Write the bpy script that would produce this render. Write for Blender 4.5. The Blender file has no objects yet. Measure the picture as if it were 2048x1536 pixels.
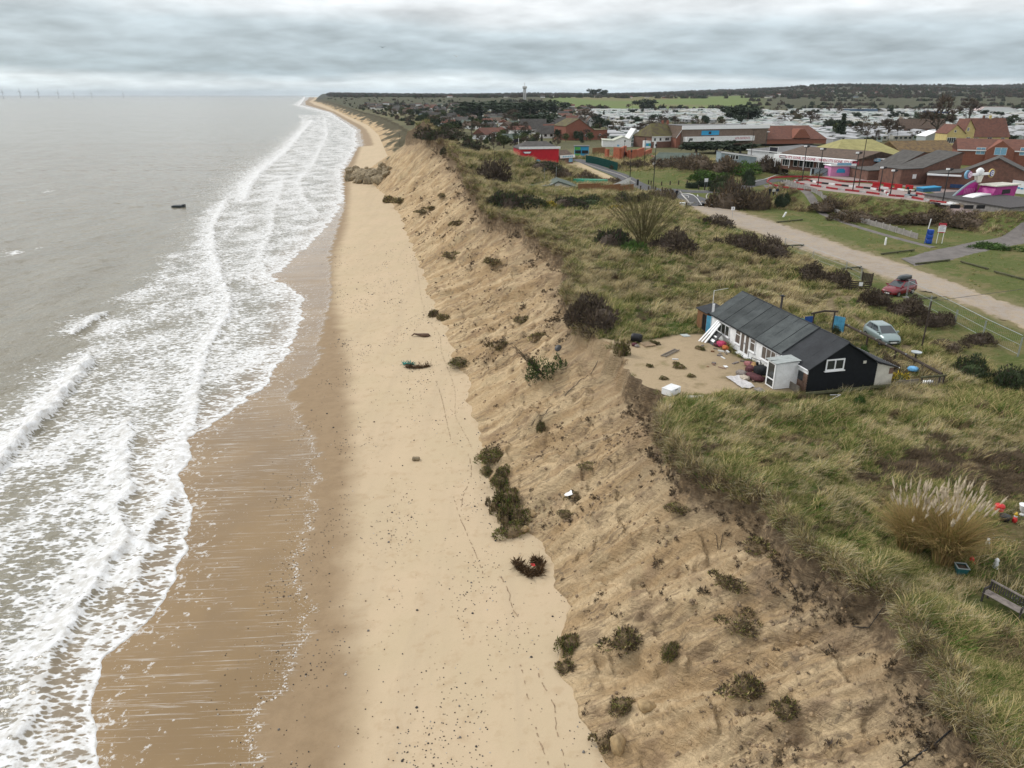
import bpy, bmesh, math, random
import numpy as np
from mathutils import Vector, Matrix
random.seed(7); RNG = np.random.default_rng(7)
SC = bpy.context.scene
COL = SC.collection
R = math.radians

# ------------------------------------------------------------------ camera
FPX = 1473.0                      # focal length in pixels of the 2048 wide photograph
PITCH = math.atan((768 - 189) / FPX)
CP, SP = math.cos(PITCH), math.sin(PITCH)
CAM_H = 28.0
cam = bpy.data.cameras.new('camera')
cam.sensor_width = 36.0
cam.lens = 36.0 * FPX / 2048
cam.clip_start, cam.clip_end = 0.5, 90000
camo = bpy.data.objects.new('camera', cam); COL.objects.link(camo)
camo.location = (0, 0, CAM_H)
camo.rotation_euler = (math.pi / 2 - PITCH, 0, 0)
SC.camera = camo

# ------------------------------------------------------------------ world, sun, exposure
SUN_EL, SUN_AZ = 38, -60
world = bpy.data.worlds.new('World'); SC.world = world; world.use_nodes = True
def build_world():
    nt = world.node_tree; n = nt.nodes; l = nt.links; n.clear()
    out = n.new('ShaderNodeOutputWorld'); bg = n.new('ShaderNodeBackground')
    l.new(bg.outputs[0], out.inputs[0]); bg.inputs[1].default_value = 0.1
    sky = n.new('ShaderNodeTexSky'); sky.sky_type = 'NISHITA'; sky.sun_disc = False
    sky.sun_elevation = R(SUN_EL); sky.sun_rotation = R(SUN_AZ)
    tc = n.new('ShaderNodeTexCoord'); sep = n.new('ShaderNodeSeparateXYZ'); l.new(tc.outputs['Generated'], sep.inputs[0])
    def math_(op, a, b=None, c=None):
        m = n.new('ShaderNodeMath'); m.operation = op
        for k, v in enumerate((a, b, c)):
            if v is None: continue
            if isinstance(v, (int, float)): m.inputs[k].default_value = v
            else: l.new(v, m.inputs[k])
        return m.outputs[0]
    zz = math_('MAXIMUM', sep.outputs[2], 0.0)
    inv = math_('DIVIDE', 1.0, math_('ADD', zz, 0.17))
    cmb = n.new('ShaderNodeCombineXYZ')
    l.new(math_('MULTIPLY', sep.outputs[0], inv), cmb.inputs[0]); l.new(math_('MULTIPLY', sep.outputs[1], inv), cmb.inputs[1])
    def noise(scale, detail, rough, vec=None, dist=0.0, off=(0, 0, 0)):
        mp = n.new('ShaderNodeMapping'); l.new(vec or cmb.outputs[0], mp.inputs[0]); mp.inputs['Location'].default_value = off
        t = n.new('ShaderNodeTexNoise'); l.new(mp.outputs[0], t.inputs['Vector'])
        t.inputs['Scale'].default_value = scale; t.inputs['Detail'].default_value = detail
        t.inputs['Roughness'].default_value = rough; t.inputs['Distortion'].default_value = dist
        return t.outputs['Fac']
    # height above the horizon, bent by soft noise so that the cloud banks have uneven lower edges
    mp2 = n.new('ShaderNodeMapping'); l.new(tc.outputs['Generated'], mp2.inputs[0]); mp2.inputs['Scale'].default_value = (4, 4, 22)
    nb = n.new('ShaderNodeTexNoise'); l.new(mp2.outputs[0], nb.inputs['Vector']); nb.inputs['Scale'].default_value = 0.8
    nb.inputs['Detail'].default_value = 3; nb.inputs['Roughness'].default_value = 0.55
    tilt = math_('MULTIPLY', sep.outputs[0], 0.008)
    el = math_('ADD', math_('ADD', zz, math_('MULTIPLY', math_('SUBTRACT', nb.outputs['Fac'], 0.5), 0.05)), tilt)
    ramp = n.new('ShaderNodeValToRGB'); cr = ramp.color_ramp
    l.new(math_('MULTIPLY', el, 4.0), ramp.inputs[0])
    stops = [(0.0, (.58, .67, .70)), (.062, (.66, .73, .76)), (.11, (.345, .425, .47)), (.20, (.365, .43, .47)),
             (.29, (.47, .54, .58)), (.38, (.66, .69, .71)), (.5, (.82, .83, .84)), (1.0, (.86, .865, .875))]
    while len(cr.elements) < len(stops): cr.elements.new(0.5)
    for e, (p, c) in zip(cr.elements, stops): e.position = p; e.color = (*c, 1)
    lumps = noise(1.5, 4, 0.48, off=(3.1, 1.7, 0), dist=0.1)
    fine = noise(4.2, 4, 0.5, off=(9.1, 4.2, 0), dist=0.2)
    mixv = math_('ADD', math_('MULTIPLY', math_('SUBTRACT', lumps, 0.5), 1.0), math_('MULTIPLY', math_('SUBTRACT', fine, 0.5), 0.75))
    gain = math_('ADD', 1.0, mixv)
    sc = n.new('ShaderNodeVectorMath'); sc.operation = 'SCALE'; l.new(ramp.outputs[0], sc.inputs[0]); l.new(math_('MULTIPLY', gain, 10.0), sc.inputs['Scale'])
    mx = n.new('ShaderNodeMixRGB'); mx.inputs[0].default_value = 0.93
    l.new(sky.outputs[0], mx.inputs[1]); l.new(sc.outputs[0], mx.inputs[2]); l.new(mx.outputs[0], bg.inputs[0])
build_world()
sun = bpy.data.lights.new('sun', 'SUN'); sun.energy = 1.5; sun.angle = R(14); sun.color = (1, .97, .93)
suno = bpy.data.objects.new('sun', sun); COL.objects.link(suno)
suno.rotation_euler = (R(90 - SUN_EL), 0, R(180 - SUN_AZ)); suno.location = (0, -30, 80)
SC.view_settings.view_transform = 'Standard'; SC.view_settings.look = 'None'
SC.view_settings.exposure = 0.38; SC.view_settings.gamma = 1.0; SC.view_settings.use_curve_mapping = False
SC.render.engine = 'CYCLES'
SC.cycles.max_bounces = 4; SC.cycles.diffuse_bounces = 2; SC.cycles.glossy_bounces = 2
SC.cycles.transparent_max_bounces = 8; SC.cycles.use_denoising = True
SC.cycles.caustics_reflective = False; SC.cycles.caustics_refractive = False

# ------------------------------------------------------------------ pixel -> place on a level, numpy noise
def P(x, y, z):
    cx = (x - 1024) / FPX; cy = (768 - y) / FPX
    dy, dz = CP + cy * SP, -SP + cy * CP
    t = (z - CAM_H) / dz
    return np.array([cx * t, dy * t, z])
def PL(pts, z):
    return np.array([P(x, y, z)[:2] for x, y in pts])

def _h(ix, iy, s):
    h = (ix.astype(np.int64) * 374761393 + iy.astype(np.int64) * 668265263 + s * 974711) & 0xffffffff
    h = ((h ^ (h >> 13)) * 1274126177) & 0xffffffff
    return (h ^ (h >> 16)) & 0xffffffff
def noise2(x, y, s=0):
    x = np.asarray(x, float); y = np.asarray(y, float)
    x0 = np.floor(x); y0 = np.floor(y); fx = x - x0; fy = y - y0
    def g(ax, ay):
        a = _h(x0 + ax, y0 + ay, s) * (2 * math.pi / 4294967296.0)
        return np.cos(a) * (fx - ax) + np.sin(a) * (fy - ay)
    u = fx * fx * fx * (fx * (fx * 6 - 15) + 10); v = fy * fy * fy * (fy * (fy * 6 - 15) + 10)
    a = g(0, 0); b = g(1, 0); c = g(0, 1); d = g(1, 1)
    return 1.4 * ((a + (b - a) * u) * (1 - v) + (c + (d - c) * u) * v)
def fbm(x, y, o=4, s=0, gain=.5):
    r = 0; a = 1.0; f = 1.0
    for k in range(o):
        r = r + a * noise2(np.asarray(x) * f + 17.3 * k, np.asarray(y) * f - 9.1 * k, s + k); a *= gain; f *= 2.03
    return r
def sst(a, b, x):
    t = np.clip((x - a) / (b - a), 0, 1); return t * t * (3 - 2 * t)
def inpoly(x, y, poly):
    x = np.asarray(x); y = np.asarray(y); r = np.zeros(x.shape, bool); n = len(poly)
    for i in range(n):
        x1, y1 = poly[i]; x2, y2 = poly[(i + 1) % n]
        c = ((y1 > y) != (y2 > y)) & (x < (x2 - x1) * (y - y1) / ((y2 - y1) + 1e-12) + x1)
        r ^= c
    return r
def polydist(x, y, poly, closed=True):
    x = np.asarray(x, float); y = np.asarray(y, float); d = np.full(x.shape, 1e9); n = len(poly)
    for i in range(n if closed else n - 1):
        x1, y1 = poly[i]; x2, y2 = poly[(i + 1) % n]
        dx, dy = x2 - x1, y2 - y1
        t = np.clip(((x - x1) * dx + (y - y1) * dy) / (dx * dx + dy * dy + 1e-12), 0, 1)
        d = np.minimum(d, np.hypot(x - x1 - t * dx, y - y1 - t * dy))
    return d
def signed(x, y, poly):            # > 0 inside
    d = polydist(x, y, poly); return np.where(inpoly(x, y, poly), d, -d)

# ------------------------------------------------------------------ material helpers
def new_mat(name):
    m = bpy.data.materials.new(name); m.use_nodes = True
    nt = m.node_tree; b = nt.nodes['Principled BSDF']
    return m, nt, b
class NG:
    """small helper round a node tree"""
    def __init__(s, nt): s.nt = nt; s.n = nt.nodes; s.l = nt.links
    def _in(s, sock, v):
        if v is None: return
        if hasattr(v, 'is_linked') or hasattr(v, 'links'): s.l.new(v, sock)
        else: sock.default_value = v
    def m(s, op, a, b=None, c=None, clamp=False):
        k = s.n.new('ShaderNodeMath'); k.operation = op; k.use_clamp = clamp
        for i, v in enumerate((a, b, c)): s._in(k.inputs[i], v)
        return k.outputs[0]
    def noise(s, vec, scale, detail=3, rough=.5, dist=0.0, col=False):
        k = s.n.new('ShaderNodeTexNoise')
        if vec is not None: s.l.new(vec, k.inputs['Vector'])
        k.inputs['Scale'].default_value = scale; k.inputs['Detail'].default_value = detail
        k.inputs['Roughness'].default_value = rough; k.inputs['Distortion'].default_value = dist
        return k.outputs['Color' if col else 'Fac']
    def voro(s, vec, scale, feature='F1', rnd=1.0, out='Distance'):
        k = s.n.new('ShaderNodeTexVoronoi'); k.feature = feature
        if vec is not None: s.l.new(vec, k.inputs['Vector'])
        k.inputs['Scale'].default_value = scale; k.inputs['Randomness'].default_value = rnd
        return k.outputs[out]
    def map(s, vec, sc=(1, 1, 1), rot=(0, 0, 0), loc=(0, 0, 0)):
        k = s.n.new('ShaderNodeMapping'); s.l.new(vec, k.inputs[0])
        k.inputs['Scale'].default_value = sc; k.inputs['Rotation'].default_value = rot; k.inputs['Location'].default_value = loc
        return k.outputs[0]
    def mix(s, f, a, b, mode='MIX'):
        k = s.n.new('ShaderNodeMixRGB'); k.blend_type = mode
        for i, v in enumerate((f, a, b)):
            if isinstance(v, tuple) and len(v) == 3: v = (*v, 1)
            s._in(k.inputs[i], v)
        return k.outputs[0]
    def ss(s, x, a, b):
        k = s.n.new('ShaderNodeMapRange'); k.interpolation_type = 'SMOOTHSTEP'
        s._in(k.inputs[0], x); s._in(k.inputs[1], a); s._in(k.inputs[2], b); k.inputs[3].default_value = 0; k.inputs[4].default_value = 1
        return k.outputs[0]
    def attr(s, name, col=False):
        k = s.n.new('ShaderNodeAttribute'); k.attribute_name = name
        return k.outputs['Color' if col else 'Fac']
    def pos(s): return s.n.new('ShaderNodeNewGeometry').outputs['Position']
    def obj(s): return s.n.new('ShaderNodeTexCoord').outputs['Object']
    def rand(s): return s.n.new('ShaderNodeObjectInfo').outputs['Random']
    def bump(s, h, strength=.5, dist=.05, normal=None):
        k = s.n.new('ShaderNodeBump'); k.inputs['Strength'].default_value = strength; k.inputs['Distance'].default_value = dist
        s._in(k.inputs['Height'], h)
        if normal is not None: s.l.new(normal, k.inputs['Normal'])
        return k.outputs[0]
MATS = {}
def mat(name, c, rough=.7, var=.25, scale=3.0, bump=.0, bscale=20., spec=.3, metal=0., c2=None, stretch=None, rvar=0.):
    """plain painted / natural surface: two tones of the colour broken up by noise, optional relief"""
    if name in MATS: return MATS[name]
    m, nt, b = new_mat(name); g = NG(nt); v = g.obj()
    if stretch: v = g.map(v, stretch)
    d = c2 or tuple(x * (1 - var) for x in c)
    e = tuple(min(1, x * (1 + var * .5)) for x in c)
    n1 = g.noise(v, scale, 5, .6); n2 = g.noise(v, scale * 7, 3, .6)
    f = g.ss(g.m('ADD', g.m('MULTIPLY', n1, .7), g.m('MULTIPLY', n2, .3)), .35, .65)
    col = g.mix(f, d, e)
    if rvar:
        rn = g.rand(); k = g.m('ADD', 1 - rvar, g.m('MULTIPLY', rn, 2 * rvar))
        vm = g.n.new('ShaderNodeVectorMath'); vm.operation = 'SCALE'; g.l.new(col, vm.inputs[0]); g.l.new(k, vm.inputs['Scale']); col = vm.outputs[0]
    g.l.new(col, b.inputs['Base Color'])
    b.inputs['Roughness'].default_value = rough; b.inputs['Metallic'].default_value = metal
    b.inputs['Specular IOR Level'].default_value = spec
    if bump: g.l.new(g.bump(g.noise(v, bscale, 4, .6), bump, .03), b.inputs['Normal'])
    MATS[name] = m
    return m

# ------------------------------------------------------------------ mesh + object helpers
def mesh_np(name, verts, faces, mats=(), smooth=True, attrs=None, cols=None):
    me = bpy.data.meshes.new(name); verts = np.asarray(verts, np.float32); faces = np.asarray(faces, np.int32)
    me.vertices.add(len(verts)); me.vertices.foreach_set('co', verts.ravel())
    k = faces.shape[1]
    me.loops.add(faces.size); me.loops.foreach_set('vertex_index', faces.ravel())
    me.polygons.add(len(faces)); me.polygons.foreach_set('loop_start', np.arange(0, faces.size, k, dtype=np.int32))
    me.polygons.foreach_set('loop_total', np.full(len(faces), k, np.int32))
    me.polygons.foreach_set('use_smooth', np.full(len(faces), smooth, bool))
    for an, av in (attrs or {}).items():
        a = me.attributes.new(an, 'FLOAT', 'POINT'); a.data.foreach_set('value', np.asarray(av, np.float32))
    for an, av in (cols or {}).items():
        a = me.attributes.new(an, 'FLOAT_COLOR', 'POINT')
        c = np.ones((len(verts), 4), np.float32); c[:, :3] = av; a.data.foreach_set('color', c.ravel())
    for m in mats: me.materials.append(m)
    me.update(calc_edges=True); me.validate()
    return me
def link(name, me, parent=None, loc=None, kind=None):
    o = bpy.data.objects.new(name, me); COL.objects.link(o)
    if parent is not None: o.parent = parent
    if loc is not None: o.location = loc
    if kind: o['kind'] = kind
    return o
def tag(o, label=None, cat=None, group=None, kind=None):
    if label: o['label'] = label
    if cat: o['category'] = cat
    if group: o['group'] = group
    if kind: o['kind'] = kind
    return o
def thing(name, label, cat, loc=(0, 0, 0), rz=0., group=None):
    o = bpy.data.objects.new(name, None); COL.objects.link(o); o.empty_display_size = .2
    o.location = loc; o.rotation_euler = (0, 0, rz)
    return tag(o, label, cat, group)
def dup(root, loc, rz=0., label=None, scale=None, group=None):
    r = root.copy(); COL.objects.link(r); r.location = loc; r.rotation_euler = (0, 0, rz)
    if scale is not None: r.scale = (scale,) * 3 if isinstance(scale, (int, float)) else scale
    if label: r['label'] = label
    if group: r['group'] = group
    for ch in list(root.children):
        c = ch.copy(); COL.objects.link(c); c.parent = r
        for gch in ch.children:
            d = gch.copy(); COL.objects.link(d); d.parent = c
    return r
class MB:
    """collects boxes, prisms, tubes and sheets; build() links them as one mesh object"""
    def __init__(s): s.v = []; s.f = []; s.mi = []
    def add(s, vs, fs, mi=0):
        o = len(s.v); s.v += [tuple(float(c) for c in p) for p in vs]; s.f += [tuple(i + o for i in f) for f in fs]; s.mi += [mi] * len(fs); return s
    def box(s, lo, hi, mi=0, M=None):
        x0, y0, z0 = lo; x1, y1, z1 = hi
        vs = [(x0, y0, z0), (x1, y0, z0), (x1, y1, z0), (x0, y1, z0), (x0, y0, z1), (x1, y0, z1), (x1, y1, z1), (x0, y1, z1)]
        if M is not None: vs = [tuple(M @ Vector(p)) for p in vs]
        return s.add(vs, [(0, 3, 2, 1), (4, 5, 6, 7), (0, 1, 5, 4), (1, 2, 6, 5), (2, 3, 7, 6), (3, 0, 4, 7)], mi)
    def cbox(s, c, d, mi=0, rz=0., M=None):
        m = Matrix.Translation(Vector(c)) @ Matrix.Rotation(rz, 4, 'Z')
        if M is not None: m = M @ m
        return s.box([-x / 2 for x in d], [x / 2 for x in d], mi, m)
    def prism(s, prof, a, b, axis='y', mi=0, M=None):
        """closed profile (list of 2-tuples) extruded from a to b along an axis"""
        n = len(prof)
        def pt(p, t): return {'y': (p[0], t, p[1]), 'x': (t, p[0], p[1]), 'z': (p[0], p[1], t)}[axis]
        vs = [pt(p, a) for p in prof] + [pt(p, b) for p in prof]
        if M is not None: vs = [tuple(M @ Vector(p)) for p in vs]
        fs = [(i, (i + 1) % n, n + (i + 1) % n, n + i) for i in range(n)] + [tuple(range(n))[::-1], tuple(range(n, 2 * n))]
        return s.add(vs, fs, mi)
    def tube(s, pts, r, n=6, mi=0, cap=True):
        pts = [Vector(p) for p in pts]; rs = r if isinstance(r, (list, tuple)) else [r] * len(pts)
        vs = []; fs = []
        for i, p in enumerate(pts):
            d = (pts[min(i + 1, len(pts) - 1)] - pts[max(i - 1, 0)]).normalized()
            u = d.cross(Vector((0, 0, 1)));
            if u.length < .01: u = d.cross(Vector((1, 0, 0)))
            u.normalize(); w = d.cross(u)
            for k in range(n):
                a = 2 * math.pi * k / n; vs.append(p + (u * math.cos(a) + w * math.sin(a)) * rs[i])
        for i in range(len(pts) - 1):
            for k in range(n):
                fs.append((i * n + k, i * n + (k + 1) % n, (i + 1) * n + (k + 1) % n, (i + 1) * n + k))
        if cap: fs += [tuple(range(n)), tuple(range((len(pts) - 1) * n, len(pts) * n))[::-1]]
        return s.add(vs, fs, mi)
    def lathe(s, prof, n=16, mi=0, M=None):
        vs = []; fs = []
        for (r, z) in prof:
            for k in range(n):
                a = 2 * math.pi * k / n; vs.append((r * math.cos(a), r * math.sin(a), z))
        if M is not None: vs = [tuple(M @ Vector(p)) for p in vs]
        m = len(prof)
        for i in range(m - 1):
            for k in range(n): fs.append((i * n + k, i * n + (k + 1) % n, (i + 1) * n + (k + 1) % n, (i + 1) * n + k))
        fs += [tuple(range(n))[::-1], tuple(range((m - 1) * n, m * n))]
        return s.add(vs, fs, mi)
    def quad(s, a, b, c, d, mi=0): return s.add([a, b, c, d], [(0, 1, 2, 3)], mi)
    def mesh(s, name, mats, smooth=False, bevel=0.):
        me = bpy.data.meshes.new(name); me.from_pydata(s.v, [], s.f)
        for m in (mats if isinstance(mats, (list, tuple)) else [mats]): me.materials.append(m)
        me.polygons.foreach_set('material_index', s.mi)
        if smooth: me.polygons.foreach_set('use_smooth', [True] * len(s.f))
        me.update()
        if bevel:
            bm = bmesh.new(); bm.from_mesh(me)
            bmesh.ops.bevel(bm, geom=[e for e in bm.edges], offset=bevel, segments=1, affect='EDGES', clamp_overlap=True)
            bm.to_mesh(me); bm.free()
        return me
    def build(s, name, mats, parent=None, smooth=False, bevel=0., loc=None):
        return link(name, s.mesh(name, mats, smooth, bevel), parent, loc)
# ------------------------------------------------------------------ the lie of the land
def curve(pts):                    # list of (px, py, z) -> X as a function of Y
    w = np.array([P(x, y, z) for x, y, z in pts]); w = w[np.argsort(w[:, 1])]; return w
_T = curve([(x, y, 0) for x, y in [(1215,1536),(1150,1400),(1115,1330),(1130,1200),(1080,1100),(1060,1070),(1000,1000),(965,930),(955,860),(935,770),(900,690),(880,640),(858,590),(845,540),(822,490),(800,430),(772,392),(738,364),(738,338),(775,312),(757,270),(735,250),(700,235),(660,215),(640,207),(625,203)]])
_T = np.vstack([[9.14 - .205 * -30, -30, 0], [9.14 - .205 * 10, 10, 0], _T, [-.243 * 6000, 6000, 0], [-.243 * 12000, 12000, 0]])
_E = curve([(2015,1536,8),(1965,1440,8),(1915,1350,8),(1842,1250,8),(1748,1170,8),(1658,1110,8),(1592,1060,8),(1530,1000,8),(1450,960,8),(1390,930,8),(1350,870,8),(1335,800,8),(1260,735,8),(1200,665,8),(1140,640,8),(1145,560,8.5),(1160,520,8.8),(1110,490,9),(1060,450,9.5),(985,425,10),(960,390,11),(925,330,12)])
_A = curve([(x, y, -1.2) for x, y in [(215,1536),(190,1440),(205,1320),(310,1230),(370,1120),(385,1010),(355,960),(385,920),(380,880),(450,830),(530,770),(580,700),(605,640),(600,590),(545,555),(640,470),(690,400),(680,345),(715,290),(712,260),(660,225),(600,210)]])
_A = np.vstack([[-14., 5, 0], [-17.5, 20, 0], _A, [-.262 * 6000, 6000, 0], [-.262 * 12000, 12000, 0]])
def toe(Y):
    Y = np.asarray(Y, float); return np.interp(Y, _T[:, 1], _T[:, 0]) + (.9 * noise2(Y * .16, Y * 0 + 2, 25) + .5 * noise2(Y * .47, Y * 0, 26) + .16 * noise2(Y * 1.6, Y * 0, 27)) * sst(600, 200, Y)
_Ey = np.concatenate([[-30, 8], _E[:, 1], [212, 238, 262, 290, 330, 12000]])
_Eo = np.concatenate([[9.6, 9.6], _E[:, 0] - toe(_E[:, 1]), [17, 15.5, 15, 16, 16, 16]])
_Ez = np.concatenate([[8, 8], _E[:, 2], [14.5, 18.5, 16, 9, 7.5, 7]])
def edge(Y):
    o = np.interp(Y, _Ey, _Eo)
    far = sst(150, 400, Y)
    return toe(Y) + o + (1.0 * fbm(Y * .28, Y * 0 + 3.3, 4, 5) + .22 * noise2(Y * 2.3, Y * 0, 8)) * (1 - far) + far * 3.0 * fbm(Y * .02, Y * 0, 3, 15)
def edge_z(Y): return np.interp(Y, _Ey, _Ez)
def shore(Y):
    Y = np.asarray(Y, float)
    return np.interp(Y, _A[:, 1], _A[:, 0]) + (.55 * noise2(Y * .55, Y * 0 + 1.5, 31) + .22 * noise2(Y * 1.7, Y * 0, 32) + .10 * noise2(Y * 5.1, Y * 0, 33)) * np.clip(Y / 60, .7, 6)
SEA_Z = -1.2
def pg(pts, z): return PL(pts, z)
YARD = pg([(1150,690),(1205,676),(1268,688),(1310,676),(1370,668),(1410,668),(1425,684),(1605,790),(1560,786),(1450,785),(1380,790),(1345,800),(1290,800),(1230,760)], 8)
EMB = pg([(1566,372),(1640,352),(1800,330),(2300,300),(2300,420),(2030,425),(1960,408),(1880,407),(1800,400),(1720,393),(1640,385),(1590,380)], 10)
ROADS = {}
GRAVEL = pg([(1395,404),(1425,409),(1460,420),(1500,428),(1560,445),(1640,472),(1700,495),(1790,520),(1860,545),(1950,580),(2048,615),(2250,690),(2700,857),(2700,934),(2250,745),(2048,660),(1960,622),(1900,600),(1830,582),(1760,556),(1700,531),(1640,513),(1560,487),(1500,462),(1450,450),(1408,436),(1385,420)], 7)
PATH_W = PL([(1532,370),(1545,382),(1570,396),(1600,409),(1640,425),(1700,448),(1760,466),(1820,482),(1868,494)], 7.1)
ROAD1_W = PL([(1150,318),(1180,328),(1210,340),(1245,355),(1270,370),(1300,381),(1345,388),(1385,398),(1402,413)], 7)
ROAD2_W = np.vstack([PL([(1335,380),(1390,384),(1440,383),(1500,370),(1540,362)], 7), PL([(1575,352)], 8.5), PL([(1610,340)], 10)])
CALM = [(PATH_W, 1.5), (ROAD1_W, 4.2), (ROAD2_W, 3.6)]
BUMPS = [(*P(890, 284, 14)[:2], 12, 16, 3.0), (*P(1010, 312, 13)[:2], 12, 13, 4.3), (*P(1070, 322, 11)[:2], 8, 9, .2), (*P(960, 335, 12)[:2], 10, 12, 1.5),
         (*P(1150, 392, 9)[:2], 16, 9, .9), (*P(1010, 388, 10)[:2], 12, 9, 1.2), (*P(1260, 470, 8)[:2], 9, 12, 1.2), (*P(1330, 440, 8)[:2], 10, 9, .8),
         (*P(1500, 530, 8)[:2], 9, 10, .7), (*P(1230, 545, 8)[:2], 7, 9, 1.2), (*P(1380, 520, 8)[:2], 10, 6, .8), (*P(1640, 850, 8)[:2], 4, 4, .3),
         (*P(1560, 955, 8)[:2], 3, 3, .35), (*P(1890, 640, 8)[:2], 6, 5, .5), (*P(1870, 880, 8)[:2], 5, 5, .3), (*P(1390, 345, 8)[:2], 14, 12, 1.6), (*P(1480, 345, 8)[:2], 14, 10, 1.2)]
def inland(X, Y):
    """level of the land behind the cliff edge, without fine relief"""
    w = X - edge(Y)
    z = 8.0 - 1.0 * sst(38, 60, X + .18 * (Y - 60)) * sst(20, 60, Y)
    z = z - 0.9 * sst(230, 420, Y)
    far = sst(1150, 2300, Y)
    z = z + far * (13 + 5 * fbm(X * .0012, Y * .0012, 3, 77))
    hill = sst(1500, 3600, Y) * sst(.10, .42, X / np.maximum(Y, 1)) * (34 + 20 * fbm(X * .0016 + 3, Y * .0009, 2, 78))
    hill = hill + sst(3300, 4300, Y) * 9 * (1 + .5 * noise2(X * .0013, Y * .0002, 90))
    return z + hill
def zland(X, Y, fine=True):
    X = np.asarray(X, float); Y = np.asarray(Y, float)
    t = toe(Y); e = edge(Y); ze = edge_z(Y); s = X - t; wd = np.maximum(e - t, .5); v = s / wd
    a = shore(Y)
    zb = .1 + 1.3 * s / np.maximum(t - a, 2.0)
    zb = np.maximum(zb, -4.0)
    # beach: gentle
    if fine: zb = zb + .05 * noise2(X * .35, Y * .2, 51) * sst(0, -6, s) * sst(-1.2, -.6, zb) + .012 * noise2(X * 2.3, Y * 1.6, 52)
    # sand cliff: talus below, steep lip above
    # a little terrace wander: talus cones come and go along the cliff
    vv = np.clip(v, 0, 1)
    cone = .17 * fbm(Y * .22 + .05 * X, Y * .03, 3, 61)
    v2 = np.clip(vv + cone * np.sin(np.pi * vv), 0, 1)
    scarp = .20 + .08 * noise2(Y * .11, Y * 0 + 4, 67); prof = (1 - scarp) * v2 ** 1.10 + scarp * sst(.94, .995, vv)
    zc = .1 + (ze - .1) * prof
    if fine:
        amp = np.sin(np.pi * np.clip(vv, 0, 1)) ** .5 * sst(420, 110, Y)
        gd = Y + .22 * X + .5 * noise2(X * .3, Y * .2, 60)
        ridg = 1 - 2 * np.abs(noise2(gd * .55, X * .10, 62)); ridg2 = 1 - 2 * np.abs(noise2(gd * 1.5, X * .22, 63))
        zc = zc + amp * (.62 * fbm(gd * .26, X * .10, 3, 64) + .26 * ridg + .15 * ridg2 + .10 * fbm(X * 1.1, Y * 1.1, 3, 65) + .05 * noise2(X * 4, Y * 4, 66) + .34 * sst(.05, .22, fbm(X * .42 + 9, Y * .36, 3, 68)) + .42 * sst(-.1, .5, fbm(X * .3, Y * .3, 2, 69)) * np.abs(fbm(X * .75, Y * .75, 3, 70)))
    # plateau
    w = np.maximum(X - e, 0)
    zi = inland(X, Y)
    zp = zi + (ze - .0 - zi) * np.exp(-w / 9.0)
    for (bx, by, rx, ry, h) in BUMPS: zp = zp + h * np.exp(-((X - bx) / rx) ** 2 - ((Y - by) / ry) ** 2)
    rough = .32 * fbm(X * .16, Y * .16, 3, 71) + .16 * fbm(X * .6, Y * .6, 2, 72)
    calm = 1.0
    for poly, lvl, soft in ((YARD, 8.0, 2.5), (GRAVEL, 7.0, 4.0)):
        m = sst(-soft, 0.3, signed(X, Y, poly)); zp = zp * (1 - m) + lvl * m; calm = calm * (1 - m)
    m = sst(-7.5, 0.3, signed(X, Y, EMB)); zp = zp * (1 - m) + 10.0 * m; calm = calm * (1 - m)
    for line, hw in CALM: calm = calm * sst(hw, hw + 3, polydist(X, Y, line, False))
    lawnish = sst(34, 44, X + .10 * (Y - 60)) * sst(30, 50, Y)
    hm = sst(3.0, .5, signed(X, Y, HOUSE) * -1)
    zp = zp * (1 - hm) + 7.98 * hm; calm = calm * (1 - hm)
    if fine: zp = zp + rough * calm * (1 - .75 * lawnish) * sst(600, 200, Y) * (.35 + .65 * sst(0, 2.5, w))
    z = np.where(v < 0, zb, np.where(v < 1, zc, zp))
    return z
# house footprint (fitted): corner, axis along the black gable, width, length
H_O = np.array([21.132, 49.093]); H_TH = .233; H_W = 5.655; H_L1 = 3.305; H_L2 = 14.427; H_EAVE = 1.9; H_RIDGE = 3.62
_u = np.array([math.cos(H_TH), math.sin(H_TH)]); _v = np.array([-math.sin(H_TH), math.cos(H_TH)])
def HP(a, b): return H_O + _u * a + _v * b          # house coordinates -> world XY
HOUSE = np.array([HP(-.3, -.3), HP(H_W + 2.2, -.3), HP(H_W + 2.2, H_L2 + .3), HP(-.3, H_L2 + .3)])
def hit(px, py, z0=8.0):
    """the place on the ground seen at a pixel of the photograph"""
    z = z0
    for _ in range(25):
        p = P(px, py, z); zn = float(zland(p[0], p[1]))
        if abs(zn - z) < .004: break
        z = z * .45 + zn * .55
    p = P(px, py, z); return np.array([p[0], p[1], float(zland(p[0], p[1]))])
def ground(x, y): return float(zland(np.array([x]), np.array([y]))[0])

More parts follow.
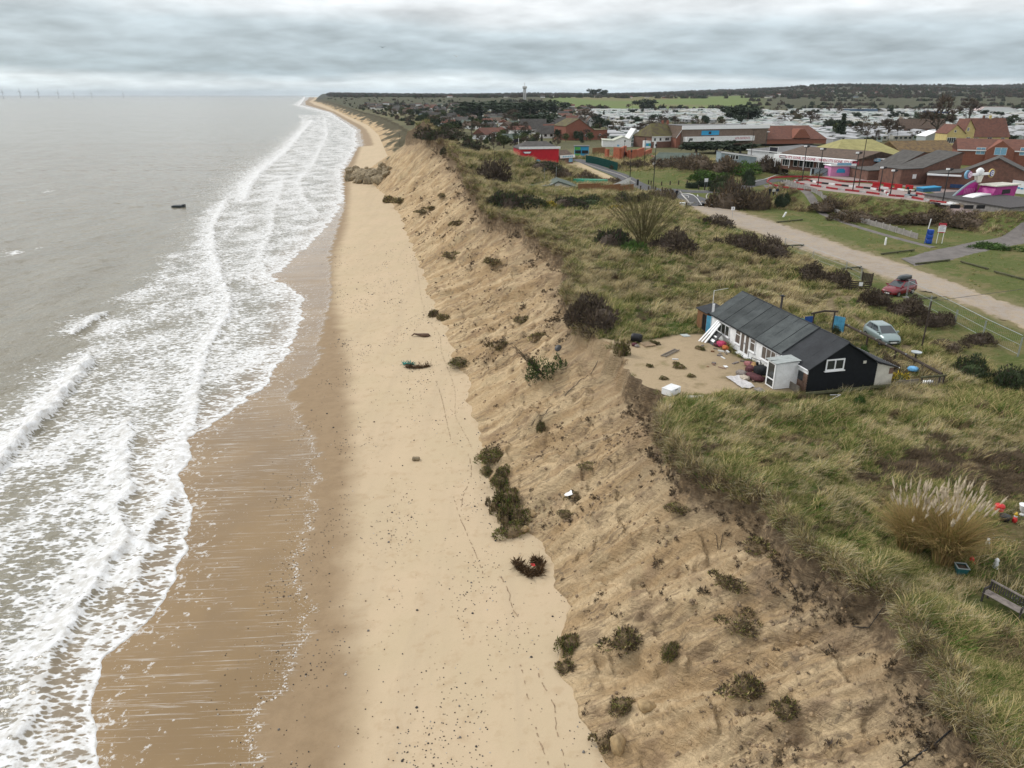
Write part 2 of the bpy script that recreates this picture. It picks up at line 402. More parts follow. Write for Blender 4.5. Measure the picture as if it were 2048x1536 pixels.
def build_land():
    ys = []; y = 6.0
    while y < 9000: ys.append(y); y += max(.085, .0062 * y)
    ys = np.array(ys); nr = len(ys)
    t = toe(ys); e = edge(ys); a = shore(ys)
    nb, nc, npl = 70, 120, 320
    ub = np.linspace(0, 1, nb, endpoint=False); uc = np.linspace(0, 1, nc, endpoint=False)
    up = np.linspace(0, 1, npl); c = 2.0; up = (np.exp(c * up) - 1) / (math.exp(c) - 1)
    wmax = .95 * ys + 60 - e
    xb = (a - 14)[:, None] + (t - a + 14)[:, None] * ub[None]
    xc = t[:, None] + (e - t)[:, None] * uc[None]
    xp = e[:, None] + wmax[:, None] * up[None]
    X = np.hstack([xb, xc, xp]); Y = np.repeat(ys[:, None], X.shape[1], 1)
    Z = zland(X.ravel(), Y.ravel()).reshape(X.shape)
    # the turf lip hangs over the scarp a little
    ncol = X.shape[1]
    idx = np.arange(nr * ncol).reshape(nr, ncol)
    def sub(c0, c1):
        ii = idx[:, c0:c1 + 1]; q = np.stack([ii[:-1, :-1], ii[:-1, 1:], ii[1:, 1:], ii[1:, :-1]], -1).reshape(-1, 4)
        used = np.unique(q); rm = np.full(nr * ncol, -1); rm[used] = np.arange(len(used))
        V = np.stack([X.ravel()[used], Y.ravel()[used], Z.ravel()[used]], 1)
        return V, rm[q]
    return sub(0, nb), sub(nb, nb + nc), sub(nb + nc, ncol - 1)
LAND = build_land()

# ---- beach
WETL = curve([(x, y, -.3) for x, y in [(688,1536),(700,1450),(712,1330),(690,1240),(690,1100),(700,1000),(702,900),(696,800),(690,700),(668,600),(664,540),(672,500),(690,450),(697,390),(700,350),(722,290)]])
RUNL = curve([(x, y, -.8) for x, y in [(500,1536),(555,1400),(615,1300),(630,1230),(600,1150),(625,1050),(640,950),(632,880),(600,830),(580,780),(645,715),(640,690),(650,640),(672,560),(660,520),(668,480),(690,410),(685,350),(718,290)]])
def lineX(c, Y, j=.0, s=0): return np.interp(Y, c[:, 1], c[:, 0]) + j * fbm(Y * .45, Y * 0 + 5, 4, s)
def beach_attrs(V):
    X, Y = V[:, 0], V[:, 1]
    w = np.where(Y < 460, lineX(WETL, Y, .5, 41), toe(Y) - .38 * (toe(Y) - shore(Y)))
    r = np.where(Y < 460, lineX(RUNL, Y, .9, 43), shore(Y) + .25 * (toe(Y) - shore(Y)))
    r = np.minimum(r, w - .15)
    damp = sst(1.5, -1.2, X - w + .35 * fbm(X * .5, Y * .5, 3, 47)); film = sst(.06, -.10, X - r)
    trace = np.exp(-np.abs((X - r + .25) / .5) ** 2) + .45 * np.exp(-np.abs((X - r + 1.6) / 1.3))
    near_edge = np.exp(-np.maximum(X - shore(Y), 0) / (5.0 + .02 * Y))
    toe_d = np.exp(-(toe(Y) - X) / 1.3)
    return dict(damp=damp, film=film, trace=trace * film, edgefoam=near_edge, toe=toe_d)
def mat_beach():
    m, nt, b = new_mat('beach_sand'); g = NG(nt); p = g.pos()
    damp, film, trace, ef, toe_ = (g.attr(k) for k in ('damp', 'film', 'trace', 'edgefoam', 'toe'))
    big = g.noise(p, .12, 4, .6); mid = g.noise(p, 1.1, 5, .65); fine = g.noise(p, 14, 4, .7)
    strip = g.noise(g.map(p, (.55, .05, 1)), 1.0, 4, .6)
    dry = g.mix(g.ss(big, .35, .65), (.505, .398, .268), (.475, .382, .252)); dry = g.mix(g.m('MULTIPLY', g.ss(strip, .45, .7), .6), dry, (.445, .355, .24))
    dry = g.mix(g.m('MULTIPLY', g.ss(mid, .50, .72), .5), dry, (.39, .285, .175)); dry = g.mix(g.m('MULTIPLY', g.ss(fine, .55, .8), .25), dry, (.33, .24, .15))
    # little hollows: footprints and pock marks
    pv = g.voro(g.map(p, (1, 1.2, 1)), 2.6); fp = g.m('MULTIPLY', g.ss(pv, .16, .07), g.ss(g.noise(p, .33, 3, .6), .46, .60))
    dry = g.mix(g.m('MULTIPLY', fp, .42), dry, (.30, .20, .11))
    wet = g.mix(g.ss(mid, .35, .7), (.285, .205, .122), (.25, .178, .105)); wet = g.mix(g.m('MULTIPLY', g.ss(fine, .5, .8), .3), wet, (.18, .125, .075))
    sat = g.mix(g.ss(big, .4, .6), (.245, .165, .080), (.215, .145, .072))
    c = g.mix(damp, dry, wet); c = g.mix(film, c, sat)
    # foam left behind by the backwash: thin drawn-out lines, bubbles and lumps
    sv = g.map(p, (.13, 5.2, 1), rot=(0, 0, R(6)))
    st = g.noise(sv, 1.25, 6, .72, .25); patch = g.noise(p, .22, 4, .6)
    streak = g.m('MULTIPLY', g.ss(st, .545, .64), g.ss(patch, .34, .55)); streak = g.m('MULTIPLY', streak, film)
    bub = g.noise(p, 6.0, 5, .75); bubs = g.m('MULTIPLY', g.ss(g.m('ADD', bub, g.m('MULTIPLY', trace, .145)), .66, .74), film)
    ef2 = g.m('MULTIPLY', g.ss(g.m('ADD', g.noise(p, 2.2, 6, .7), g.m('MULTIPLY', ef, .20)), .72, .80), film)
    foam = g.m('MAXIMUM', g.m('MULTIPLY', streak, .30), g.m('MAXIMUM', g.m('MULTIPLY', bubs, .62), g.m('MULTIPLY', ef2, .5)))
    c = g.mix(foam, c, (.78, .80, .80))
    g.l.new(c, b.inputs['Base Color'])
    rg = g.m('SUBTRACT', .92, g.m('MULTIPLY', damp, .22)); rg = g.m('SUBTRACT', rg, g.m('MULTIPLY', g.m('MULTIPLY', film, g.m('SUBTRACT', 1.0, foam)), .50))
    g.l.new(rg, b.inputs['Roughness'])
    g.l.new(g.m('ADD', .12, g.m('MULTIPLY', film, .13)), b.inputs['Specular IOR Level'])
    ht = g.m('ADD', g.m('MULTIPLY', mid, .5), g.m('SUBTRACT', g.m('MULTIPLY', fine, .16), g.m('MULTIPLY', fp, .7)))
    bs = g.n.new('ShaderNodeBump'); bs.inputs['Distance'].default_value = .09; g.l.new(ht, bs.inputs['Height'])
    g.l.new(g.m('SUBTRACT', .75, g.m('MULTIPLY', film, .68)), bs.inputs['Strength']); g.l.new(bs.outputs[0], b.inputs['Normal'])
    return m
(V, Fc) = LAND[0]
me = mesh_np('beach', V, Fc, [mat_beach()], True, beach_attrs(V)); link('beach', me, kind='structure')

# ---- sand cliff
def mat_cliff():
    m, nt, b = new_mat('cliff_sand'); g = NG(nt); p = g.pos()
    v = g.attr('up')
    gul = g.map(p, (.16, .9, .16), rot=(0, 0, R(-11)))
    n1 = g.noise(gul, .9, 6, .65, .3); n2 = g.noise(p, .55, 5, .6); n3 = g.noise(p, 2.4, 5, .62, .3); n4 = g.noise(gul, 3.6, 4, .62, .4)
    c = g.mix(g.ss(n1, .38, .62), (.40, .28, .155), (.57, .435, .265))
    pm = g.ss(g.noise(p, .22, 3, .55), .40, .58)
    c = g.mix(g.m('MULTIPLY', g.ss(n4, .46, .62), g.m('MULTIPLY', pm, .68)), c, (.20, .145, .092))
    c = g.mix(g.m('MULTIPLY', g.ss(n2, .52, .66), .55), c, (.275, .19, .118))
    c = g.mix(g.m('MULTIPLY', g.ss(g.noise(p, .3, 4, .6), .52, .68), .55), c, (.40, .315, .19))
    # dark root and turf litter strewn down the face
    lit = g.m('MULTIPLY', g.ss(n3, .54, .66), g.ss(g.noise(gul, .7, 4, .65), .44, .60))
    c = g.mix(g.m('MULTIPLY', lit, .72), c, (.15, .12, .085))
    top = g.ss(g.m('ADD', v, g.m('MULTIPLY', g.m('SUBTRACT', n3, .5), .22)), .90, .985)
    c = g.mix(g.m('MULTIPLY', g.m('MULTIPLY', top, g.attr('turf')), .88), c, (.062, .043, .027))  # dark root soil, with the overhang's shade on the scarp painted in
    mid = g.m('MULTIPLY', g.ss(g.m('ADD', v, g.m('MULTIPLY', g.m('SUBTRACT', n2, .5), .6)), .66, .9), .35); c = g.mix(mid, c, (.22, .165, .11))
    c = g.mix(g.attr('veg'), c, (.085, .075, .045))
    g.l.new(c, b.inputs['Base Color']); b.inputs['Roughness'].default_value = .95; b.inputs['Specular IOR Level'].default_value = .1
    terr = g.noise(g.map(p, (.6, .9, 5.)), 1.7, 5, .7, .6)
    h = g.m('ADD', g.m('ADD', g.m('MULTIPLY', n3, .45), g.m('MULTIPLY', n4, g.m('MULTIPLY', pm, .5))), g.m('ADD', g.m('MULTIPLY', terr, .6), g.m('MULTIPLY', g.noise(p, 7, 3, .6), .12)))
    g.l.new(g.bump(h, 1.0, .42), b.inputs['Normal'])
    return m
(V, Fc) = LAND[1]
up = np.clip((V[:, 0] - toe(V[:, 1])) / np.maximum(edge(V[:, 1]) - toe(V[:, 1]), .5), 0, 1)
veg = sst(250, 310, V[:, 1]) * sst(-.35, .25, fbm((V[:, 0] - toe(V[:, 1])) * .12, V[:, 1] * .035, 3, 55) + 1.5 * (up - .35))
me = mesh_np('sand_cliff', V, Fc, [mat_cliff()], True, dict(up=up, veg=veg, turf=1 - .9 * sst(52.5, 54.5, V[:, 1]) * sst(68, 66, V[:, 1]))); link('sand_cliff', me, kind='structure')

# ---- dunes, lawns and everything inland: one sheet, its plant and soil colours, and shade between tufts, painted by place
DUNE = pg([(1340,800),(1240,690),(1140,640),(1150,520),(985,425),(925,330),(860,285),(780,290),(900,262),(1040,290),(1130,335),(1160,375),(1290,375),(1350,395),(1370,415),(1400,440),(1470,462),(1560,500),(1640,535),(1700,560),(1730,590),(1660,600),(1640,640),(1560,600),(1420,640),(1350,665)], 8.5)
GREENS = [pg(q, 8) for q in ([(1340,800),(1600,790),(1760,790),(1640,835),(1480,850),(1390,860)], [(1560,960),(1700,1000),(1760,1060),(1840,1130),(1960,1180),(2300,1180),(2300,1600),(2080,1600),(1960,1430),(1800,1220)],
          [(1650,600),(1900,590),(2048,660),(2300,740),(2300,800),(2000,690),(1860,640),(1720,640)], [(1190,668),(1250,610),(1400,640),(1405,668),(1300,672)])]
BRACKEN = pg([(1690,950),(1830,905),(2060,890),(2400,900),(2400,1010),(2060,1010),(1990,985),(1830,975)], 8)
SANDY = [pg([(1655,600),(1700,592),(1712,598),(1668,604),(1672,625),(1705,660),(1660,640),(1648,615)], 8), pg([(1690,600),(1712,597),(1695,606),(1720,640),(1745,662),(1720,662),(1690,625)], 8), pg([(1800,690),(1830,700),(1812,708),(1790,697)], 8)]
def land_colour(V):
    X, Y = V[:, 0], V[:, 1]; n = len(X)
    straw = np.array([.21, .165, .080]); olive = np.array([.105, .100, .042]); green = np.array([.070, .115, .022]); brown = np.array([.085, .062, .040]); lawn = np.array([.085, .108, .030])
    sand = np.array([.44, .335, .205]); gravel = np.array([.30, .245, .185]); field = np.array([.12, .17, .05]); dark = np.array([.050, .052, .034])
    a = fbm(X * .16, Y * .16, 3, 101); bq = fbm(X * .7, Y * .7, 3, 102); d = fbm(X * .05, Y * .05, 3, 103)
    C = olive + (straw - olive) * sst(-.35, .45, a + .5 * bq)[:, None]
    C = C + (green - C) * (.75 * sst(.15, .6, d + .6 * bq))[:, None]
    for q in GREENS:
        m = sst(-1.0, 1.2, signed(X, Y, q) + 1.5 * bq) * (.55 + .35 * sst(-.3, .3, a)); C = C + (green * 1.1 - C) * np.clip(m, 0, 1)[:, None]
    lm = sst(-3, 3, -signed(X, Y, DUNE) + 1.5 * bq) * sst(33, 41, X + .10 * (Y - 60) + 1.0 * bq) * sst(44, 52, Y)
    L = lawn + (np.array([.16, .135, .06]) - lawn) * (.75 * sst(-.05, .6, a * .8 + bq * .6))[:, None]
    C = C + (L - C) * lm[:, None]
    m = sst(-1, 1, signed(X, Y, BRACKEN) + 1.2 * bq); C = C + (brown - C) * (m * .9)[:, None]
    sd = signed(X, Y, YARD); m = sst(-.4, .5, sd + .8 * bq) * (1 - .5 * sst(.45, .8, bq + .3 * a)); S = np.array([.40, .31, .20]) * (1 - .30 * sst(1.5, 6, (X - 11) * .6 + .8 * bq))[:, None]; C = C + (S - C) * m[:, None]
    for q in SANDY: m = sst(-.25, .25, signed(X, Y, q) + .25 * bq); C = C + (sand * .8 - C) * (m * .85)[:, None]
    gs = signed(X, Y, GRAVEL)
    m = sst(-3.5, .5, gs + 1.6 * bq) * .55; C = C + (np.array([.25, .20, .12]) - C) * m[:, None]
    # inland: rough ground, gardens, then fields under the far woods
    fl = sst(225, 290, Y)
    gard = np.array([.085, .085, .05]) + (np.array([.13, .125, .065]) - np.array([.085, .085, .05])) * sst(-.3, .4, fbm(X * .02, Y * .02, 3, 105))[:, None]
    C = C + (gard - C) * (fl * .9)[:, None]
    ff = sst(1200, 1300, Y) * sst(2400, 2200, Y) * sst(.03, .06, X / Y + .01 * d) * sst(.34, .29, X / Y + .02 * d)
    strip = noise2(X * .0031, Y * .0022, 106)
    Fd = field + (np.array([.16, .14, .07]) - field) * (sst(.1, .3, strip) * .8)[:, None]
    C = C + (Fd - C) * (ff * .95)[:, None]
    gr2 = sst(1150, 1300, Y)[:, None] * (1 - ff)[:, None]; C = C + (np.array([.055, .06, .035]) - C) * gr2
    fw = sst(2600, 3100, Y); C = C + (np.array([.035, .042, .034]) - C) * fw[:, None]
    # bare lip next to the edge
    w = X - edge(Y); m = sst(.35, .0, w + .15 * bq) * (sd < -1); C = C + (brown * 1.0 - C) * (m * .7)[:, None]
    C = C * (1 - .42 * sst(250, 200, Y) * (1 - lm) * (sd < 0) * (gs < -4))[:, None]  # darker ground under the clumps: shade between tufts put into the tint
    return np.clip(C, .01, 1)
def mat_dune():
    m, nt, b = new_mat('dune_turf'); g = NG(nt); p = g.pos(); c0 = g.attr('tint', True)
    n1 = g.noise(g.map(p, (1, 2.2, 1), rot=(0, 0, R(18))), 2.2, 6, .7, .4); n2 = g.noise(p, 9, 5, .7); n3 = g.noise(p, .9, 4, .6)
    c = g.mix(g.m('MULTIPLY', g.ss(n1, .45, .68), .55), c0, g.mix(.6, c0, (.30, .25, .14))); c = g.mix(g.m('MULTIPLY', g.ss(n2, .5, .72), .5), c, g.mix(.75, c, (.035, .035, .018)))
    c = g.mix(g.m('MULTIPLY', g.ss(n3, .55, .7), .35), c, g.mix(.5, c, (.06, .05, .03)))
    g.l.new(c, b.inputs['Base Color']); b.inputs['Roughness'].default_value = .95; b.inputs['Specular IOR Level'].default_value = .08
    g.l.new(g.bump(g.m('ADD', g.m('MULTIPLY', n1, .8), g.m('MULTIPLY', n2, .3)), .8, .16), b.inputs['Normal'])
    return m
M_DUNE = mat_dune()
(V, Fc) = LAND[2]
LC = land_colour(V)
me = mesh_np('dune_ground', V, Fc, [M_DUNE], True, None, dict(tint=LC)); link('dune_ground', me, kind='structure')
# ------------------------------------------------------------------ sea
def seal(pts): return curve([(x, y, SEA_Z) for x, y in pts])
# crests of the broken waves (foam fronts), seaward limit of the foam
CREST_B = seal([(10,1536),(60,1440),(95,1340),(150,1230),(225,1120),(258,1085),(240,1050),(232,1020),(262,985),(250,930),(262,880),(255,838)])
CREST_B2 = seal([(265,1190),(300,1060),(345,1000),(378,950),(380,880),(392,820),(396,760),(418,690),(450,640),(462,600),(440,545),(428,500),(425,455),(452,400)])
CREST_C = seal([(-240,1240),(-120,1060),(0,925),(60,860),(110,810),(160,745),(186,712)])
CREST_D = seal([(140,668),(175,645),(215,622)])
CREST_E = seal([(490,400),(500,372),(520,345),(545,325),(575,300),(600,270),(625,240)])
CREST_F = seal([(540,560),(520,520),(545,455),(545,425),(558,390),(570,350)])
CREST_G = seal([(640,430),(608,395),(598,360),(625,330),(640,300),(655,270),(650,235)])
OUTER = seal([(-500,1536),(-420,1250),(-150,1050),(0,840),(120,730),(215,610),(260,560),(330,510),(395,470),(400,430),(430,400),(475,360),(520,325),(565,290),(590,262),(600,240),(585,214)])
def cx(c, Y): return np.interp(Y, c[:, 1], c[:, 0])
def crest(c, X, Y, ahead, behind, wob=.25, s=0, soft=6.0):
    """1 on the foam front, sharp on the landward side, trailing off to sea"""
    lo, hi = c[0, 1], c[-1, 1]
    k = np.clip((Y - lo) / soft + .5, 0, 1) * np.clip((hi - Y) / soft + .5, 0, 1)
    d = X - cx(c, Y) - wob * (1.4 * fbm(Y * .5, Y * 0 + s, 3, 200 + s) + .5 * noise2(Y * 2.3, Y * 0, 230 + s))
    return np.where(d > 0, np.exp(-(d / ahead) ** 2), np.exp(d / behind)) * sst(0, 1, k), d
def build_sea():
    ys = []; y = 6.0
    while y < 24000: ys.append(y); y += max(.14, .0062 * y if y < 500 else .02 * y)
    ys = np.array(ys); nr = len(ys); a = shore(ys)
    nc = 250; u = np.linspace(0, 1, nc); c = 2.6; u = (np.exp(c * u) - 1) / (math.exp(c) - 1)
    wid = np.maximum(.95 * ys + 60, 60) + a
    X = a[:, None] - wid[:, None] * u[None]; Y = np.repeat(ys[:, None], nc, 1)
    X = X.ravel(); Y = Y.ravel(); d0 = shore(Y) - X                      # distance out from the swash edge
    far = sst(250, 700, Y)
    base = SEA_Z + .03 - .015 * np.clip(d0, 0, 20) * (1 - far)
    h = base
    open_ = sst(6, 40, d0)
    g1 = X * .93 + Y * .36
    h = h + open_ * sst(2500, 300, Y) * (.26 * noise2(g1 * .13, Y * .025, 301) + .24 * noise2(X * .30, Y * .12, 302) + .12 * noise2(X * .8, Y * .42, 303) + .07 * noise2(X * 1.9, Y * 1.1, 304)) + (1 - open_) * .045 * noise2(X * .9, Y * .6, 305) * sst(.3, 3, d0)
    foam = np.zeros_like(X)
    zone = sst(-2, 3, X - cx(OUTER, Y) + 3 * fbm(X * .12, Y * .12, 3, 210))
    zone = np.where(Y > 1200, sst(45, 10, d0), zone)
    big = fbm(X * .14, Y * .10, 4, 211); md = fbm(X * .5, Y * .4, 3, 212)
    foam = zone * (.385 + .24 * big + .08 * md)
    for c, ah, be, amp, hh, s in ((CREST_B, .35, 4.6, .70, .34, 1), (CREST_B2, .35, 4.2, .66, .30, 2), (CREST_C, .5, 3.4, .95, .75, 3), (CREST_D, .4, 2.0, .85, .6, 4), (CREST_E, .8, 9, .66, .4, 5), (CREST_F, .4, 4.5, .52, .15, 6), (CREST_G, .5, 6.0, .52, .12, 7)):
        k, d = crest(c, X, Y, ah, be, .35, s, 5.0 if s != 5 else 20)
        foam = np.maximum(foam, k * amp * (1 + .25 * md)) + .10 * k
        kk, _ = crest(c, X, Y, .45, 1.5, .35, s, 5.0)
        h = h + hh * kk * (1 + .5 * md) * sst(.1, 1.6, d0)
    # the thin white rim of the swash and the clear patches behind it
    foam = np.maximum(foam, zone * .62 * np.exp(-d0 / (2.2 + .012 * Y)))
    rim = np.exp(-(d0 / (.16 + .0016 * Y)) ** 2); foam = np.maximum(foam, rim * 1.0)
    shal = sst(0, .8, d0) * sst(9 + .03 * Y, 3, d0) * sst(60, 30, Y)
    foam = foam - .22 * shal * sst(-.25, .35, fbm(X * .22, Y * .16, 2, 214)) * (1 - rim)
    h = h - .16 * np.exp(-(d0 / .10) ** 2) + .05 * rim + .03 * sst(.5, .9, foam) * (1 + md)
    # scattered white caps further out
    caps = sst(.86, 1.0, noise2(X * .055, Y * .03, 215) + .35 * noise2(X * .4, Y * .2, 216)) * sst(5, 30, cx(OUTER, Y) - X) * sst(700, 100, Y)
    foam = np.maximum(foam, caps * .50)
    idx = np.arange(nr * nc).reshape(nr, nc)
    q = np.stack([idx[:-1, :-1], idx[1:, :-1], idx[1:, 1:], idx[:-1, 1:]], -1).reshape(-1, 4)
    thin = sst(7, .5, d0) * (1 - far)
    return np.stack([X, Y, h], 1), q, dict(foam=np.clip(foam, 0, 1.2), thin=thin, calm=zone)
def mat_sea():
    m, nt, b = new_mat('sea_water'); g = NG(nt); p = g.pos()
    f = g.attr('foam'); thin = g.attr('thin'); zone = g.attr('calm')
    wp = g.n.new('ShaderNodeVectorMath'); wp.operation = 'ADD'
    wn = g.n.new('ShaderNodeVectorMath'); wn.operation = 'SCALE'; g.l.new(g.noise(p, .9, 3, .6, col=True), wn.inputs[0]); wn.inputs['Scale'].default_value = .6
    g.l.new(p, wp.inputs[0]); g.l.new(wn.outputs[0], wp.inputs[1]); q = g.map(wp.outputs[0], (.62, 1.45, 1), rot=(0, 0, R(14)))
    v1 = g.voro(q, 1.2, 'F1'); v2 = g.voro(q, 3.0, 'F1'); n1 = g.noise(q, 3.0, 6, .7)
    # lace: cell centres open first, the walls between the cells last
    lace = g.m('ADD', g.m('ADD', g.m('MULTIPLY', v1, .42), g.m('MULTIPLY', v2, .66)), g.m('MULTIPLY', n1, .40))
    th = g.m('SUBTRACT', 1.09, g.m('MULTIPLY', f, .90))
    foam = g.ss(lace, g.m('SUBTRACT', th, .07), g.m('ADD', th, .10))
    foam = g.m('MULTIPLY', foam, g.ss(f, .02, .14))
    veil = g.m('MULTIPLY', g.ss(f, .15, .8), .30)
    n0 = g.noise(g.map(p, (1, .35, 1), rot=(0, 0, R(20))), .11, 4, .6)
    water = g.mix(g.ss(n0, .35, .65), (.180, .162, .112), (.212, .194, .140)); water = g.mix(g.m('MULTIPLY', thin, .8), water, (.215, .160, .100))
    fcol = g.mix(g.ss(g.noise(p, 1.6, 5, .7), .35, .65), (.54, .53, .50), (.76, .775, .78)); c = g.mix(veil, water, (.46, .46, .43)); c = g.mix(foam, c, fcol)
    g.l.new(c, b.inputs['Base Color'])
    g.l.new(g.m('ADD', .16, g.m('MULTIPLY', foam, .7)), b.inputs['Roughness']); b.inputs['Specular IOR Level'].default_value = .5; b.inputs['IOR'].default_value = 1.33
    w1 = g.noise(g.map(p, (1, .5, 1), rot=(0, 0, R(22))), 1.0, 5, .62, .3); w2 = g.noise(g.map(p, (1, .6, 1), rot=(0, 0, R(35))), .28, 4, .6, .2)
    hh = g.m('ADD', g.m('ADD', g.m('MULTIPLY', w1, .30), g.m('MULTIPLY', w2, .8)), g.m('MULTIPLY', foam, .06))
    bs = g.n.new('ShaderNodeBump'); bs.inputs['Distance'].default_value = .85; g.l.new(hh, bs.inputs['Height'])
    g.l.new(g.m('SUBTRACT', .95, g.m('MULTIPLY', thin, .8)), bs.inputs['Strength']); g.l.new(bs.outputs[0], b.inputs['Normal'])
    return m
V, Fc, at = build_sea()
me = mesh_np('sea', V, Fc, [mat_sea()], True, at); link('sea', me, kind='structure')
# ------------------------------------------------------------------ plants
def hitS(px, py, z0=8.0):
    p = hit(px, py, z0); return p, FPX / (p[1] * CP + (CAM_H - p[2]) * SP)      # place, pixels (2048) per metre there
def leafmat(name, c, var=.48, rough=.8, tr=.0, scale=.5):
    if name in MATS: return MATS[name]
    m, nt, b = new_mat(name); g = NG(nt)
    rn = g.rand(); n = g.noise(g.pos(), scale, 4, .6); n2 = g.noise(g.pos(), 12, 3, .6)
    k = g.m('ADD', 1 - var, g.m('MULTIPLY', g.m('ADD', g.m('MULTIPLY', rn, .5), g.m('ADD', g.m('MULTIPLY', g.ss(n, .3, .7), .7), g.m('MULTIPLY', n2, .6))), var * 1.3))
    vm = g.n.new('ShaderNodeVectorMath'); vm.operation = 'SCALE'; vm.inputs[0].default_value = c; g.l.new(k, vm.inputs['Scale'])
    g.l.new(vm.outputs[0], b.inputs['Base Color']); b.inputs['Roughness'].default_value = rough; b.inputs['Specular IOR Level'].default_value = .15
    MATS[name] = m; return m
M_STRAW = leafmat('grass_straw', (.39, .31, .145)); M_PALE = leafmat('grass_pale', (.46, .40, .26)); M_OLIVE = leafmat('grass_olive', (.140, .140, .040)); M_GREEN = leafmat('grass_green', (.060, .120, .017)); M_BRN = leafmat('grass_brown', (.155, .112, .064))
M_DKT = leafmat('twig_dark', (.066, .050, .038)); M_TWIG = leafmat('twig_brown', (.102, .080, .052)); M_PURP = leafmat('twig_purple', (.085, .064, .046)); M_GORSE = leafmat('gorse_green', (.042, .058, .024)); M_LEAF = leafmat('leaf_green', (.060, .105, .028)); M_EVER = leafmat('evergreen', (.032, .046, .026)); M_YEL = leafmat('gorse_flower', (.62, .46, .03)); M_BARK = leafmat('bark', (.085, .070, .055)); M_WILL = leafmat('willow_stem', (.135, .118, .055))
def blades(rng, n, h, spread, lean, width, seg=3, curl=.5):
    """grass blades as thin ribbons bent by the wind towards +x"""
    vs = []; fs = []
    for _ in range(n):
        a = rng.uniform(0, 2 * math.pi); r = spread * math.sqrt(rng.uniform()); x0, y0 = r * math.cos(a), r * math.sin(a)
        hh = h * rng.uniform(.55, 1.1); ba = rng.normal(0, .75); ln = lean * rng.uniform(.4, 1.3)
        if rng.uniform() < .25: ba = rng.uniform(-3.1, 3.1)
        dx, dy = math.cos(ba), math.sin(ba); wx, wy = -dy * width, dx * width
        if rng.uniform() < .5: wx, wy = width * rng.normal(), width * rng.normal()
        o = len(vs)
        for k in range(seg + 1):
            t = k / seg; z = hh * (t - curl * t * t * .45 * ln); d = hh * ln * t * t * .9 + t * .05
            ww = (1 - t) ** .7
            if k < seg: vs += [(x0 + dx * d - wx * ww, y0 + dy * d - wy * ww, z), (x0 + dx * d + wx * ww, y0 + dy * d + wy * ww, z)]
            else: vs.append((x0 + dx * d, y0 + dy * d, z))
        for k in range(seg - 1): fs.append((o + 2 * k, o + 2 * k + 1, o + 2 * k + 3, o + 2 * k + 2))
        fs.append((o + 2 * seg - 2, o + 2 * seg - 1, o + 2 * seg))
    return vs, fs
def proto(name, vs, fs, mats, mi=None):
    me = bpy.data.meshes.new(name); me.from_pydata(vs, [], fs)
    for m in mats: me.materials.append(m)
    if mi is not None: me.polygons.foreach_set('material_index', mi)
    me.update(); return bpy.data.objects.new(name, me)
def proto_clump(name, seed, mats, n=34, h=.7, spread=.28, lean=.8, width=.011, curl=.5):
    rng = np.random.default_rng(seed); vs, fs = blades(rng, n, h, spread, lean, width, 3, curl)
    per = 3; mi = []
    for i in range(n): mi += [int(rng.integers(len(mats)))] * per
    return proto(name, vs, fs, mats, mi)
def scatter(name, pts, rots, scl, idx, protos):
    """a cloud of points that carries one of several plants on each: uncountable ground cover"""
    c = bpy.data.collections.new(name + '_kinds')
    for k, o in enumerate(protos): o.name = '%s_%02d' % (name, k); c.objects.link(o)
    me = bpy.data.meshes.new(name); n = len(pts)
    me.vertices.add(n); me.vertices.foreach_set('co', np.asarray(pts, np.float32).ravel())
    a = me.attributes.new('turn', 'FLOAT_VECTOR', 'POINT'); a.data.foreach_set('vector', np.asarray(rots, np.float32).ravel())
    a = me.attributes.new('size', 'FLOAT', 'POINT'); a.data.foreach_set('value', np.asarray(scl, np.float32))
    a = me.attributes.new('pick', 'INT', 'POINT'); a.data.foreach_set('value', np.asarray(idx, np.int32))
    o = link(name, me, kind='stuff')
    nt = bpy.data.node_groups.new(name, 'GeometryNodeTree'); nd = nt.nodes; ln = nt.links
    nt.interface.new_socket('Geometry', in_out='INPUT', socket_type='NodeSocketGeometry'); nt.interface.new_socket('Geometry', in_out='OUTPUT', socket_type='NodeSocketGeometry')
    gi = nd.new('NodeGroupInput'); go = nd.new('NodeGroupOutput'); ip = nd.new('GeometryNodeInstanceOnPoints'); ci = nd.new('GeometryNodeCollectionInfo')
    ci.inputs[0].default_value = c; ci.inputs[1].default_value = True; ci.inputs[2].default_value = True
    def at(nm, t):
        k = nd.new('GeometryNodeInputNamedAttribute'); k.data_type = t; k.inputs[0].default_value = nm; return k.outputs[0]
    er = nd.new('FunctionNodeEulerToRotation'); ln.new(at('turn', 'FLOAT_VECTOR'), er.inputs[0])
    ln.new(gi.outputs[0], ip.inputs['Points']); ln.new(ci.outputs[0], ip.inputs['Instance']); ip.inputs['Pick Instance'].default_value = True
    ln.new(at('pick', 'INT'), ip.inputs['Instance Index']); ln.new(er.outputs[0], ip.inputs['Rotation']); ln.new(at('size', 'FLOAT'), ip.inputs['Scale'])
    ln.new(ip.outputs[0], go.inputs[0])
    md = o.modifiers.new('plants', 'NODES'); md.node_group = nt
    return o
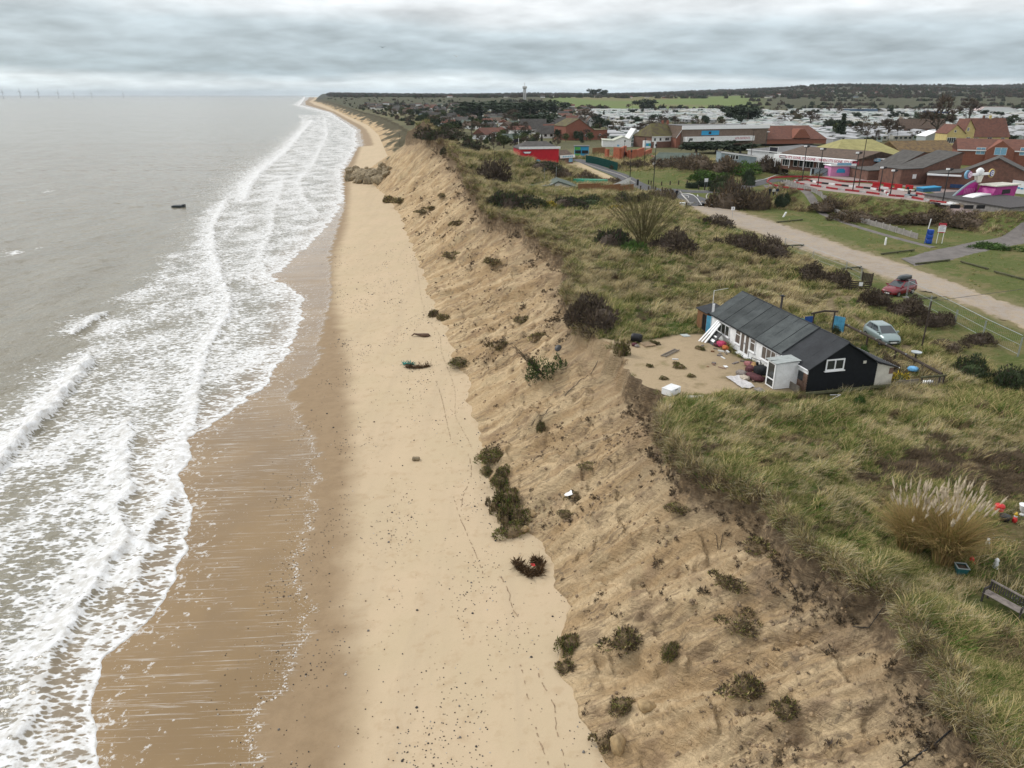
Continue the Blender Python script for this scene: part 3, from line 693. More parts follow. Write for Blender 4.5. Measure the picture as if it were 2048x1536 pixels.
GRASS = [proto_clump('g', 1, [M_STRAW, M_STRAW, M_PALE, M_BRN], 36, .75, .30, .9), proto_clump('g', 2, [M_STRAW, M_OLIVE, M_PALE], 34, .65, .28, 1.1),
         proto_clump('g', 3, [M_OLIVE, M_OLIVE, M_STRAW, M_GREEN], 34, .60, .30, .8), proto_clump('g', 4, [M_OLIVE, M_GREEN, M_STRAW], 36, .55, .32, .9),
         proto_clump('g', 5, [M_GREEN, M_GREEN, M_OLIVE], 34, .40, .32, .6), proto_clump('g', 6, [M_GREEN], 30, .34, .34, .5),
         proto_clump('g', 7, [M_BRN, M_STRAW, M_BRN, M_PURP], 34, .60, .32, .9), proto_clump('g', 8, [M_BRN, M_DKT], 34, .50, .34, .6)]
def exclude(x, y):
    return (signed(x, y, YARD) > -.1) | (signed(x, y, GRAVEL) > -.3) | inpoly(x, y, HOUSE) | (signed(x, y, EMB) > -.2)
NOGROW = [np.vstack([l + np.array([-w, 0]), (l + np.array([w, 0]))[::-1]]) for l, w in ((PATH_W, 1.3), (ROAD1_W, 3.6), (ROAD2_W, 3.4))] + [PL([(1800,514),(1850,500),(1950,479),(2048,463),(2048,486),(1985,498),(1900,519),(1832,530)], 7.2), PL([(1122,326),(1160,322),(1246,366),(1236,370),(1180,354),(1128,338)], 7.2)]                        # further paved or built places, filled in by the roads below
def grow_grass():
    rng = np.random.default_rng(11)
    N = 155000
    Y = 13 * (290 / 13.) ** rng.uniform(0, 1, N) ** .92; e = edge(Y); W = np.minimum(.92 * Y + 16 - e, 105) * rng.uniform(0, 1, N); X = e + W
    keep = ~exclude(X, Y)
    lawn = sst(0, 3, -signed(X, Y, DUNE)) * sst(33, 41, X + .10 * (Y - 60)) * sst(46, 54, Y) * sst(240, 200, Y)
    se_ = signed(X, Y, EMB); bank = sst(-9, -6, se_) * sst(215, 195, Y); lawn = lawn * (1 - bank)
    keep &= rng.uniform(0, 1, N) > lawn * .90
    keep &= rng.uniform(0, 1, N) < sst(300, 230, Y)
    for q in SANDY + NOGROW: keep &= ~inpoly(X, Y, q)
    keep &= ~((np.hypot(X + 17, Y - 232) < 14) & (rng.uniform(0, 1, N) < .85))
    bench = pg([(1900,1100),(2060,1000),(2300,1000),(2300,1230),(2020,1230)], 8)
    keep &= ~((signed(X, Y, bench) > 0) & (rng.uniform(0, 1, N) < .93))
    bx_ = P(2004, 1205, 8.4); keep &= np.hypot(X - bx_[0], Y - bx_[1]) > 1.35; ha = (X - H_O[0]) * _u[0] + (Y - H_O[1]) * _u[1]; hb = (X - H_O[0]) * _v[0] + (Y - H_O[1]) * _v[1]; keep &= ~((ha > -.6) & (ha < 12.4) & (hb > -1.2) & (hb < 16) & (rng.uniform(0, 1, N) < .8))
    X, Y, W, lawn = X[keep], Y[keep], W[keep], lawn[keep]; n = len(X)
    a = fbm(X * .16, Y * .16, 3, 101); bq = fbm(X * .7, Y * .7, 3, 102); d = fbm(X * .05, Y * .05, 3, 103)
    q = sst(-.35, .45, a + .5 * bq) + rng.normal(0, .22, n) + .22 * sst(58, 75, Y)
    idx = np.where(q > .70, rng.integers(0, 2, n), np.where(q > .35, rng.integers(1, 4, n), rng.integers(2, 4, n)))
    gm = .75 * sst(.15, .6, d + .6 * bq)
    for k, pq in enumerate(GREENS): gm = np.maximum(gm, sst(-1, 1.2, signed(X, Y, pq) + 1.5 * bq) * (.56 if k == 1 else .80))
    gm = np.maximum(gm, (.42 + .36 * sst(-.5, .3, bq)) * sst(52, 44, Y))
    idx = np.where(rng.uniform(0, 1, n) < gm, rng.choice([3, 4, 4, 5], n), idx)
    br = sst(-1, 1, signed(X, Y, BRACKEN) + 1.2 * bq); idx = np.where(rng.uniform(0, 1, n) < br * .95, 7, idx)
    idx = np.where((fbm(X * .33, Y * .33, 2, 130) > .42) & (rng.uniform(0, 1, n) < .6), 6, idx); idx = np.where((fbm(X * .21 + 5, Y * .21, 3, 133) > .48) & (rng.uniform(0, 1, n) < .75), 7, idx)  # brown patches, then dark clumps that stand in for broad shading bands
    idx = np.where((signed(X, Y, EMB) > -9) & (lawn < .4) & (Y > 95) & (rng.uniform(0, 1, n) < .75), 6, idx); idx = np.where((lawn > .4), np.where(rng.uniform(0, 1, n) < .5, 5, 2), idx)
    tall = sst(-.2, .5, fbm(X * .35, Y * .35, 2, 131))
    s = (.48 + .60 * tall) * rng.uniform(.7, 1.25, n) * (1 + Y / 170.) * np.where(lawn > .4, .35, 1) * np.where(idx >= 4, .78, 1.0)
    wind = .25 + .5 * fbm(X * .10, Y * .10, 2, 132)
    rot = np.stack([rng.normal(0, .12, n), rng.normal(.10, .12, n), wind + rng.normal(0, .35, n)], 1)
    Z = zland(X, Y) - .02
    # fringe that hangs over the lip of the cliff
    M = 5200; Ye = 13 * (240 / 13.) ** rng.uniform(0, 1, M); we = -rng.uniform(-.25, .30, M); Xe = edge(Ye) + we
    k2 = signed(Xe, Ye, YARD) < -1.2; k2 |= rng.uniform(0, 1, M) < .03
    Xe, Ye, we = Xe[k2], Ye[k2], we[k2]; m = len(Xe)
    ie = rng.choice([0, 1, 2, 6, 6, 7], m); re = np.stack([rng.normal(0, .25, m), np.where(we < 0, -.9 + .4 * rng.normal(size=m), -.35), math.pi * .0 + rng.normal(0, .5, m)], 1)
    flip = rng.uniform(0, 1, m) < .6; re[flip, 2] += math.pi; re[flip, 1] *= -.6
    se = rng.uniform(.5, .95, m) * (1 + Ye / 190.); Ze = zland(Xe, Ye) - .05
    # sparse tufts in the sandy yard and along the verges
    pts = np.vstack([np.stack([X, Y, Z], 1), np.stack([Xe, Ye, Ze], 1)])
    scatter('marram_grass', pts, np.vstack([rot, re]), np.concatenate([s, se]), np.concatenate([idx, ie]), GRASS)

def twigs(rng, n, rad, hgt, size, flat=.0, up=.5, lumps=5, fill=.55):
    """a lumpy dome of short bent twigs and small leaves"""
    L = [(rng.normal(0, .42), rng.normal(0, .42), rng.uniform(.35, .62), rng.uniform(.5, .95)) for _ in range(lumps)] + [(0, 0, .8, .8)]
    vs = []; fs = []
    while len(fs) < n:
        cx0, cy0, r, h = L[int(rng.integers(len(L)))]
        th = rng.uniform(0, 2 * math.pi); ph = math.acos(rng.uniform(0, 1)); rr = r * rng.uniform(fill, 1.05) ** .5
        p = np.array([cx0 + rr * math.sin(ph) * math.cos(th), cy0 + rr * math.sin(ph) * math.sin(th), h * rr / r * math.cos(ph)])
        dv = np.array([math.sin(ph) * math.cos(th), math.sin(ph) * math.sin(th), math.cos(ph) + up]) + rng.normal(0, .55, 3); dv /= np.linalg.norm(dv) + 1e-6
        sd = np.cross(dv, rng.normal(0, 1, 3)); sd /= np.linalg.norm(sd) + 1e-6
        l = size * rng.uniform(.6, 1.6); w = size * rng.uniform(.10, .30) if rng.uniform() < .7 else size * rng.uniform(.3, .55)
        p = p * np.array([rad, rad, hgt]); o = len(vs)
        vs += [tuple(p - dv * l * .5 - sd * w * .5), tuple(p - dv * l * .2 + sd * w), tuple(p + dv * l * .7)]
        fs.append((o, o + 1, o + 2))
    return vs, fs
BUSHM = {}
def bush_mesh(kind, var):
    """unit bush, radius 1, height about .8"""
    key = (kind, var)
    if key in BUSHM: return BUSHM[key]
    rng = np.random.default_rng(hash((len(kind), ord(kind[0]), var)) % 9999 + var * 31)
    spec = {'bramble': ([M_DKT, M_TWIG, M_PURP], [.45, .35, .2], 2600, .13), 'thicket': ([M_DKT, M_GORSE, M_EVER], [.5, .3, .2], 2600, .13), 'gorse': ([M_GORSE, M_EVER, M_DKT], [.6, .2, .2], 2400, .12),
            'flower': ([M_GORSE, M_YEL, M_DKT], [.35, .5, .15], 1500, .13), 'bracken': ([M_PURP, M_TWIG, M_BRN], [.5, .3, .2], 2400, .13), 'leafy': ([M_LEAF, M_GREEN, M_GORSE], [.5, .3, .2], 2200, .14),
            'evergreen': ([M_EVER, M_GORSE], [.75, .25], 2200, .14), 'turf': ([M_OLIVE, M_BRN, M_DKT, M_GREEN], [.40, .32, .20, .08], 2000, .15), 'deadtuft': ([M_BRN, M_OLIVE, M_STRAW, M_DKT, M_BRN], [.34, .22, .10, .26, .08], 1500, .17)}[kind]
    vs, fs = twigs(rng, spec[2], 1, 1, spec[3], lumps=5 + var % 3, fill=.45)
    mi = rng.choice(len(spec[0]), len(fs), p=spec[1])
    # inner mass so that the ground does not shine through
    core = MB(); nn = 10
    for i in range(4):
        for k in range(nn):
            a = 2 * math.pi * k / nn; zz = [0, .28, .48, .58][i]; rr = [.62, .56, .38, .02][i] * (1 + .18 * math.sin(3 * a + var))
            core.v.append((rr * math.cos(a), rr * math.sin(a), zz))
    o = len(vs); vs += core.v
    for i in range(3):
        for k in range(nn): fs.append((o + i * nn + k, o + i * nn + (k + 1) % nn, o + (i + 1) * nn + (k + 1) % nn, o + (i + 1) * nn + k))
    mi = list(mi) + [len(spec[0]) - 1 if kind == 'deadtuft' else 1 if kind == 'turf' else 0] * (3 * nn)
    me = bpy.data.meshes.new(kind + '_bush'); me.from_pydata(vs, [], fs)
    for m in spec[0]: me.materials.append(m)
    me.polygons.foreach_set('material_index', np.asarray(mi, np.int32)); me.update()
    BUSHM[key] = me; return me
NBUSH = [0]
def bush(px, py, wpx, hpx, kind, label, name='bush', cat='bush', group=None, dy=1.0, z0=8.0, rz=None):
    p, s = hitS(px, py, z0); NBUSH[0] += 1
    o = link(name, bush_mesh(kind, NBUSH[0] % 3)); w = wpx / s / 2; h = hpx / s * 1.12
    o.location = (p[0], p[1] + w * .55 * dy, ground(p[0], p[1] + w * .55 * dy) - .06 * h); o.scale = (w, w * dy, h); o.rotation_euler = (0, 0, random.uniform(-.4, .4) if rz is None else rz)
    return tag(o, label, cat, group)
grow_later = [grow_grass]
# ------------------------------------------------------------------ tracks, roads, paths
ASPH = mat('asphalt', (.085, .085, .088), .85, .25, .6, .2, 25); PAVE = mat('grey_paving', (.155, .140, .130), .85, .25, .8, .2, 14); KPAVE = mat('kart_paving', (.30, .225, .205), .8, .2, .5, .1, 10, c2=(.25, .20, .19)); SANDF = mat('sand_forecourt', (.42, .33, .20), .9, .2, .3, .2, 6); LINE = mat('road_paint', (.62, .62, .60), .7, .2, 4); CONC = mat('concrete', (.38, .36, .33), .85, .25, 2, .2, 12)
def gravel_mat():
    m, nt, b = new_mat('gravel'); g = NG(nt); p = g.pos(); ac = g.attr('across')
    n1 = g.noise(p, .35, 5, .65); n2 = g.noise(p, 7, 4, .7); n3 = g.noise(g.map(p, (1, 1, 1)), 1.6, 5, .65)
    c = g.mix(g.ss(n1, .35, .65), (.30, .245, .185), (.37, .30, .215)); c = g.mix(g.m('MULTIPLY', g.ss(ac, .9, .55), g.m('MULTIPLY', g.ss(n3, .35, .6), .65)), c, (.33, .30, .27))
    c = g.mix(g.m('MULTIPLY', g.ss(g.m('ADD', ac, g.m('MULTIPLY', g.m('SUBTRACT', n3, .5), .9)), .70, 1.0), .85), c, (.17, .15, .065)); c = g.mix(g.m('MULTIPLY', g.ss(n2, .5, .75), .5), c, (.17, .14, .105))
    g.l.new(c, b.inputs['Base Color']); b.inputs['Roughness'].default_value = .95; b.inputs['Specular IOR Level'].default_value = .1; g.l.new(g.bump(g.m('ADD', n2, n3), .5, .08), b.inputs['Normal']); return m
def resample(pts, step):
    pts = np.asarray(pts, float); d = np.concatenate([[0], np.cumsum(np.hypot(*np.diff(pts, axis=0).T))]); n = max(2, int(d[-1] / step)); q = np.linspace(0, d[-1], n)
    return np.stack([np.interp(q, d, pts[:, 0]), np.interp(q, d, pts[:, 1])], 1)
def smooth(pts, it=2):
    pts = np.asarray(pts, float)
    for _ in range(it):
        a = pts[:-1] * .75 + pts[1:] * .25; b = pts[:-1] * .25 + pts[1:] * .75; pts = np.vstack([pts[:1], np.stack([a, b], 1).reshape(-1, 2), pts[-1:]])
    return pts
def band(name, Lp, Rp, m, lift=.05, na=8, step=1.0, rag=0., kind='structure', fine=True):
    """sheet between two edge lines, lying on the ground"""
    n = max(len(resample(Lp, step)), len(resample(Rp, step)))
    def rs(p):
        p = np.asarray(p, float); d = np.concatenate([[0], np.cumsum(np.hypot(*np.diff(p, axis=0).T))]); q = np.linspace(0, d[-1], n); return np.stack([np.interp(q, d, p[:, 0]), np.interp(q, d, p[:, 1])], 1)
    A, B = rs(Lp), rs(Rp); f = np.linspace(0, 1, na)
    XY = A[:, None] * (1 - f)[None, :, None] + B[:, None] * f[None, :, None]
    if rag:
        w = np.abs(f - .5)[None] * 2; dirn = (B - A) / (np.linalg.norm(B - A, axis=1)[:, None] + 1e-9); s = np.sign(f - .5)[None]
        off = (w ** 3) * s * rag * (fbm(XY[..., 0] * .5, XY[..., 1] * .5, 3, 400) + .4 * noise2(XY[..., 0] * 2, XY[..., 1] * 2, 401)); XY = XY + dirn[:, None] * off[..., None]
    Z = zland(XY[..., 0].ravel(), XY[..., 1].ravel(), fine) + lift; Z = Z - .12 * (np.abs(f - .5)[None].repeat(n, 0).ravel() > .49) * (1 if lift < .2 else 0)
    idx = np.arange(n * na).reshape(n, na); q = np.stack([idx[:-1, :-1], idx[:-1, 1:], idx[1:, 1:], idx[1:, :-1]], -1).reshape(-1, 4)
    V = np.stack([XY[..., 0].ravel(), XY[..., 1].ravel(), Z], 1); a = P
    if len(V) and np.cross(V[q[0, 1]] - V[q[0, 0]], V[q[0, 3]] - V[q[0, 0]])[2] < 0: q = q[:, ::-1]
    me = mesh_np(name, V, q, [m], True, dict(across=np.tile(np.abs(f - .5) * 2, n))); return link(name, me, kind=kind)
def ribbon(name, pts, width, m, lift=.05, na=5, step=1.0, **k):
    p = smooth(pts); d = np.gradient(p, axis=0); d /= np.linalg.norm(d, axis=1)[:, None] + 1e-9; nrm = np.stack([-d[:, 1], d[:, 0]], 1)
    w = np.asarray(width, float) * np.ones(len(p)) / 2 if np.isscalar(width) else np.interp(np.linspace(0, 1, len(p)), np.linspace(0, 1, len(width)), width) / 2
    return band(name, p + nrm * w[:, None], p - nrm * w[:, None], m, lift, na, step, **k)
GR_R = PL([(1405,402),(1440,412),(1490,424),(1560,445),(1640,472),(1700,495),(1790,520),(1860,545),(1950,580),(2048,615),(2250,690),(2700,857)], 7)
GR_L = PL([(1378,412),(1400,434),(1450,450),(1500,463),(1560,487),(1640,513),(1700,531),(1760,556),(1830,582),(1900,601),(1960,623),(2048,660),(2250,745),(2700,934)], 7)
band('gravel_track', smooth(GR_L), smooth(GR_R), gravel_mat(), .06, 18, .5, rag=1.6)
ribbon('tarmac_path', PATH_W, 1.7, PAVE, .07, 5, .6)
band('paved_ramp', PL([(1800,514),(1850,500),(1950,479),(2048,463),(2300,430)], 7.2), PL([(1832,530),(1900,519),(1985,498),(2048,486),(2300,455)], 7.2), PAVE, .07, 8, .6, rag=.3)
ribbon('road', ROAD1_W, [5.0, 5.2, 5.5, 7.5, 8.5, 7.0], ASPH, .06, 8, 1.0)
ribbon('side_road', ROAD2_W, [7.0, 6.0, 5.5, 5.0, 5.0], ASPH, .075, 7, 1.0)
band('sand_forecourt', PL([(1122,326),(1160,322),(1190,337),(1222,352),(1246,366)], 7.2), PL([(1128,338),(1140,341),(1180,354),(1215,364),(1236,370)], 7.2), SANDF, .045, 8, 1.0, rag=.8)
band('forecourt', PL([(1578,338),(1640,337),(1720,340),(1800,352),(1900,372),(2048,392)], 10), PL([(1560,352),(1640,354),(1690,362),(1740,366),(1830,378),(1960,410)], 10), KPAVE, .05, 8, 1.5)
band('kart_track', PL([(1536,360),(1545,356),(1600,353),(1665,358),(1690,364),(1740,366),(1832,380),(1900,396),(1975,412)], 10), PL([(1540,366),(1565,372),(1600,377),(1660,384),(1740,393),(1800,400),(1860,408),(1900,414),(1970,416)], 10), KPAVE, .07, 8, 1.0)
def mark(pts, w, name='road_marking', z=.12):
    ribbon(name, PL(pts, 7), w, LINE, z, 3, .5)
mark([(1362,388),(1384,388),(1394,397)], .25); mark([(1368,391),(1378,392),(1376,397)], .2); mark([(1394,397),(1404,411)], .3); mark([(1363,390),(1381,411)], .3); mark([(1395,390),(1396,394)], .2)
for k in range(4): mark([(1380 + 14 * k, 407.5 - .3 * k), (1389 + 14 * k, 407.2 - .3 * k)], .3)
mark([(1502,367),(1540,360),(1575,350)], .2)
# kerbs
def kerb(pts, label):
    p = resample(smooth(PL(pts, 7)), 1.0); t = thing('kerb', label, 'kerb'); mid = p[len(p) // 2]; t.location = (mid[0], mid[1], 0)
    st = MB()
    for a, b in zip(p[:-1], p[1:]):
        an = math.atan2(b[1] - a[1], b[0] - a[0]); c = (a + b) / 2 - mid; z = float(zland(np.array([(a[0] + b[0]) / 2]), np.array([(a[1] + b[1]) / 2]))[0]); st.cbox((c[0], c[1], z + .03), (np.hypot(*(b - a)) - .02, .18, .26), 0, an)
    st.build('kerb_stone', CONC, t)
kerb([(1360,383),(1366,392),(1374,402),(1381,411)], 'pale kerb on the seaward side of the road junction'); kerb([(1416,388),(1411,394),(1418,403),(1430,411)], 'pale kerb below the purple-brown bushes'); kerb([(1376,381),(1395,383),(1418,382)], 'pale kerb of the grass island with the clipped hedges'); kerb([(1170,328),(1200,339),(1240,352),(1270,368)], 'kerb below the green bank and palisade fence')
# ------------------------------------------------------------------ the bungalow on the edge and its garden
W_WHITE = mat('white_paint', (.74, .75, .75), .55, .10, 2.0, .1, 30, c2=(.62, .63, .62)); W_TRIM = mat('white_trim', (.80, .81, .81), .4, .05)
W_BLACK = mat('black_weatherboard', (.0085, .0105, .0125), .75, .3, 3, .25, 30, spec=.2); FELT = mat('roof_felt', (.060, .068, .068), .9, .3, .9, .3, 60, c2=(.040, .046, .047), rvar=.22); FELT2 = mat('roof_felt_new', (.036, .039, .043), .88, .25, .9, .25, 60, rvar=.10)
SEAM = mat('felt_seam', (.022, .024, .026), .9); GLASS = mat('window_glass', (.028, .034, .036), .12, .3, 1.2, spec=.6); GLASSB = mat('window_glass_curtain', (.13, .11, .095), .3, .4, 4, spec=.5); CREAM = mat('cream_board', (.60, .58, .50), .6, .12, 2); BRICKB = mat('brown_brick', (.20, .125, .09), .85, .35, 7)
WOODG = mat('grey_wood', (.21, .185, .155), .85, .35, 4, .3, 25); WOODD = mat('dark_wood', (.060, .046, .036), .85, .4, 4, .3, 25); WOODB = mat('brown_wood', (.20, .10, .045), .8, .3, 4, .2, 25); BLUEP = mat('blue_paint', (.09, .33, .50), .6, .2, 3); MOSSW = mat('mossy_timber', (.085, .085, .045), .9, .4, 3, .3, 20)
METALG = mat('galvanised', (.36, .39, .41), .45, .2, 5, metal=.5); BLACKP = mat('black_plastic', (.012, .013, .015), .45, .3, 4)
PORCHR = mat('porch_roof_sheet', (.33, .36, .35), .6, .2, 3)
def window(parent, o, ux, uz, w, h, n=1, frame=W_TRIM, pane=None, fw=.06, top=None, sill=False, nrm=None):
    """frame with n lights; o = lower left corner, ux / uz = unit vectors along and up, nrm outwards"""
    o, ux, uz = Vector(o), Vector(ux), Vector(uz); nn = Vector(nrm) if nrm else ux.cross(uz)
    def bx(mb, a0, a1, b0, b1, d0, d1):
        vs = [o + ux * a + uz * b + nn * d for d in (d0, d1) for a, b in ((a0, b0), (a1, b0), (a1, b1), (a0, b1))]
        mb.add(vs, [(0, 1, 2, 3), (4, 7, 6, 5), (0, 4, 5, 1), (1, 5, 6, 2), (2, 6, 7, 3), (3, 7, 4, 0)])
    f = MB(); bx(f, 0, w, 0, fw, .004, .055); bx(f, 0, w, h - fw, h, .004, .055); bx(f, 0, fw, fw, h - fw, .004, .055); bx(f, w - fw, w, fw, h - fw, .004, .055)
    for i in range(1, n): x = w * i / n; bx(f, x - fw * .45, x + fw * .45, fw, h - fw, .004, .05)
    if top: bx(f, fw, w - fw, h * top - fw * .4, h * top + fw * .4, .004, .048)
    fo = f.build('window', frame, parent)
    for i in range(n):
        g_ = MB(); bx(g_, w * i / n + fw * .5, w * (i + 1) / n - fw * .5, fw * .9, h - fw * .9, .006, .022); g_.build('pane', pane or GLASS, fo)
    if sill: s = MB(); bx(s, -.08, w + .08, -.07, -.004, .004, .13); s.build('sill', frame, fo)
    return fo
def clad(mb, x, y0, y1, z0, z1, nrm, step=.16, axis='y', mi=0):
    """lapped boards on a wall plane"""
    z = z0
    while z < z1 - .02:
        zt = min(z + step, z1); a, b = .045, .012
        if axis == 'y': vs = [(x + nrm * a, y0, z), (x + nrm * a, y1, z), (x + nrm * b, y1, zt), (x + nrm * b, y0, zt), (x, y0, z), (x, y1, z)]
        else: vs = [(y0, x + nrm * a, z), (y1, x + nrm * a, z), (y1, x + nrm * b, zt), (y0, x + nrm * b, zt), (y0, x, z), (y1, x, z)]
        mb.add(vs, [(0, 1, 2, 3), (4, 5, 1, 0)], mi); z += step
def bungalow():
    t = thing('bungalow', 'white and black timber bungalow with dark felt roof close to the cliff edge', 'bungalow', (H_O[0], H_O[1], 8.0), H_TH)
    W, L1, L2, ev, rg = H_W, H_L1, H_L2, 1.86, 3.60
    prof = [(0.02, -.3), (W - .02, -.3), (W - .02, ev), (W / 2, rg - .06), (0.02, ev)]
    MB().prism(prof, .06, L2 - .02).build('wall', W_WHITE, t)
    c = MB(); clad(c, 0.02, L1, L2, 0.02, ev - .05, -1); o = c.build('cladding', W_WHITE, t); o['kind'] = 'stuff'
    # black gable in wide lapped boards
    g = MB(); z = -.05
    while z < rg - .1:
        zt = z + .18; xa = 0 if z < ev else (z - ev) / (rg - ev) * W / 2; xb = 0 if zt < ev else min((zt - ev) / (rg - ev) * W / 2, W / 2 - .02)
        g.add([(xa, .02, z), (W - xa, .02, z), (W - xb, .05, zt), (xb, .05, zt), (xa, .06, z), (W - xa, .06, z)], [(0, 1, 2, 3), (4, 5, 1, 0)]); z = zt
    g.build('black_gable', W_BLACK, t)
    # roof: felt laid in strips, each a piece
    def slope(b0, b1, lift, m, side, name='felt_strip'):
        mb = MB(); ov = .16
        s = (rg - ev) / (W / 2)
        if side < 0: A = (-ov, ev - ov * s); B = (W / 2, rg)
        else: A = (W + ov, ev - ov * s); B = (W / 2, rg)
        n = 8; vs = []
        for k in range(n + 1):
            f = k / n; x = A[0] + (B[0] - A[0]) * f; z = A[1] + (B[1] - A[1]) * f + .06 + lift + .012 * math.sin(k * 1.7 + b0)
            vs += [(x, b0, z), (x, b1, z + .012), (x, b0, z - .07), (x, b1, z - .07)]
        fs = []
        for k in range(n):
            o = 4 * k; fs += [(o, o + 4, o + 5, o + 1), (o + 2, o + 3, o + 7, o + 6), (o, o + 2, o + 6, o + 4), (o + 1, o + 5, o + 7, o + 3)]
        fs += [(0, 1, 3, 2), (4 * n, 4 * n + 2, 4 * n + 3, 4 * n + 1)]
        mb.add(vs, fs); return mb.build(name, m, roof)
    roof = MB().tube([(W / 2, -.14, rg + .075), (W / 2, L1, rg + .08)], .05, 6).tube([(W / 2, L1, rg + .12), (W / 2, L2 + .22, rg + .11)], .055, 6).build('roof', FELT2, t)
    nb = 9
    for i in range(nb):
        b0 = L1 + (L2 + .22 - L1) * i / nb; b1 = L1 + (L2 + .22 - L1) * (i + 1) / nb + .05
        for sd in (-1, 1):
            slope(b0, b1, .055 + .022 * (i % 2), FELT, sd)
            if i: xe = -.17 if sd < 0 else W + .17; MB().tube([(xe, b0 + .02, ev + .02), (W / 2, b0 + .02, rg + .135)], .026, 5).build('felt_seam', SEAM, roof)
    for i in range(3):
        b0 = -.16 + (L1 + .16) * i / 3; b1 = -.16 + (L1 + .16) * (i + 1) / 3 + (.0 if i == 2 else .04)
        for sd in (-1, 1): slope(b0, b1, .0 + .018 * (i % 2), FELT2, sd)
    MB().tube([(-.1, L1 + .03, ev + .10), (W / 2, L1 + .03, rg + .16)], .045, 5).build('felt_joint', FELT2, roof)
    # gutters
    MB().tube([(-.19, L1, ev - .05), (-.19, L2 + .2, ev - .05)], .035, 5).build('gutter', W_BLACK, t)
    MB().tube([(-.19, -.1, ev - .08), (-.19, L1 - .1, ev - .08)], .04, 5).build('gutter', W_TRIM, t)
    # front windows and french doors, x = -.03 plane, going along -y so that frames face the sea
    X0 = -.025
    def fw(bl, z, w, h, n, **k): return window(t, (X0, bl, z), (0, -1, 0), (0, 0, 1), w, h, n, nrm=(-1, 0, 0), **k)
    fw(13.2, .68, 2.0, .95, 3, sill=True); fw(10.15, .62, .82, 1.15, 1, top=.68, pane=GLASSB, sill=True); fw(7.82, .68, .78, 1.05, 1, top=.68, pane=GLASSB, sill=True); fw(6.05, .62, 1.95, 1.05, 3, pane=GLASSB, sill=True)
    d = MB(); y1 = 9.3
    for k in range(2):
        a = y1 - .72 * k; dd = MB(); dd.box((X0 - .06, a - .70, .02), (X0 - .004, a - .60, 1.9)); dd.box((X0 - .06, a - .10, .02), (X0 - .004, a, 1.9)); dd.box((X0 - .06, a - .60, .02), (X0 - .004, a - .10, .22)); dd.box((X0 - .06, a - .60, 1.8), (X0 - .004, a - .10, 1.9))
        do = dd.build('french_door', W_TRIM, t); MB().box((X0 - .03, a - .60, .22), (X0 - .006, a - .10, 1.8)).build('pane', GLASSB, do); MB().box((X0 - .09, a - (.66 if k == 0 else .08), .95), (X0 - .06, a - (.62 if k == 0 else .04), 1.08)).build('handle', METALG, do)
    MB().box((X0 - .35, 7.7, -.06), (X0 - .005, 9.5, .02)).build('doorstep', W_TRIM, t)
    # black gable window and vent
    wn = window(t, (1.30, .018, 1.58), (1, 0, 0), (0, 0, 1), 1.5, .86, 2, nrm=(0, -1, 0), fw=.10, sill=True)
    MB().box((4.38, -.02, 1.90), (4.62, .018, 2.10)).build('vent', CREAM, t)
    # lean-to at the back with a cream end
    MB().prism([(W + .01, -.2), (W + 1.52, -.2), (W + 1.52, 1.36), (W + .01, 1.78)], .10, 4.4).build('lean_to', CREAM, t)
    MB().box((W + 1.15, .085, .85), (W + 1.50, .098, 1.32)).build('brown_board', BRICKB, t)
    MB().prism([(W - .25, 1.99), (W + 1.75, 1.35), (W + 1.75, 1.41), (W - .25, 2.06)], -.12, 4.55).build('lean_to_roof', FELT2, t)
    MB().tube([(W + 1.78, -.15, 1.36), (W + 1.78, 4.6, 1.36)], .035, 5).build('gutter', W_TRIM, t)
    # porch
    MB().box((-1.85, 1.18, .0), (-.01, 2.28, 1.98)).build('porch', W_WHITE, t)
    c = MB(); clad(c, 1.18, -1.85, -.01, .02, 1.96, -1, .155, 'x'); c.build('porch_boards', W_WHITE, t)['kind'] = 'stuff'
    pr = MB().prism([(-2.02, 1.99), (.02, 2.09), (.02, 2.13), (-2.02, 2.03)], 1.05, 2.40).build('porch_roof', PORCHR, t)
    MB().box((-2.03, 1.70, 2.034), (.0, 1.74, 2.06)).build('roof_batten', W_BLACK, pr)
    dd = MB(); x = -1.855
    for lo, hi in (((x - .05, 1.20, .03), (x - .003, 1.32, 1.95)), ((x - .05, 2.12, .03), (x - .003, 2.26, 1.95)), ((x - .05, 1.32, .03), (x - .003, 2.12, .12)), ((x - .05, 1.32, .62), (x - .003, 2.12, .72)), ((x - .05, 1.32, 1.84), (x - .003, 2.12, 1.95))): dd.box(lo, hi)
    do = dd.build('porch_door', W_TRIM, t); MB().box((x - .03, 1.32, .12), (x - .005, 2.12, .62)).build('pane', GLASS, do); MB().box((x - .03, 1.32, .72), (x - .005, 2.12, 1.84)).build('pane', GLASS, do)
    MB().box((-.06, .06, -.1), (.015, 1.12, .72)).build('low_wall', BRICKB, t); MB().box((-.065, .04, 1.42), (.012, 1.15, 1.80)).build('white_board', W_TRIM, t)
    MB().box((-.05, .5, .74), (.014, 1.14, 1.40)).build('side_window', GLASS, t); MB().box((-.052, .06, .74), (.014, .49, 1.40)).build('brick_pier', BRICKB, t); MB().box((-.60, .02, -.15), (-.55, 1.2, .55)).build('wind_board', WOODG, t)
    # flue and aerial
    f = MB().tube([(W / 2 + .35, 9.1, rg - .2), (W / 2 + .35, 9.1, rg + 1.05)], .09, 8).build('flue', mat('flue', (.07, .06, .055), .7), t); MB().lathe([(.20, 0), (.20, .05), (.05, .12)], 10, M=Matrix.Translation((W / 2 + .35, 9.1, rg + 1.05))).build('cowl', BLACKP, f)
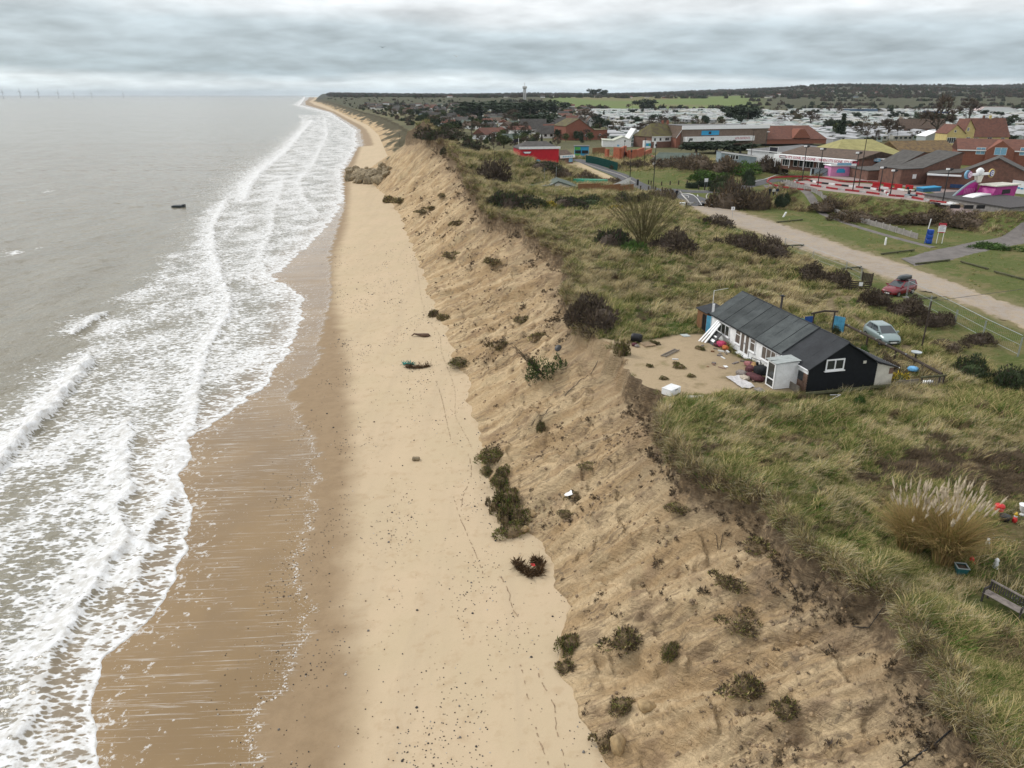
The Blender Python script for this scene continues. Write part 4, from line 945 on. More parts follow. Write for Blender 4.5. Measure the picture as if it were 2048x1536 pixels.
    f = MB().tube([(.0, L2 + .12, .6), (.0, L2 + .12, 4.0)], .022, 5).tube([(.0, L2 + .12, 3.95), (1.35, L2 + .12, 4.1)], .014, 4).build('aerial', W_TRIM, t)
    MB().tube([(.12, L2 + .1, 1.9), (.12, L2 + .1, 2.75)], .09, 8).build('white_pipe', W_TRIM, t)
bungalow()
def local(a, b, z=0.): q = HP(a, b); return (q[0], q[1], 8.0 + z)
def place(o, a, b, rz=0., z=None):
    q = HP(a, b); o.location = (q[0], q[1], ground(q[0], q[1]) if z is None else 8 + z); o.rotation_euler = (0, 0, H_TH + rz); return o
# garden shed with the blue door at the far end of the bungalow
t = thing('shed', 'small brown shed with an open blue door at the far end of the bungalow', 'shed'); place(t, -.2, 15.0, 0, 0)
MB().prism([(0, 0), (1.5, 0), (1.5, 2.05), (0, 1.75)], .0, 1.8).build('wall', WOODB, t); MB().prism([(-.15, 1.75), (1.65, 2.11), (1.65, 2.17), (-.15, 1.81)], -.15, 1.95).build('roof', FELT2, t)
d = MB().box((-.05, -.95, .02), (0.0, -.02, 1.6), M=Matrix.Rotation(.5, 4, 'Z')).build('door', BLUEP, t); MB().box((-.09, -.85, .8), (-.052, -.8, .95), M=Matrix.Rotation(.5, 4, 'Z')).build('handle', METALG, d)
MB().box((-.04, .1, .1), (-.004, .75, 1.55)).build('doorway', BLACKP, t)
# white upvc panels leaning on the wall, dark board, bundles, rubbish
for k, (b, dx, h) in enumerate([(12.75, 1.7, 1.75), (12.5, 1.55, 1.7), (12.2, 1.35, 1.62)]):
    t = tag(MB().prism([(0, 0), (.07, 0), (dx * .95 + .07, h), (dx * .95, h)], 0, .16 + .03 * k).build('leaning_panel', W_TRIM), ['outermost long white frame leaning on the far end of the bungalow front', 'middle long white frame leaning on the bungalow front', 'innermost white frame leaning on the bungalow front'][k], 'panel', 'white frames leaning on the wall'); place(t, -1.95 + .15 * k, b, 0, .0)
t = thing('display_board', 'black board with two white patches leaning behind the white frames', 'board'); place(t, -1.35, 11.45, .0, 0)
Mb = Matrix.Rotation(R(38), 4, 'Y'); MB().box((0, 0, 0), (.05, 1.0, 1.25), M=Mb).build('panel', BLACKP, t)
for a, b in ((.25, .6), (.7, .95)): MB().box((-.012, .15 + (a - .25) * .3, a), (-.002, .75, b - .12), M=Mb).build('white_patch', W_TRIM, t)
def heap(name, label, cat, a, b, parts, group=None):
    t = thing(name, label, cat, group=group); place(t, a, b)
    rng = np.random.default_rng(abs(hash(label)) % 1000 if False else len(label))
    for nm, m, (x, y, z), (dx, dy, dz), rot in parts:
        me = bpy.data.meshes.new(nm); bm = bmesh.new(); bmesh.ops.create_icosphere(bm, subdivisions=3, radius=1)
        for v in bm.verts:
            c = v.co; p = 2.6; q = (abs(c.x) ** p + abs(c.y) ** p + abs(c.z) ** p) ** (1 / p); c /= q
            n = .30 * float(noise2(c.x * 2 + x * 3, c.y * 2 + c.z * 1.7, 9)) + .15 * float(noise2(c.x * 6, c.y * 6 + c.z * 5, 10)); v.co = Vector((c.x * dx / 2 * (1 + n), c.y * dy / 2 * (1 + n), c.z * dz / 2 * (1 + n) + dz * .42))
        bm.to_mesh(me); bm.free(); me.materials.append(m); me.polygons.foreach_set('use_smooth', [True] * len(me.polygons)); o = link(nm, me, t); o.location = (x, y, z); o.rotation_euler = rot
    return t
CLO = lambda n, c: mat(n, c, .85, .4, 6, .5, 12)
PINK = CLO('pink_cloth', (.45, .05, .12)); ORNG = CLO('orange_cloth', (.42, .13, .04)); MAROON = CLO('maroon_cloth', (.10, .035, .04)); TAN = CLO('tan_cushion', (.36, .22, .09)); GREYC = CLO('grey_cloth', (.23, .20, .18)); ROSE = CLO('rose_cloth', (.33, .14, .14)); BLKC = CLO('black_bag', (.012, .013, .015))
heap('blanket_bundle', 'pink and orange blankets dumped under the left window of the bungalow', 'blankets', -.75, 10.75, [('blanket', PINK, (0, .25, .05), (.75, .9, .5), (0, 0, .3)), ('blanket', ORNG, (-.05, -.5, 0), (.6, .8, .38), (0, .2, -.2)), ('cloth', MAROON, (-.3, .5, 0), (.6, .5, .3), (0, 0, 0))])
heap('rose_cushion', 'dusty pink cushion at the far end of the junk pile', 'cushion', -1.0, 6.0, [('cover', ROSE, (0, 0, .05), (.8, .9, .4), (0, .2, .4))])
t = thing('tube_frame', 'black tubular frame standing up out of the junk pile', 'frame'); place(t, -1.0, 5.2, .3)
MB().tube([(0, -.5, 0), (0, -.45, .9), (0, .45, .9), (0, .5, 0)], .03, 6).tube([(.5, -.5, 0), (0, -.45, .85)], .025, 6).build('frame', BLACKP, t)
heap('tan_mattress', 'tan foam mattress folded on the junk pile', 'mattress', -1.5, 4.7, [('foam', TAN, (0, 0, .25), (.5, 1.5, .4), (.25, .3, -.5))])
heap('black_bag', 'shiny black bin bag on top of the junk pile beside the porch', 'bag', -1.5, 3.6, [('bag', BLKC, (0, 0, .3), (.95, 1.1, .75), (0, 0, .2)), ('knot', BLKC, (-.2, .3, .95), (.2, .2, .25), (0, 0, 0))])
heap('maroon_blanket', 'maroon blankets spilling from the front of the junk pile', 'blankets', -2.1, 3.4, [('blanket', MAROON, (0, 0, 0), (.9, 1.6, .45), (0, 0, .3)), ('blanket', MAROON, (.35, 1.1, .15), (.8, .9, .5), (0, .1, 0))])
heap('grey_cloth_heap', 'grey and cream cloths on the seaward side of the junk pile', 'cloths', -2.6, 4.4, [('cloth', GREYC, (0, 0, 0), (.7, .9, .4), (0, 0, .4)), ('cloth', CLO('cream_cloth', (.45, .39, .31)), (-.25, -.9, 0), (.7, .8, .32), (0, 0, 0))])
heap('amber_crate_cloth', 'amber cloth bundle wedged between junk pile and porch', 'bundle', -.8, 3.1, [('bundle', CLO('amber_cloth', (.30, .17, .05)), (0, 0, .35), (.7, .9, .45), (0, 0, 0))])
def sheet(name, label, cat, a, b, w, d, m, seed, amp=.06, rz=0.):
    n = 14; vs = []; fs = []
    for i in range(n + 1):
        for k in range(n + 1):
            x, y = (i / n - .5) * w, (k / n - .5) * d; r = 1 + .25 * float(noise2(math.atan2(y, x) * 1.5, 0 * x + seed, 4)); vs.append((x * r, y * r, .03 + amp * (1 + float(noise2(x * 3, y * 3, seed)))))
    for i in range(n):
        for k in range(n): a0 = i * (n + 1) + k; fs.append((a0, a0 + n + 1, a0 + n + 2, a0 + 1))
    t = tag(MB().add(vs, fs).build(name, m, smooth=True), label, cat); place(t, a, b, rz); return t
sheet('plastic_sheet', 'crumpled clear plastic sheet on the sand in front of the junk pile', 'sheet', -3.5, 3.0, 1.1, 2.4, mat('plastic_film', (.52, .50, .50), .3, .3, 5, spec=.6), 3)
sheet('grey_rag', 'small grey rag lying near the porch corner', 'rag', -3.0, 1.1, .6, 1.0, GREYC, 5)
sheet('paper_scrap', 'white scrap of paper lying in the middle of the sandy yard', 'scrap', -2.9, 6.3, .30, .35, W_TRIM, 7, .02)
sheet('round_lid', 'pale round lid lying on the sand before the far end of the bungalow', 'lid', -2.4, 14.5, .7, .7, mat('pale_lid', (.42, .46, .44), .5), 8, .02)
# yard: barrel, pallet, ladder, freezer
t = thing('barrel', 'black barrel lying on its side at the grassy end of the yard', 'barrel'); place(t, -7.3, 13.9, .9); Mx = Matrix.Translation((0, 0, .36)) @ Matrix.Rotation(R(90), 4, 'X')
MB().lathe([(.30, -.45), (.33, -.43), (.36, -.2), (.365, 0), (.36, .2), (.33, .43), (.30, .45)], 18, M=Mx).build('body', BLACKP, t, smooth=True)
for z in (-.25, .25): MB().lathe([(.372, z - .02), (.378, z), (.372, z + .02)], 18, M=Mx).build('hoop', BLACKP, t)
heap('brown_rags', 'brown rags lying against the end of the black barrel', 'rags', -7.9, 12.9, [('rag', MAROON, (0, 0, 0), (.5, .5, .3), (0, 0, 0)), ('rag', GREYC, (.1, -.3, 0), (.4, .5, .22), (0, 0, 0))])
t = thing('pallet', 'grey-brown wooden pallet lying on the sand beside the barrel', 'pallet'); place(t, -6.7, 12.8, .1)
for k in range(5): MB().box((-.5, -.5 + .22 * k, .10), (.5, -.36 + .22 * k, .125)).build('slat', mat('pallet_wood', (.34, .25, .16), .85, .3), t)
for x in (-.5, -.05, .40): MB().box((x, -.5, .0), (x + .1, .52, .098)).build('bearer', MATS['pallet_wood'], t)
t = thing('ladder', 'grey ladder-like frame lying flat on the sandy yard', 'ladder'); place(t, -5.8, 10.3, -.95)
for x in (-.22, .17): MB().box((x, -1.15, .04), (x + .06, 1.15, .12)).build('rail', WOODG, t)
for k in range(7): MB().box((-.16, -1.02 + .33 * k, .05), (.168, -.94 + .33 * k, .10)).build('rung', WOODG, t)
t = thing('freezer', 'white chest freezer lying at the very edge of the cliff', 'freezer'); place(t, -9.5, 2.1, .55)
MB().box((-.6, -.42, .05), (.6, .42, .46)).build('body', W_TRIM, t, bevel=.03); MB().box((-.61, -.43, .475), (.61, .43, .54)).build('lid', W_WHITE, t, bevel=.02); MB().box((-.15, -.47, .44), (.15, -.435, .50)).build('handle', METALG, t)
sheet('white_board_scrap', 'flat white boards lying beside the freezer at the cliff edge', 'boards', -8.2, 1.2, 1.5, .5, W_TRIM, 12, .02, -.1)
bush(1245, 712, 34, 34, 'turf', 'upright green grass tuft at the seaward edge of the sandy yard', 'grass_tuft', 'tuft'); bush(1362, 738, 24, 10, 'turf', 'small flat weed in the middle of the sandy yard', 'grass_tuft', 'tuft'); bush(1352, 730, 14, 7, 'turf', 'tiny weed in the sandy yard beside a larger one', 'grass_tuft', 'tuft')
rng = np.random.default_rng(66)
for k in range(26):
    a, b = -.6 - abs(rng.normal(0, 2.2)), rng.uniform(2.2, 12.5); l, w_, h_ = rng.uniform(.15, .75), rng.uniform(.08, .2), rng.uniform(.03, .12); m_ = [WOODG, BRICKB, W_WHITE, WOODB, GREYC][int(rng.integers(5))]
    o = tag(MB().box((-l / 2, -w_ / 2, 0), (l / 2, w_ / 2, h_)).build('rubble_piece', m_), 'small loose piece of rubble on the sand in front of the bungalow', 'rubble', 'rubble scattered before the bungalow'); place(o, a, b, rng.uniform(0, 3))
for px, py, w_ in ((1300, 735, 16), (1330, 760, 18), (1400, 700, 22), (1310, 690, 26), (1385, 755, 16)): bush(px, py, w_, 7, 'turf', 'low weed tuft growing in the open sand of the yard', 'grass_tuft', 'tuft', 'weeds in the sandy yard')
# rail fence round the garden
t = thing('rail_fence', 'thick brown pole rail on posts along the landward side of the bungalow garden', 'fence', (H_O[0], H_O[1], 8), H_TH)
MB().tube([(11.9, 12.3, .78), (11.6, 8.3, .80), (11.3, 4.2, .80), (10.85, -.6, .74)], [.11, .12, .12, .11], 8).build('rail', WOODD, t)
for b in (12.2, 8.6, 4.8, 1.5, -.5): x = 10.87 + (b + .5) * .083; MB().tube([(x, b, -.35), (x, b, .72)], .09, 7).build('post', WOODD, t)
for b in (11.4, 9.6, 7.4, 6, 3.5): x = 10.80 + (b + .5) * .083; MB().cbox((x, b, .90), (.10, .10, .07)).build('lamp', METALG, t)
t = thing('front_rail', 'mossy wooden rail with trellis at the near corner of the bungalow garden', 'fence', (H_O[0], H_O[1], 8), H_TH)
MB().tube([(8.9, -.75, .70), (11.0, -.85, .72)], .085, 7).build('rail', MOSSW, t)
for x in (9.0, 10.9): MB().tube([(x, -.8, -.3), (x, -.8, .66)], .08, 7).build('post', WOODD, t)
for k in range(9): x = 9.2 + .2 * k; MB().box((x, -.84, .0), (x + .035, -.81, .62)).build('trellis_slat', WOODG, t)
t = thing('garden_planks', 'grey weathered planks edging the garden next to the cream lean-to', 'planks', (H_O[0], H_O[1], 8), H_TH)
for k in range(2): MB().box((7.1, -.5 - .04 * k, .05 + .24 * k), (9.0, -.45 - .04 * k, .26 + .24 * k)).build('plank', WOODG, t)
t = tag(MB().tube([(-.4, -.55, .18), (2.6, -.6, .2), (5.3, -.62, .22), (7.2, -.6, .2)], .14, 7).build('base_log', MOSSW), 'long mossy log along the foot of the black gable', 'log'); t.location = (H_O[0], H_O[1], 8); t.rotation_euler = (0, 0, H_TH)
t = tag(MB().tube([(1.3, -.95, .10), (1.85, -1.35, .22), (.2, -2.0, .06)], .03, 5).build('white_pipe', W_TRIM), 'bent thin white pipe lying below the black gable', 'pipe'); t.location = (H_O[0], H_O[1], 8.02); t.rotation_euler = (0, 0, H_TH)
t = thing('garden_gate', 'blue plank gate standing open beside the hatchback', 'gate'); place(t, 11.1, 12.55, -1.0, 0)
for k in range(5): MB().box((.19 * k, -.02, .12), (.19 * k + .18, .02, 1.5)).build('plank', BLUEP, t)
MB().box((0, .022, .35), (.95, .06, .47)).build('brace', BLUEP, t)
t = thing('garden_arch', 'dark timber arch with a blue side board behind the bungalow roof', 'arch'); place(t, 9.2, 12.9, 0, 0)
for x in (0, 2.1): MB().tube([(x, 0, -.1), (x, 0, 1.75)], .07, 6).build('post', WOODD, t)
MB().tube([(-.3, 0, 1.72), (1, 0, 1.9), (2.4, 0, 1.75)], .09, 6).build('beam', WOODD, t); MB().box((-.9, -.04, .9), (-.1, .0, 1.5)).build('side_board', mat('deep_blue', (.02, .07, .25), .6), t)
t = tag(MB().add([(0, 0, 1.0), (2.2, .1, 1.0), (2.0, 1.3, 1.15), (.1, 1.2, 1.15), (0, 0, 0), (2.2, .1, 0), (2, 1.3, 0), (.1, 1.2, 0)], [(0, 1, 2, 3), (4, 5, 1, 0), (5, 6, 2, 1), (6, 7, 3, 2), (7, 4, 0, 3)]).build('tarpaulin', mat('green_tarp', (.01, .16, .11), .5, .3, 2, .4, 5)), 'green tarpaulin covering something behind the bungalow ridge', 'tarpaulin'); place(t, 6.6, 12.4)
t = thing('bird_bath', 'grey bird bath on a dark post by the garden rail', 'bird bath'); place(t, 11.9, 3.3, 0, 0)
MB().tube([(0, 0, 0), (0, 0, .95)], [.10, .07], 8).build('post', WOODD, t); MB().lathe([(.05, .95), (.36, 1.02), (.40, 1.10), (.36, 1.09), (.05, 1.03)], 16).build('bowl', mat('stone_bowl', (.40, .44, .45), .7), t)
heap('blue_cover', 'light blue plastic cover over a garden item by the rail', 'cover', 10.3, 1.6, [('cover', mat('light_blue_plastic', (.16, .42, .70), .5), (0, 0, .1), (.95, .7, .4), (0, .15, .5))])
heap('white_stones', 'white painted ornaments in the near corner of the bungalow garden', 'ornaments', 10.0, -.1, [('ornament', W_TRIM, (0, 0, 0), (.35, .4, .28), (0, 0, 0)), ('ornament', W_TRIM, (.5, .05, 0), (.45, .35, .24), (0, 0, 0))])
def hbush(a, b, w, h, kind, lab):
    q = HP(a, b); o = link('garden_shrub', bush_mesh(kind, 1)); o.location = (q[0], q[1], ground(q[0], q[1]) - .03); o.scale = (w / 2, w / 2, h * 1.15); tag(o, lab, 'shrub')
hbush(8.35, .55, 1.5, .75, 'flower', 'yellow-green rounded shrub beside the cream lean-to'); hbush(9.3, 3.3, 1.9, .8, 'bracken', 'brown bare shrub behind the lean-to roof'); hbush(9.5, 6.4, 1.4, .9, 'leafy', 'green shrub in the middle of the garden bed'); hbush(9.6, 9.6, 1.6, .8, 'gorse', 'dark green shrub at the far end of the garden bed')
hbush(10.5, 5.2, 1.2, .7, 'bracken', 'rusty shrub under the pole rail'); hbush(10.6, 11.4, .8, 1.2, 'gorse', 'narrow shrub beside the blue gate'); hbush(4.0, -1.6, .9, .5, 'leafy', 'dark green weed below the black gable'); hbush(1.6, -3.6, 1.1, .8, 'leafy', 'leafy green weed on the grass in front of the black gable')

# ------------------------------------------------------------------ garden at the right edge: bench, tub, ornaments
t = thing('bench', 'weathered grey wooden slatted bench on the lawn at the right edge', 'bench'); pA, pB = P(1966, 1178, 8.5), P(2046, 1222, 8.5); an = math.atan2(pB[1] - pA[1], pB[0] - pA[0]); gz = ground(*pA[:2]); t.location = (pA[0], pA[1], gz); t.rotation_euler = (0, 0, an)
BW = mat('bench_wood', (.23, .20, .18), .85, .3, 5, .2, 30); BWD = mat('bench_dark', (.045, .04, .038), .7, .3, 5)
for k in range(4): MB().box((0, .0 + .11 * k, .42), (1.6, .095 + .11 * k, .45)).build('seat_slat', BW, t)
for k in range(16): MB().box((.05 + .098 * k, .47, .50), (.05 + .098 * k + .05, .49, .86)).build('back_slat', BWD, t)
MB().box((0, .465, .86), (1.6, .51, .93)).build('top_rail', BW, t)
for x in (.02, 1.53):
    MB().box((x, 0, -.05), (x + .06, .06, .64)).build('leg', BWD, t); MB().box((x, .44, -.05), (x + .06, .50, .86)).build('leg', BWD, t); MB().box((x, 0, .64), (x + .06, .46, .68)).build('armrest', BWD, t)
t = thing('planter', 'square teal plant tub with a white rim at the foot of the pampas grass', 'planter'); p = hit(1920, 1148, 8.3); t.location = tuple(p); t.rotation_euler = (0, 0, -.2)
TEAL = mat('teal_glaze', (.03, .13, .14), .35, .3, 4); MB().add([(-.17, -.17, 0), (.17, -.17, 0), (.17, .17, 0), (-.17, .17, 0), (-.24, -.24, .42), (.24, -.24, .42), (.24, .24, .42), (-.24, .24, .42)], [(0, 3, 2, 1), (0, 1, 5, 4), (1, 2, 6, 5), (2, 3, 7, 6), (3, 0, 4, 7)]).build('tub', TEAL, t)
for s in (-1, 1): MB().box((-.26, s * .235 - .025, .42), (.26, s * .235 + .025, .45)).build('rim', PORCHR, t); MB().box((s * .235 - .025, -.208, .421), (s * .235 + .025, .208, .449)).build('rim', PORCHR, t)
MB().box((-.21, -.21, .34), (.21, .21, .38)).build('soil', mat('soil', (.07, .05, .035), .9), t)
REDP = mat('red_plastic', (.55, .03, .03), .4, .2, 3)
def orn(name, label, cat, px, py, parts, z0=8.3):
    t = thing(name, label, cat); p = hit(px, py, z0); t.location = tuple(p)
    for nm, m, prof, off in parts: MB().lathe(prof, 12, M=Matrix.Translation(off)).build(nm, m, t, smooth=True)
orn('red_ornament', 'red garden ornament beside the teal tub', 'ornament', 1941, 1128, [('body', REDP, [(.05, 0), (.12, .1), (.10, .3), (.03, .42)], (0, 0, 0)), ('base', REDP, [(.10, 0), (.10, .04)], (.15, .05, 0))])
orn('red_flower_pot', 'red flower pot standing at the far end of the lawn', 'flower pot', 1995, 1030, [('pot', REDP, [(.14, 0), (.2, .3), (.22, .32)], (0, 0, 0)), ('flower_head', REDP, [(.05, .38), (.25, .48), (.22, .6), (.05, .66)], (0, 0, 0))])
orn('dark_tub', 'dark round tub beside the red flower pot', 'tub', 2008, 1042, [('tub', BLACKP, [(.2, 0), (.26, .32), (.22, .33)], (0, 0, 0)), ('soil', MATS['soil'], [(.2, .28), (.2, .30)], (0, 0, 0))])
orn('gnome', 'small garden figure in red and white with a yellow hat', 'garden figure', 2028, 1045, [('body', REDP, [(.08, 0), (.12, .12), (.08, .3)], (0, 0, 0)), ('head', W_TRIM, [(.03, .3), (.09, .36), (.07, .45)], (0, 0, 0)), ('hat', mat('yellow_plastic', (.6, .4, .03), .4), [(.11, .44), (.06, .52), (.01, .62)], (0, 0, 0))])
orn('white_urn', 'white urn behind the garden figure at the picture edge', 'urn', 2044, 1030, [('foot', W_TRIM, [(.14, 0), (.10, .06), (.06, .12)], (0, 0, 0)), ('bowl', W_TRIM, [(.06, .12), (.16, .3), (.22, .55), (.25, .6), (.2, .6)], (0, 0, 0))])
orn('white_statue', 'white statue standing right of the pampas grass', 'statue', 1990, 1136, [('base', W_TRIM, [(.13, 0), (.13, .06)], (0, 0, 0)), ('figure', W_TRIM, [(.08, .06), (.12, .2), (.07, .34), (.10, .42), (.06, .5), (.02, .54)], (0, 0, 0))])
orn('grey_statue', 'small pale figure half hidden in the pampas grass', 'statue', 1974, 1092, [('base', PORCHR, [(.1, 0), (.1, .05)], (0, 0, 0)), ('figure', W_WHITE, [(.07, .05), (.10, .18), (.05, .3), (.07, .38), (.02, .44)], (0, 0, 0))])
for px, py, lab in ((2002, 1085, 'patch of white flowers on the lawn beside the pampas grass'), (2042, 1205, 'white flowers by the end of the bench')):
    p = hit(px, py, 8.3); mb = MB(); rng = np.random.default_rng(px)
    for _ in range(150):
        x, y, z = rng.normal(0, .28), rng.normal(0, .3), rng.uniform(.05, .22); s = rng.uniform(.02, .045); mb.add([(x - s, y, z), (x, y - s, z + s), (x + s, y, z), (x, y + s, z - s * .4)], [(0, 1, 2, 3)], 0 if rng.uniform() < .35 else 1)
    o = mb.build('flower_patch', [W_TRIM, M_GREEN]); o.location = tuple(p); tag(o, lab, 'flowers')
# ------------------------------------------------------------------ cars
TYRE = mat('tyre', (.018, .018, .02), .8, .2, 8); RIMM = mat('wheel_rim', (.38, .39, .40), .35, .15, 6, metal=.7); CGLASS = mat('car_glass', (.035, .045, .05), .08, .2, 2, spec=.8); HLAMP = mat('headlamp', (.62, .64, .64), .15, .1, 5, spec=.8); PLATE = mat('number_plate', (.70, .70, .68), .5, .05); PLATEY = mat('yellow_plate', (.65, .50, .05), .5, .05); TLAMP = mat('tail_lamp', (.30, .01, .01), .2, .1)
def loft(sections, closed=True):
    """sections: lists of equally many points"""
    mb = MB(); n = len(sections[0]); vs = [p for s in sections for p in s]; fs = []
    for i in range(len(sections) - 1):
        for k in range(n if closed else n - 1): fs.append((i * n + k, i * n + (k + 1) % n, (i + 1) * n + (k + 1) % n, (i + 1) * n + k))
    fs += [tuple(range(n))[::-1], tuple(range((len(sections) - 1) * n, len(sections) * n))]
    return mb.add(vs, fs)
def car(label, cat, loc, rz, paint, L, Wd, low, cabin, wheels, wr=.29, rname='car', group=None, full=True):
    """x forwards; low: (x, bottom, belt, half width) stations; cabin: base (x0, x1), roof (x0, x1), belt z, roof z, half widths"""
    t = thing(rname, label, cat, loc, rz, group)
    S = []
    for (x, zb, zt, w) in low: S.append([(x, -w * .86, zb), (x, -w, zb + .14), (x, -w, zb + (zt - zb) * .62), (x, -w * .94, zt - .03), (x, -w * .72, zt + .02), (x, 0, zt + .05), (x, w * .72, zt + .02), (x, w * .94, zt - .03), (x, w, zb + (zt - zb) * .62), (x, w, zb + .14), (x, w * .86, zb)])
    loft(S).build('body', paint, t, smooth=True)
    (b0, b1), (r0, r1), zb, zr, wb, wt = cabin
    A = [(b0, -wb, zb), (b1, -wb, zb), (b1, wb, zb), (b0, wb, zb)]; B = [(r0, -wt, zr), (r1, -wt, zr), (r1, wt, zr), (r0, wt, zr)]
    m = MB(); m.add(A + B + [((r0 + r1) / 2, 0, zr + .06), (r0 + .1, 0, zr + .03), (r1 - .1, 0, zr + .03)], [(0, 1, 5, 4), (1, 2, 6, 5), (2, 3, 7, 6), (3, 0, 4, 7), (4, 5, 10, 8, 9), (7, 9, 8, 10, 6), (4, 9, 7), (5, 6, 10)]); m.build('cabin', paint, t, smooth=False)
    A, B = [Vector(p) for p in A], [Vector(p) for p in B]
    def pane(p00, p10, p11, p01, u0, u1, v0, v1, nm, mt=CGLASS):
        def q(u, v): return (p00 * (1 - u) + p10 * u) * (1 - v) + (p01 * (1 - u) + p11 * u) * v
        n = (p10 - p00).cross(p01 - p00).normalized(); c = (A[0] + A[2]) / 2; c.z = (zb + zr) / 2
        if n.dot((p00 + p11) / 2 - c) < 0: n = -n
        qs = [q(u0, v0), q(u1, v0), q(u1, v1), q(u0, v1)]; mb = MB(); mb.add([x + n * .012 for x in qs] + [x - n * .01 for x in qs], [(0, 1, 2, 3), (0, 4, 5, 1), (1, 5, 6, 2), (2, 6, 7, 3), (3, 7, 4, 0)]); mb.build(nm, mt, t)
    pane(A[1], A[2], B[2], B[1], .06, .94, .06, .93, 'windscreen'); pane(A[3], A[0], B[0], B[3], .08, .92, .25, .90, 'rear_window')
    for a, b, c, d in ((A[0], A[1], B[1], B[0]), (A[3], A[2], B[2], B[3])):
        pane(a, b, c, d, .50, .90, .08, .88, 'side_window'); pane(a, b, c, d, .10, .47, .10, .88, 'side_window')
    fx = low[-1][0]; hw = low[-2][3]; zt = low[-2][2]
    for x in wheels:
        for s in (-1, 1):
            Mx = Matrix.Translation((x, s * (Wd / 2 - .07), wr)) @ Matrix.Rotation(R(90), 4, 'X')
            w = MB().lathe([(wr * .6, -.09), (wr * .96, -.09), (wr, -.05), (wr, .05), (wr * .96, .09), (wr * .6, .09)], 18, M=Mx).build('wheel', TYRE, t); MB().lathe([(.02, -.095), (wr * .60, -.093), (wr * .62, 0), (wr * .60, .093), (.02, .095)], 14, M=Mx).build('rim', RIMM, w)
    if full:
        for s in (-1, 1):
            Mx = Matrix.Translation((fx - .22, s * hw * .72, zt - .16)) @ Matrix.Rotation(R(58), 4, 'Y'); MB().lathe([(.16, -.08), (.15, .02), (.08, .06), (.01, .07)], 12, M=Mx).build('headlight', HLAMP, t, smooth=True)
            MB().box((low[0][0] - .02, s * hw * .88 - .07, .70), (low[0][0] + .05, s * hw * .88 + .07, .95)).build('tail_light', TLAMP, t)
            MB().cbox((b1 - .22, s * (wb + .10), zb + .10), (.14, .2, .13)).build('mirror', paint, t)
        MB().box((fx + .002, -.27, .36), (fx + .035, .27, .48)).build('number_plate', PLATE, t); MB().box((fx - .01, -.46, .52), (fx + .02, .46, .60)).build('grille', BLACKP, t); MB().box((fx - .03, -hw * .8, .22), (fx + .018, hw * .8, .32)).build('bumper', BLACKP, t)
        MB().box((low[0][0] - .03, -.27, .62), (low[0][0] - .002, .27, .74)).build('number_plate', PLATEY, t)
    return t
def from_wheels(front, rear, side, z0, track):
    """car centre and heading from where its two near wheels touch the ground; side = +1 if they are its left wheels"""
    f, r = hit(*front, z0), hit(*rear, z0); an = math.atan2(f[1] - r[1], f[0] - r[0]); c = (f[:2] + r[:2]) / 2; n = np.array([math.sin(an), -math.cos(an)]) * side
    c = c + n * track / 2; return (c[0], c[1], ground(c[0], c[1]) + .02), an
GRNC = mat('silver_green_paint', (.26, .33, .33), .28, .06, 1.0, spec=.6, metal=.35); REDC = mat('dark_red_paint', (.165, .010, .018), .25, .08, 1.0, spec=.6); BLUC = mat('dark_blue_paint', (.02, .08, .16), .25, .08, 1.0, spec=.6)
loc, an = from_wheels((1765, 696), (1726, 674), -1, 8, 1.5)
HATCH_LOW = [(-1.80, .34, .78, .70), (-1.70, .24, .95, .80), (-1.1, .20, .98, .83), (0, .20, .97, .83), (.85, .20, .95, .83), (1.35, .22, .86, .80), (1.66, .26, .72, .72), (1.80, .30, .60, .60)]
car('silver-green hatchback parked on the grass behind the bungalow', 'car', loc, an, GRNC, 3.6, 1.66, HATCH_LOW, ((-1.72, .98), (-1.30, .12), .95, 1.46, .76, .58), (-1.17, 1.17))
loc, an = from_wheels((1787, 594), (1830, 589), 1, 7.3, 1.5)
EST_LOW = [(-2.15, .36, .85, .74), (-2.05, .26, .98, .84), (-1.3, .20, 1.0, .87), (0, .20, .98, .87), (.85, .20, .96, .87), (1.55, .22, .86, .84), (2.0, .26, .74, .76), (2.18, .30, .62, .64)]
t = car('dark red estate car with a roof box at the edge of the gravel track', 'car', loc, an, REDC, 4.3, 1.74, EST_LOW, ((-2.1, 1.05), (-1.92, .15), .97, 1.48, .80, .62), (-1.3, 1.35), .31)
for s in (-.55, .55): MB().box((-1.6, s - .02, 1.52), (.0, s + .02, 1.56)).build('roof_rail', BLACKP, t)
for x in (-1.2, -.3): MB().box((x - .03, -.62, 1.565), (x + .03, .62, 1.60)).build('roof_bar', BLACKP, t)
loft([[(x, -w, z0), (x, -w * .85, z1), (x, w * .85, z1), (x, w, z0)] for x, w, z0, z1 in ((-1.75, .22, 1.68, 1.82), (-1.55, .38, 1.61, 1.95), (-.4, .40, 1.61, 1.98), (.15, .34, 1.61, 1.9), (.4, .16, 1.68, 1.78))]).build('roof_box', mat('roof_box_grey', (.035, .045, .05), .35, .2, 2), t, smooth=True)
p, s_ = hitS(1340, 323, 7.5)
car('dark blue hatchback parked in front of the pink-fenced white bungalow', 'car', (p[0], p[1], p[2] + .02), math.pi + .35, BLUC, 3.8, 1.7, HATCH_LOW, ((-1.72, .98), (-1.3, .12), .95, 1.5, .76, .58), (-1.17, 1.17))

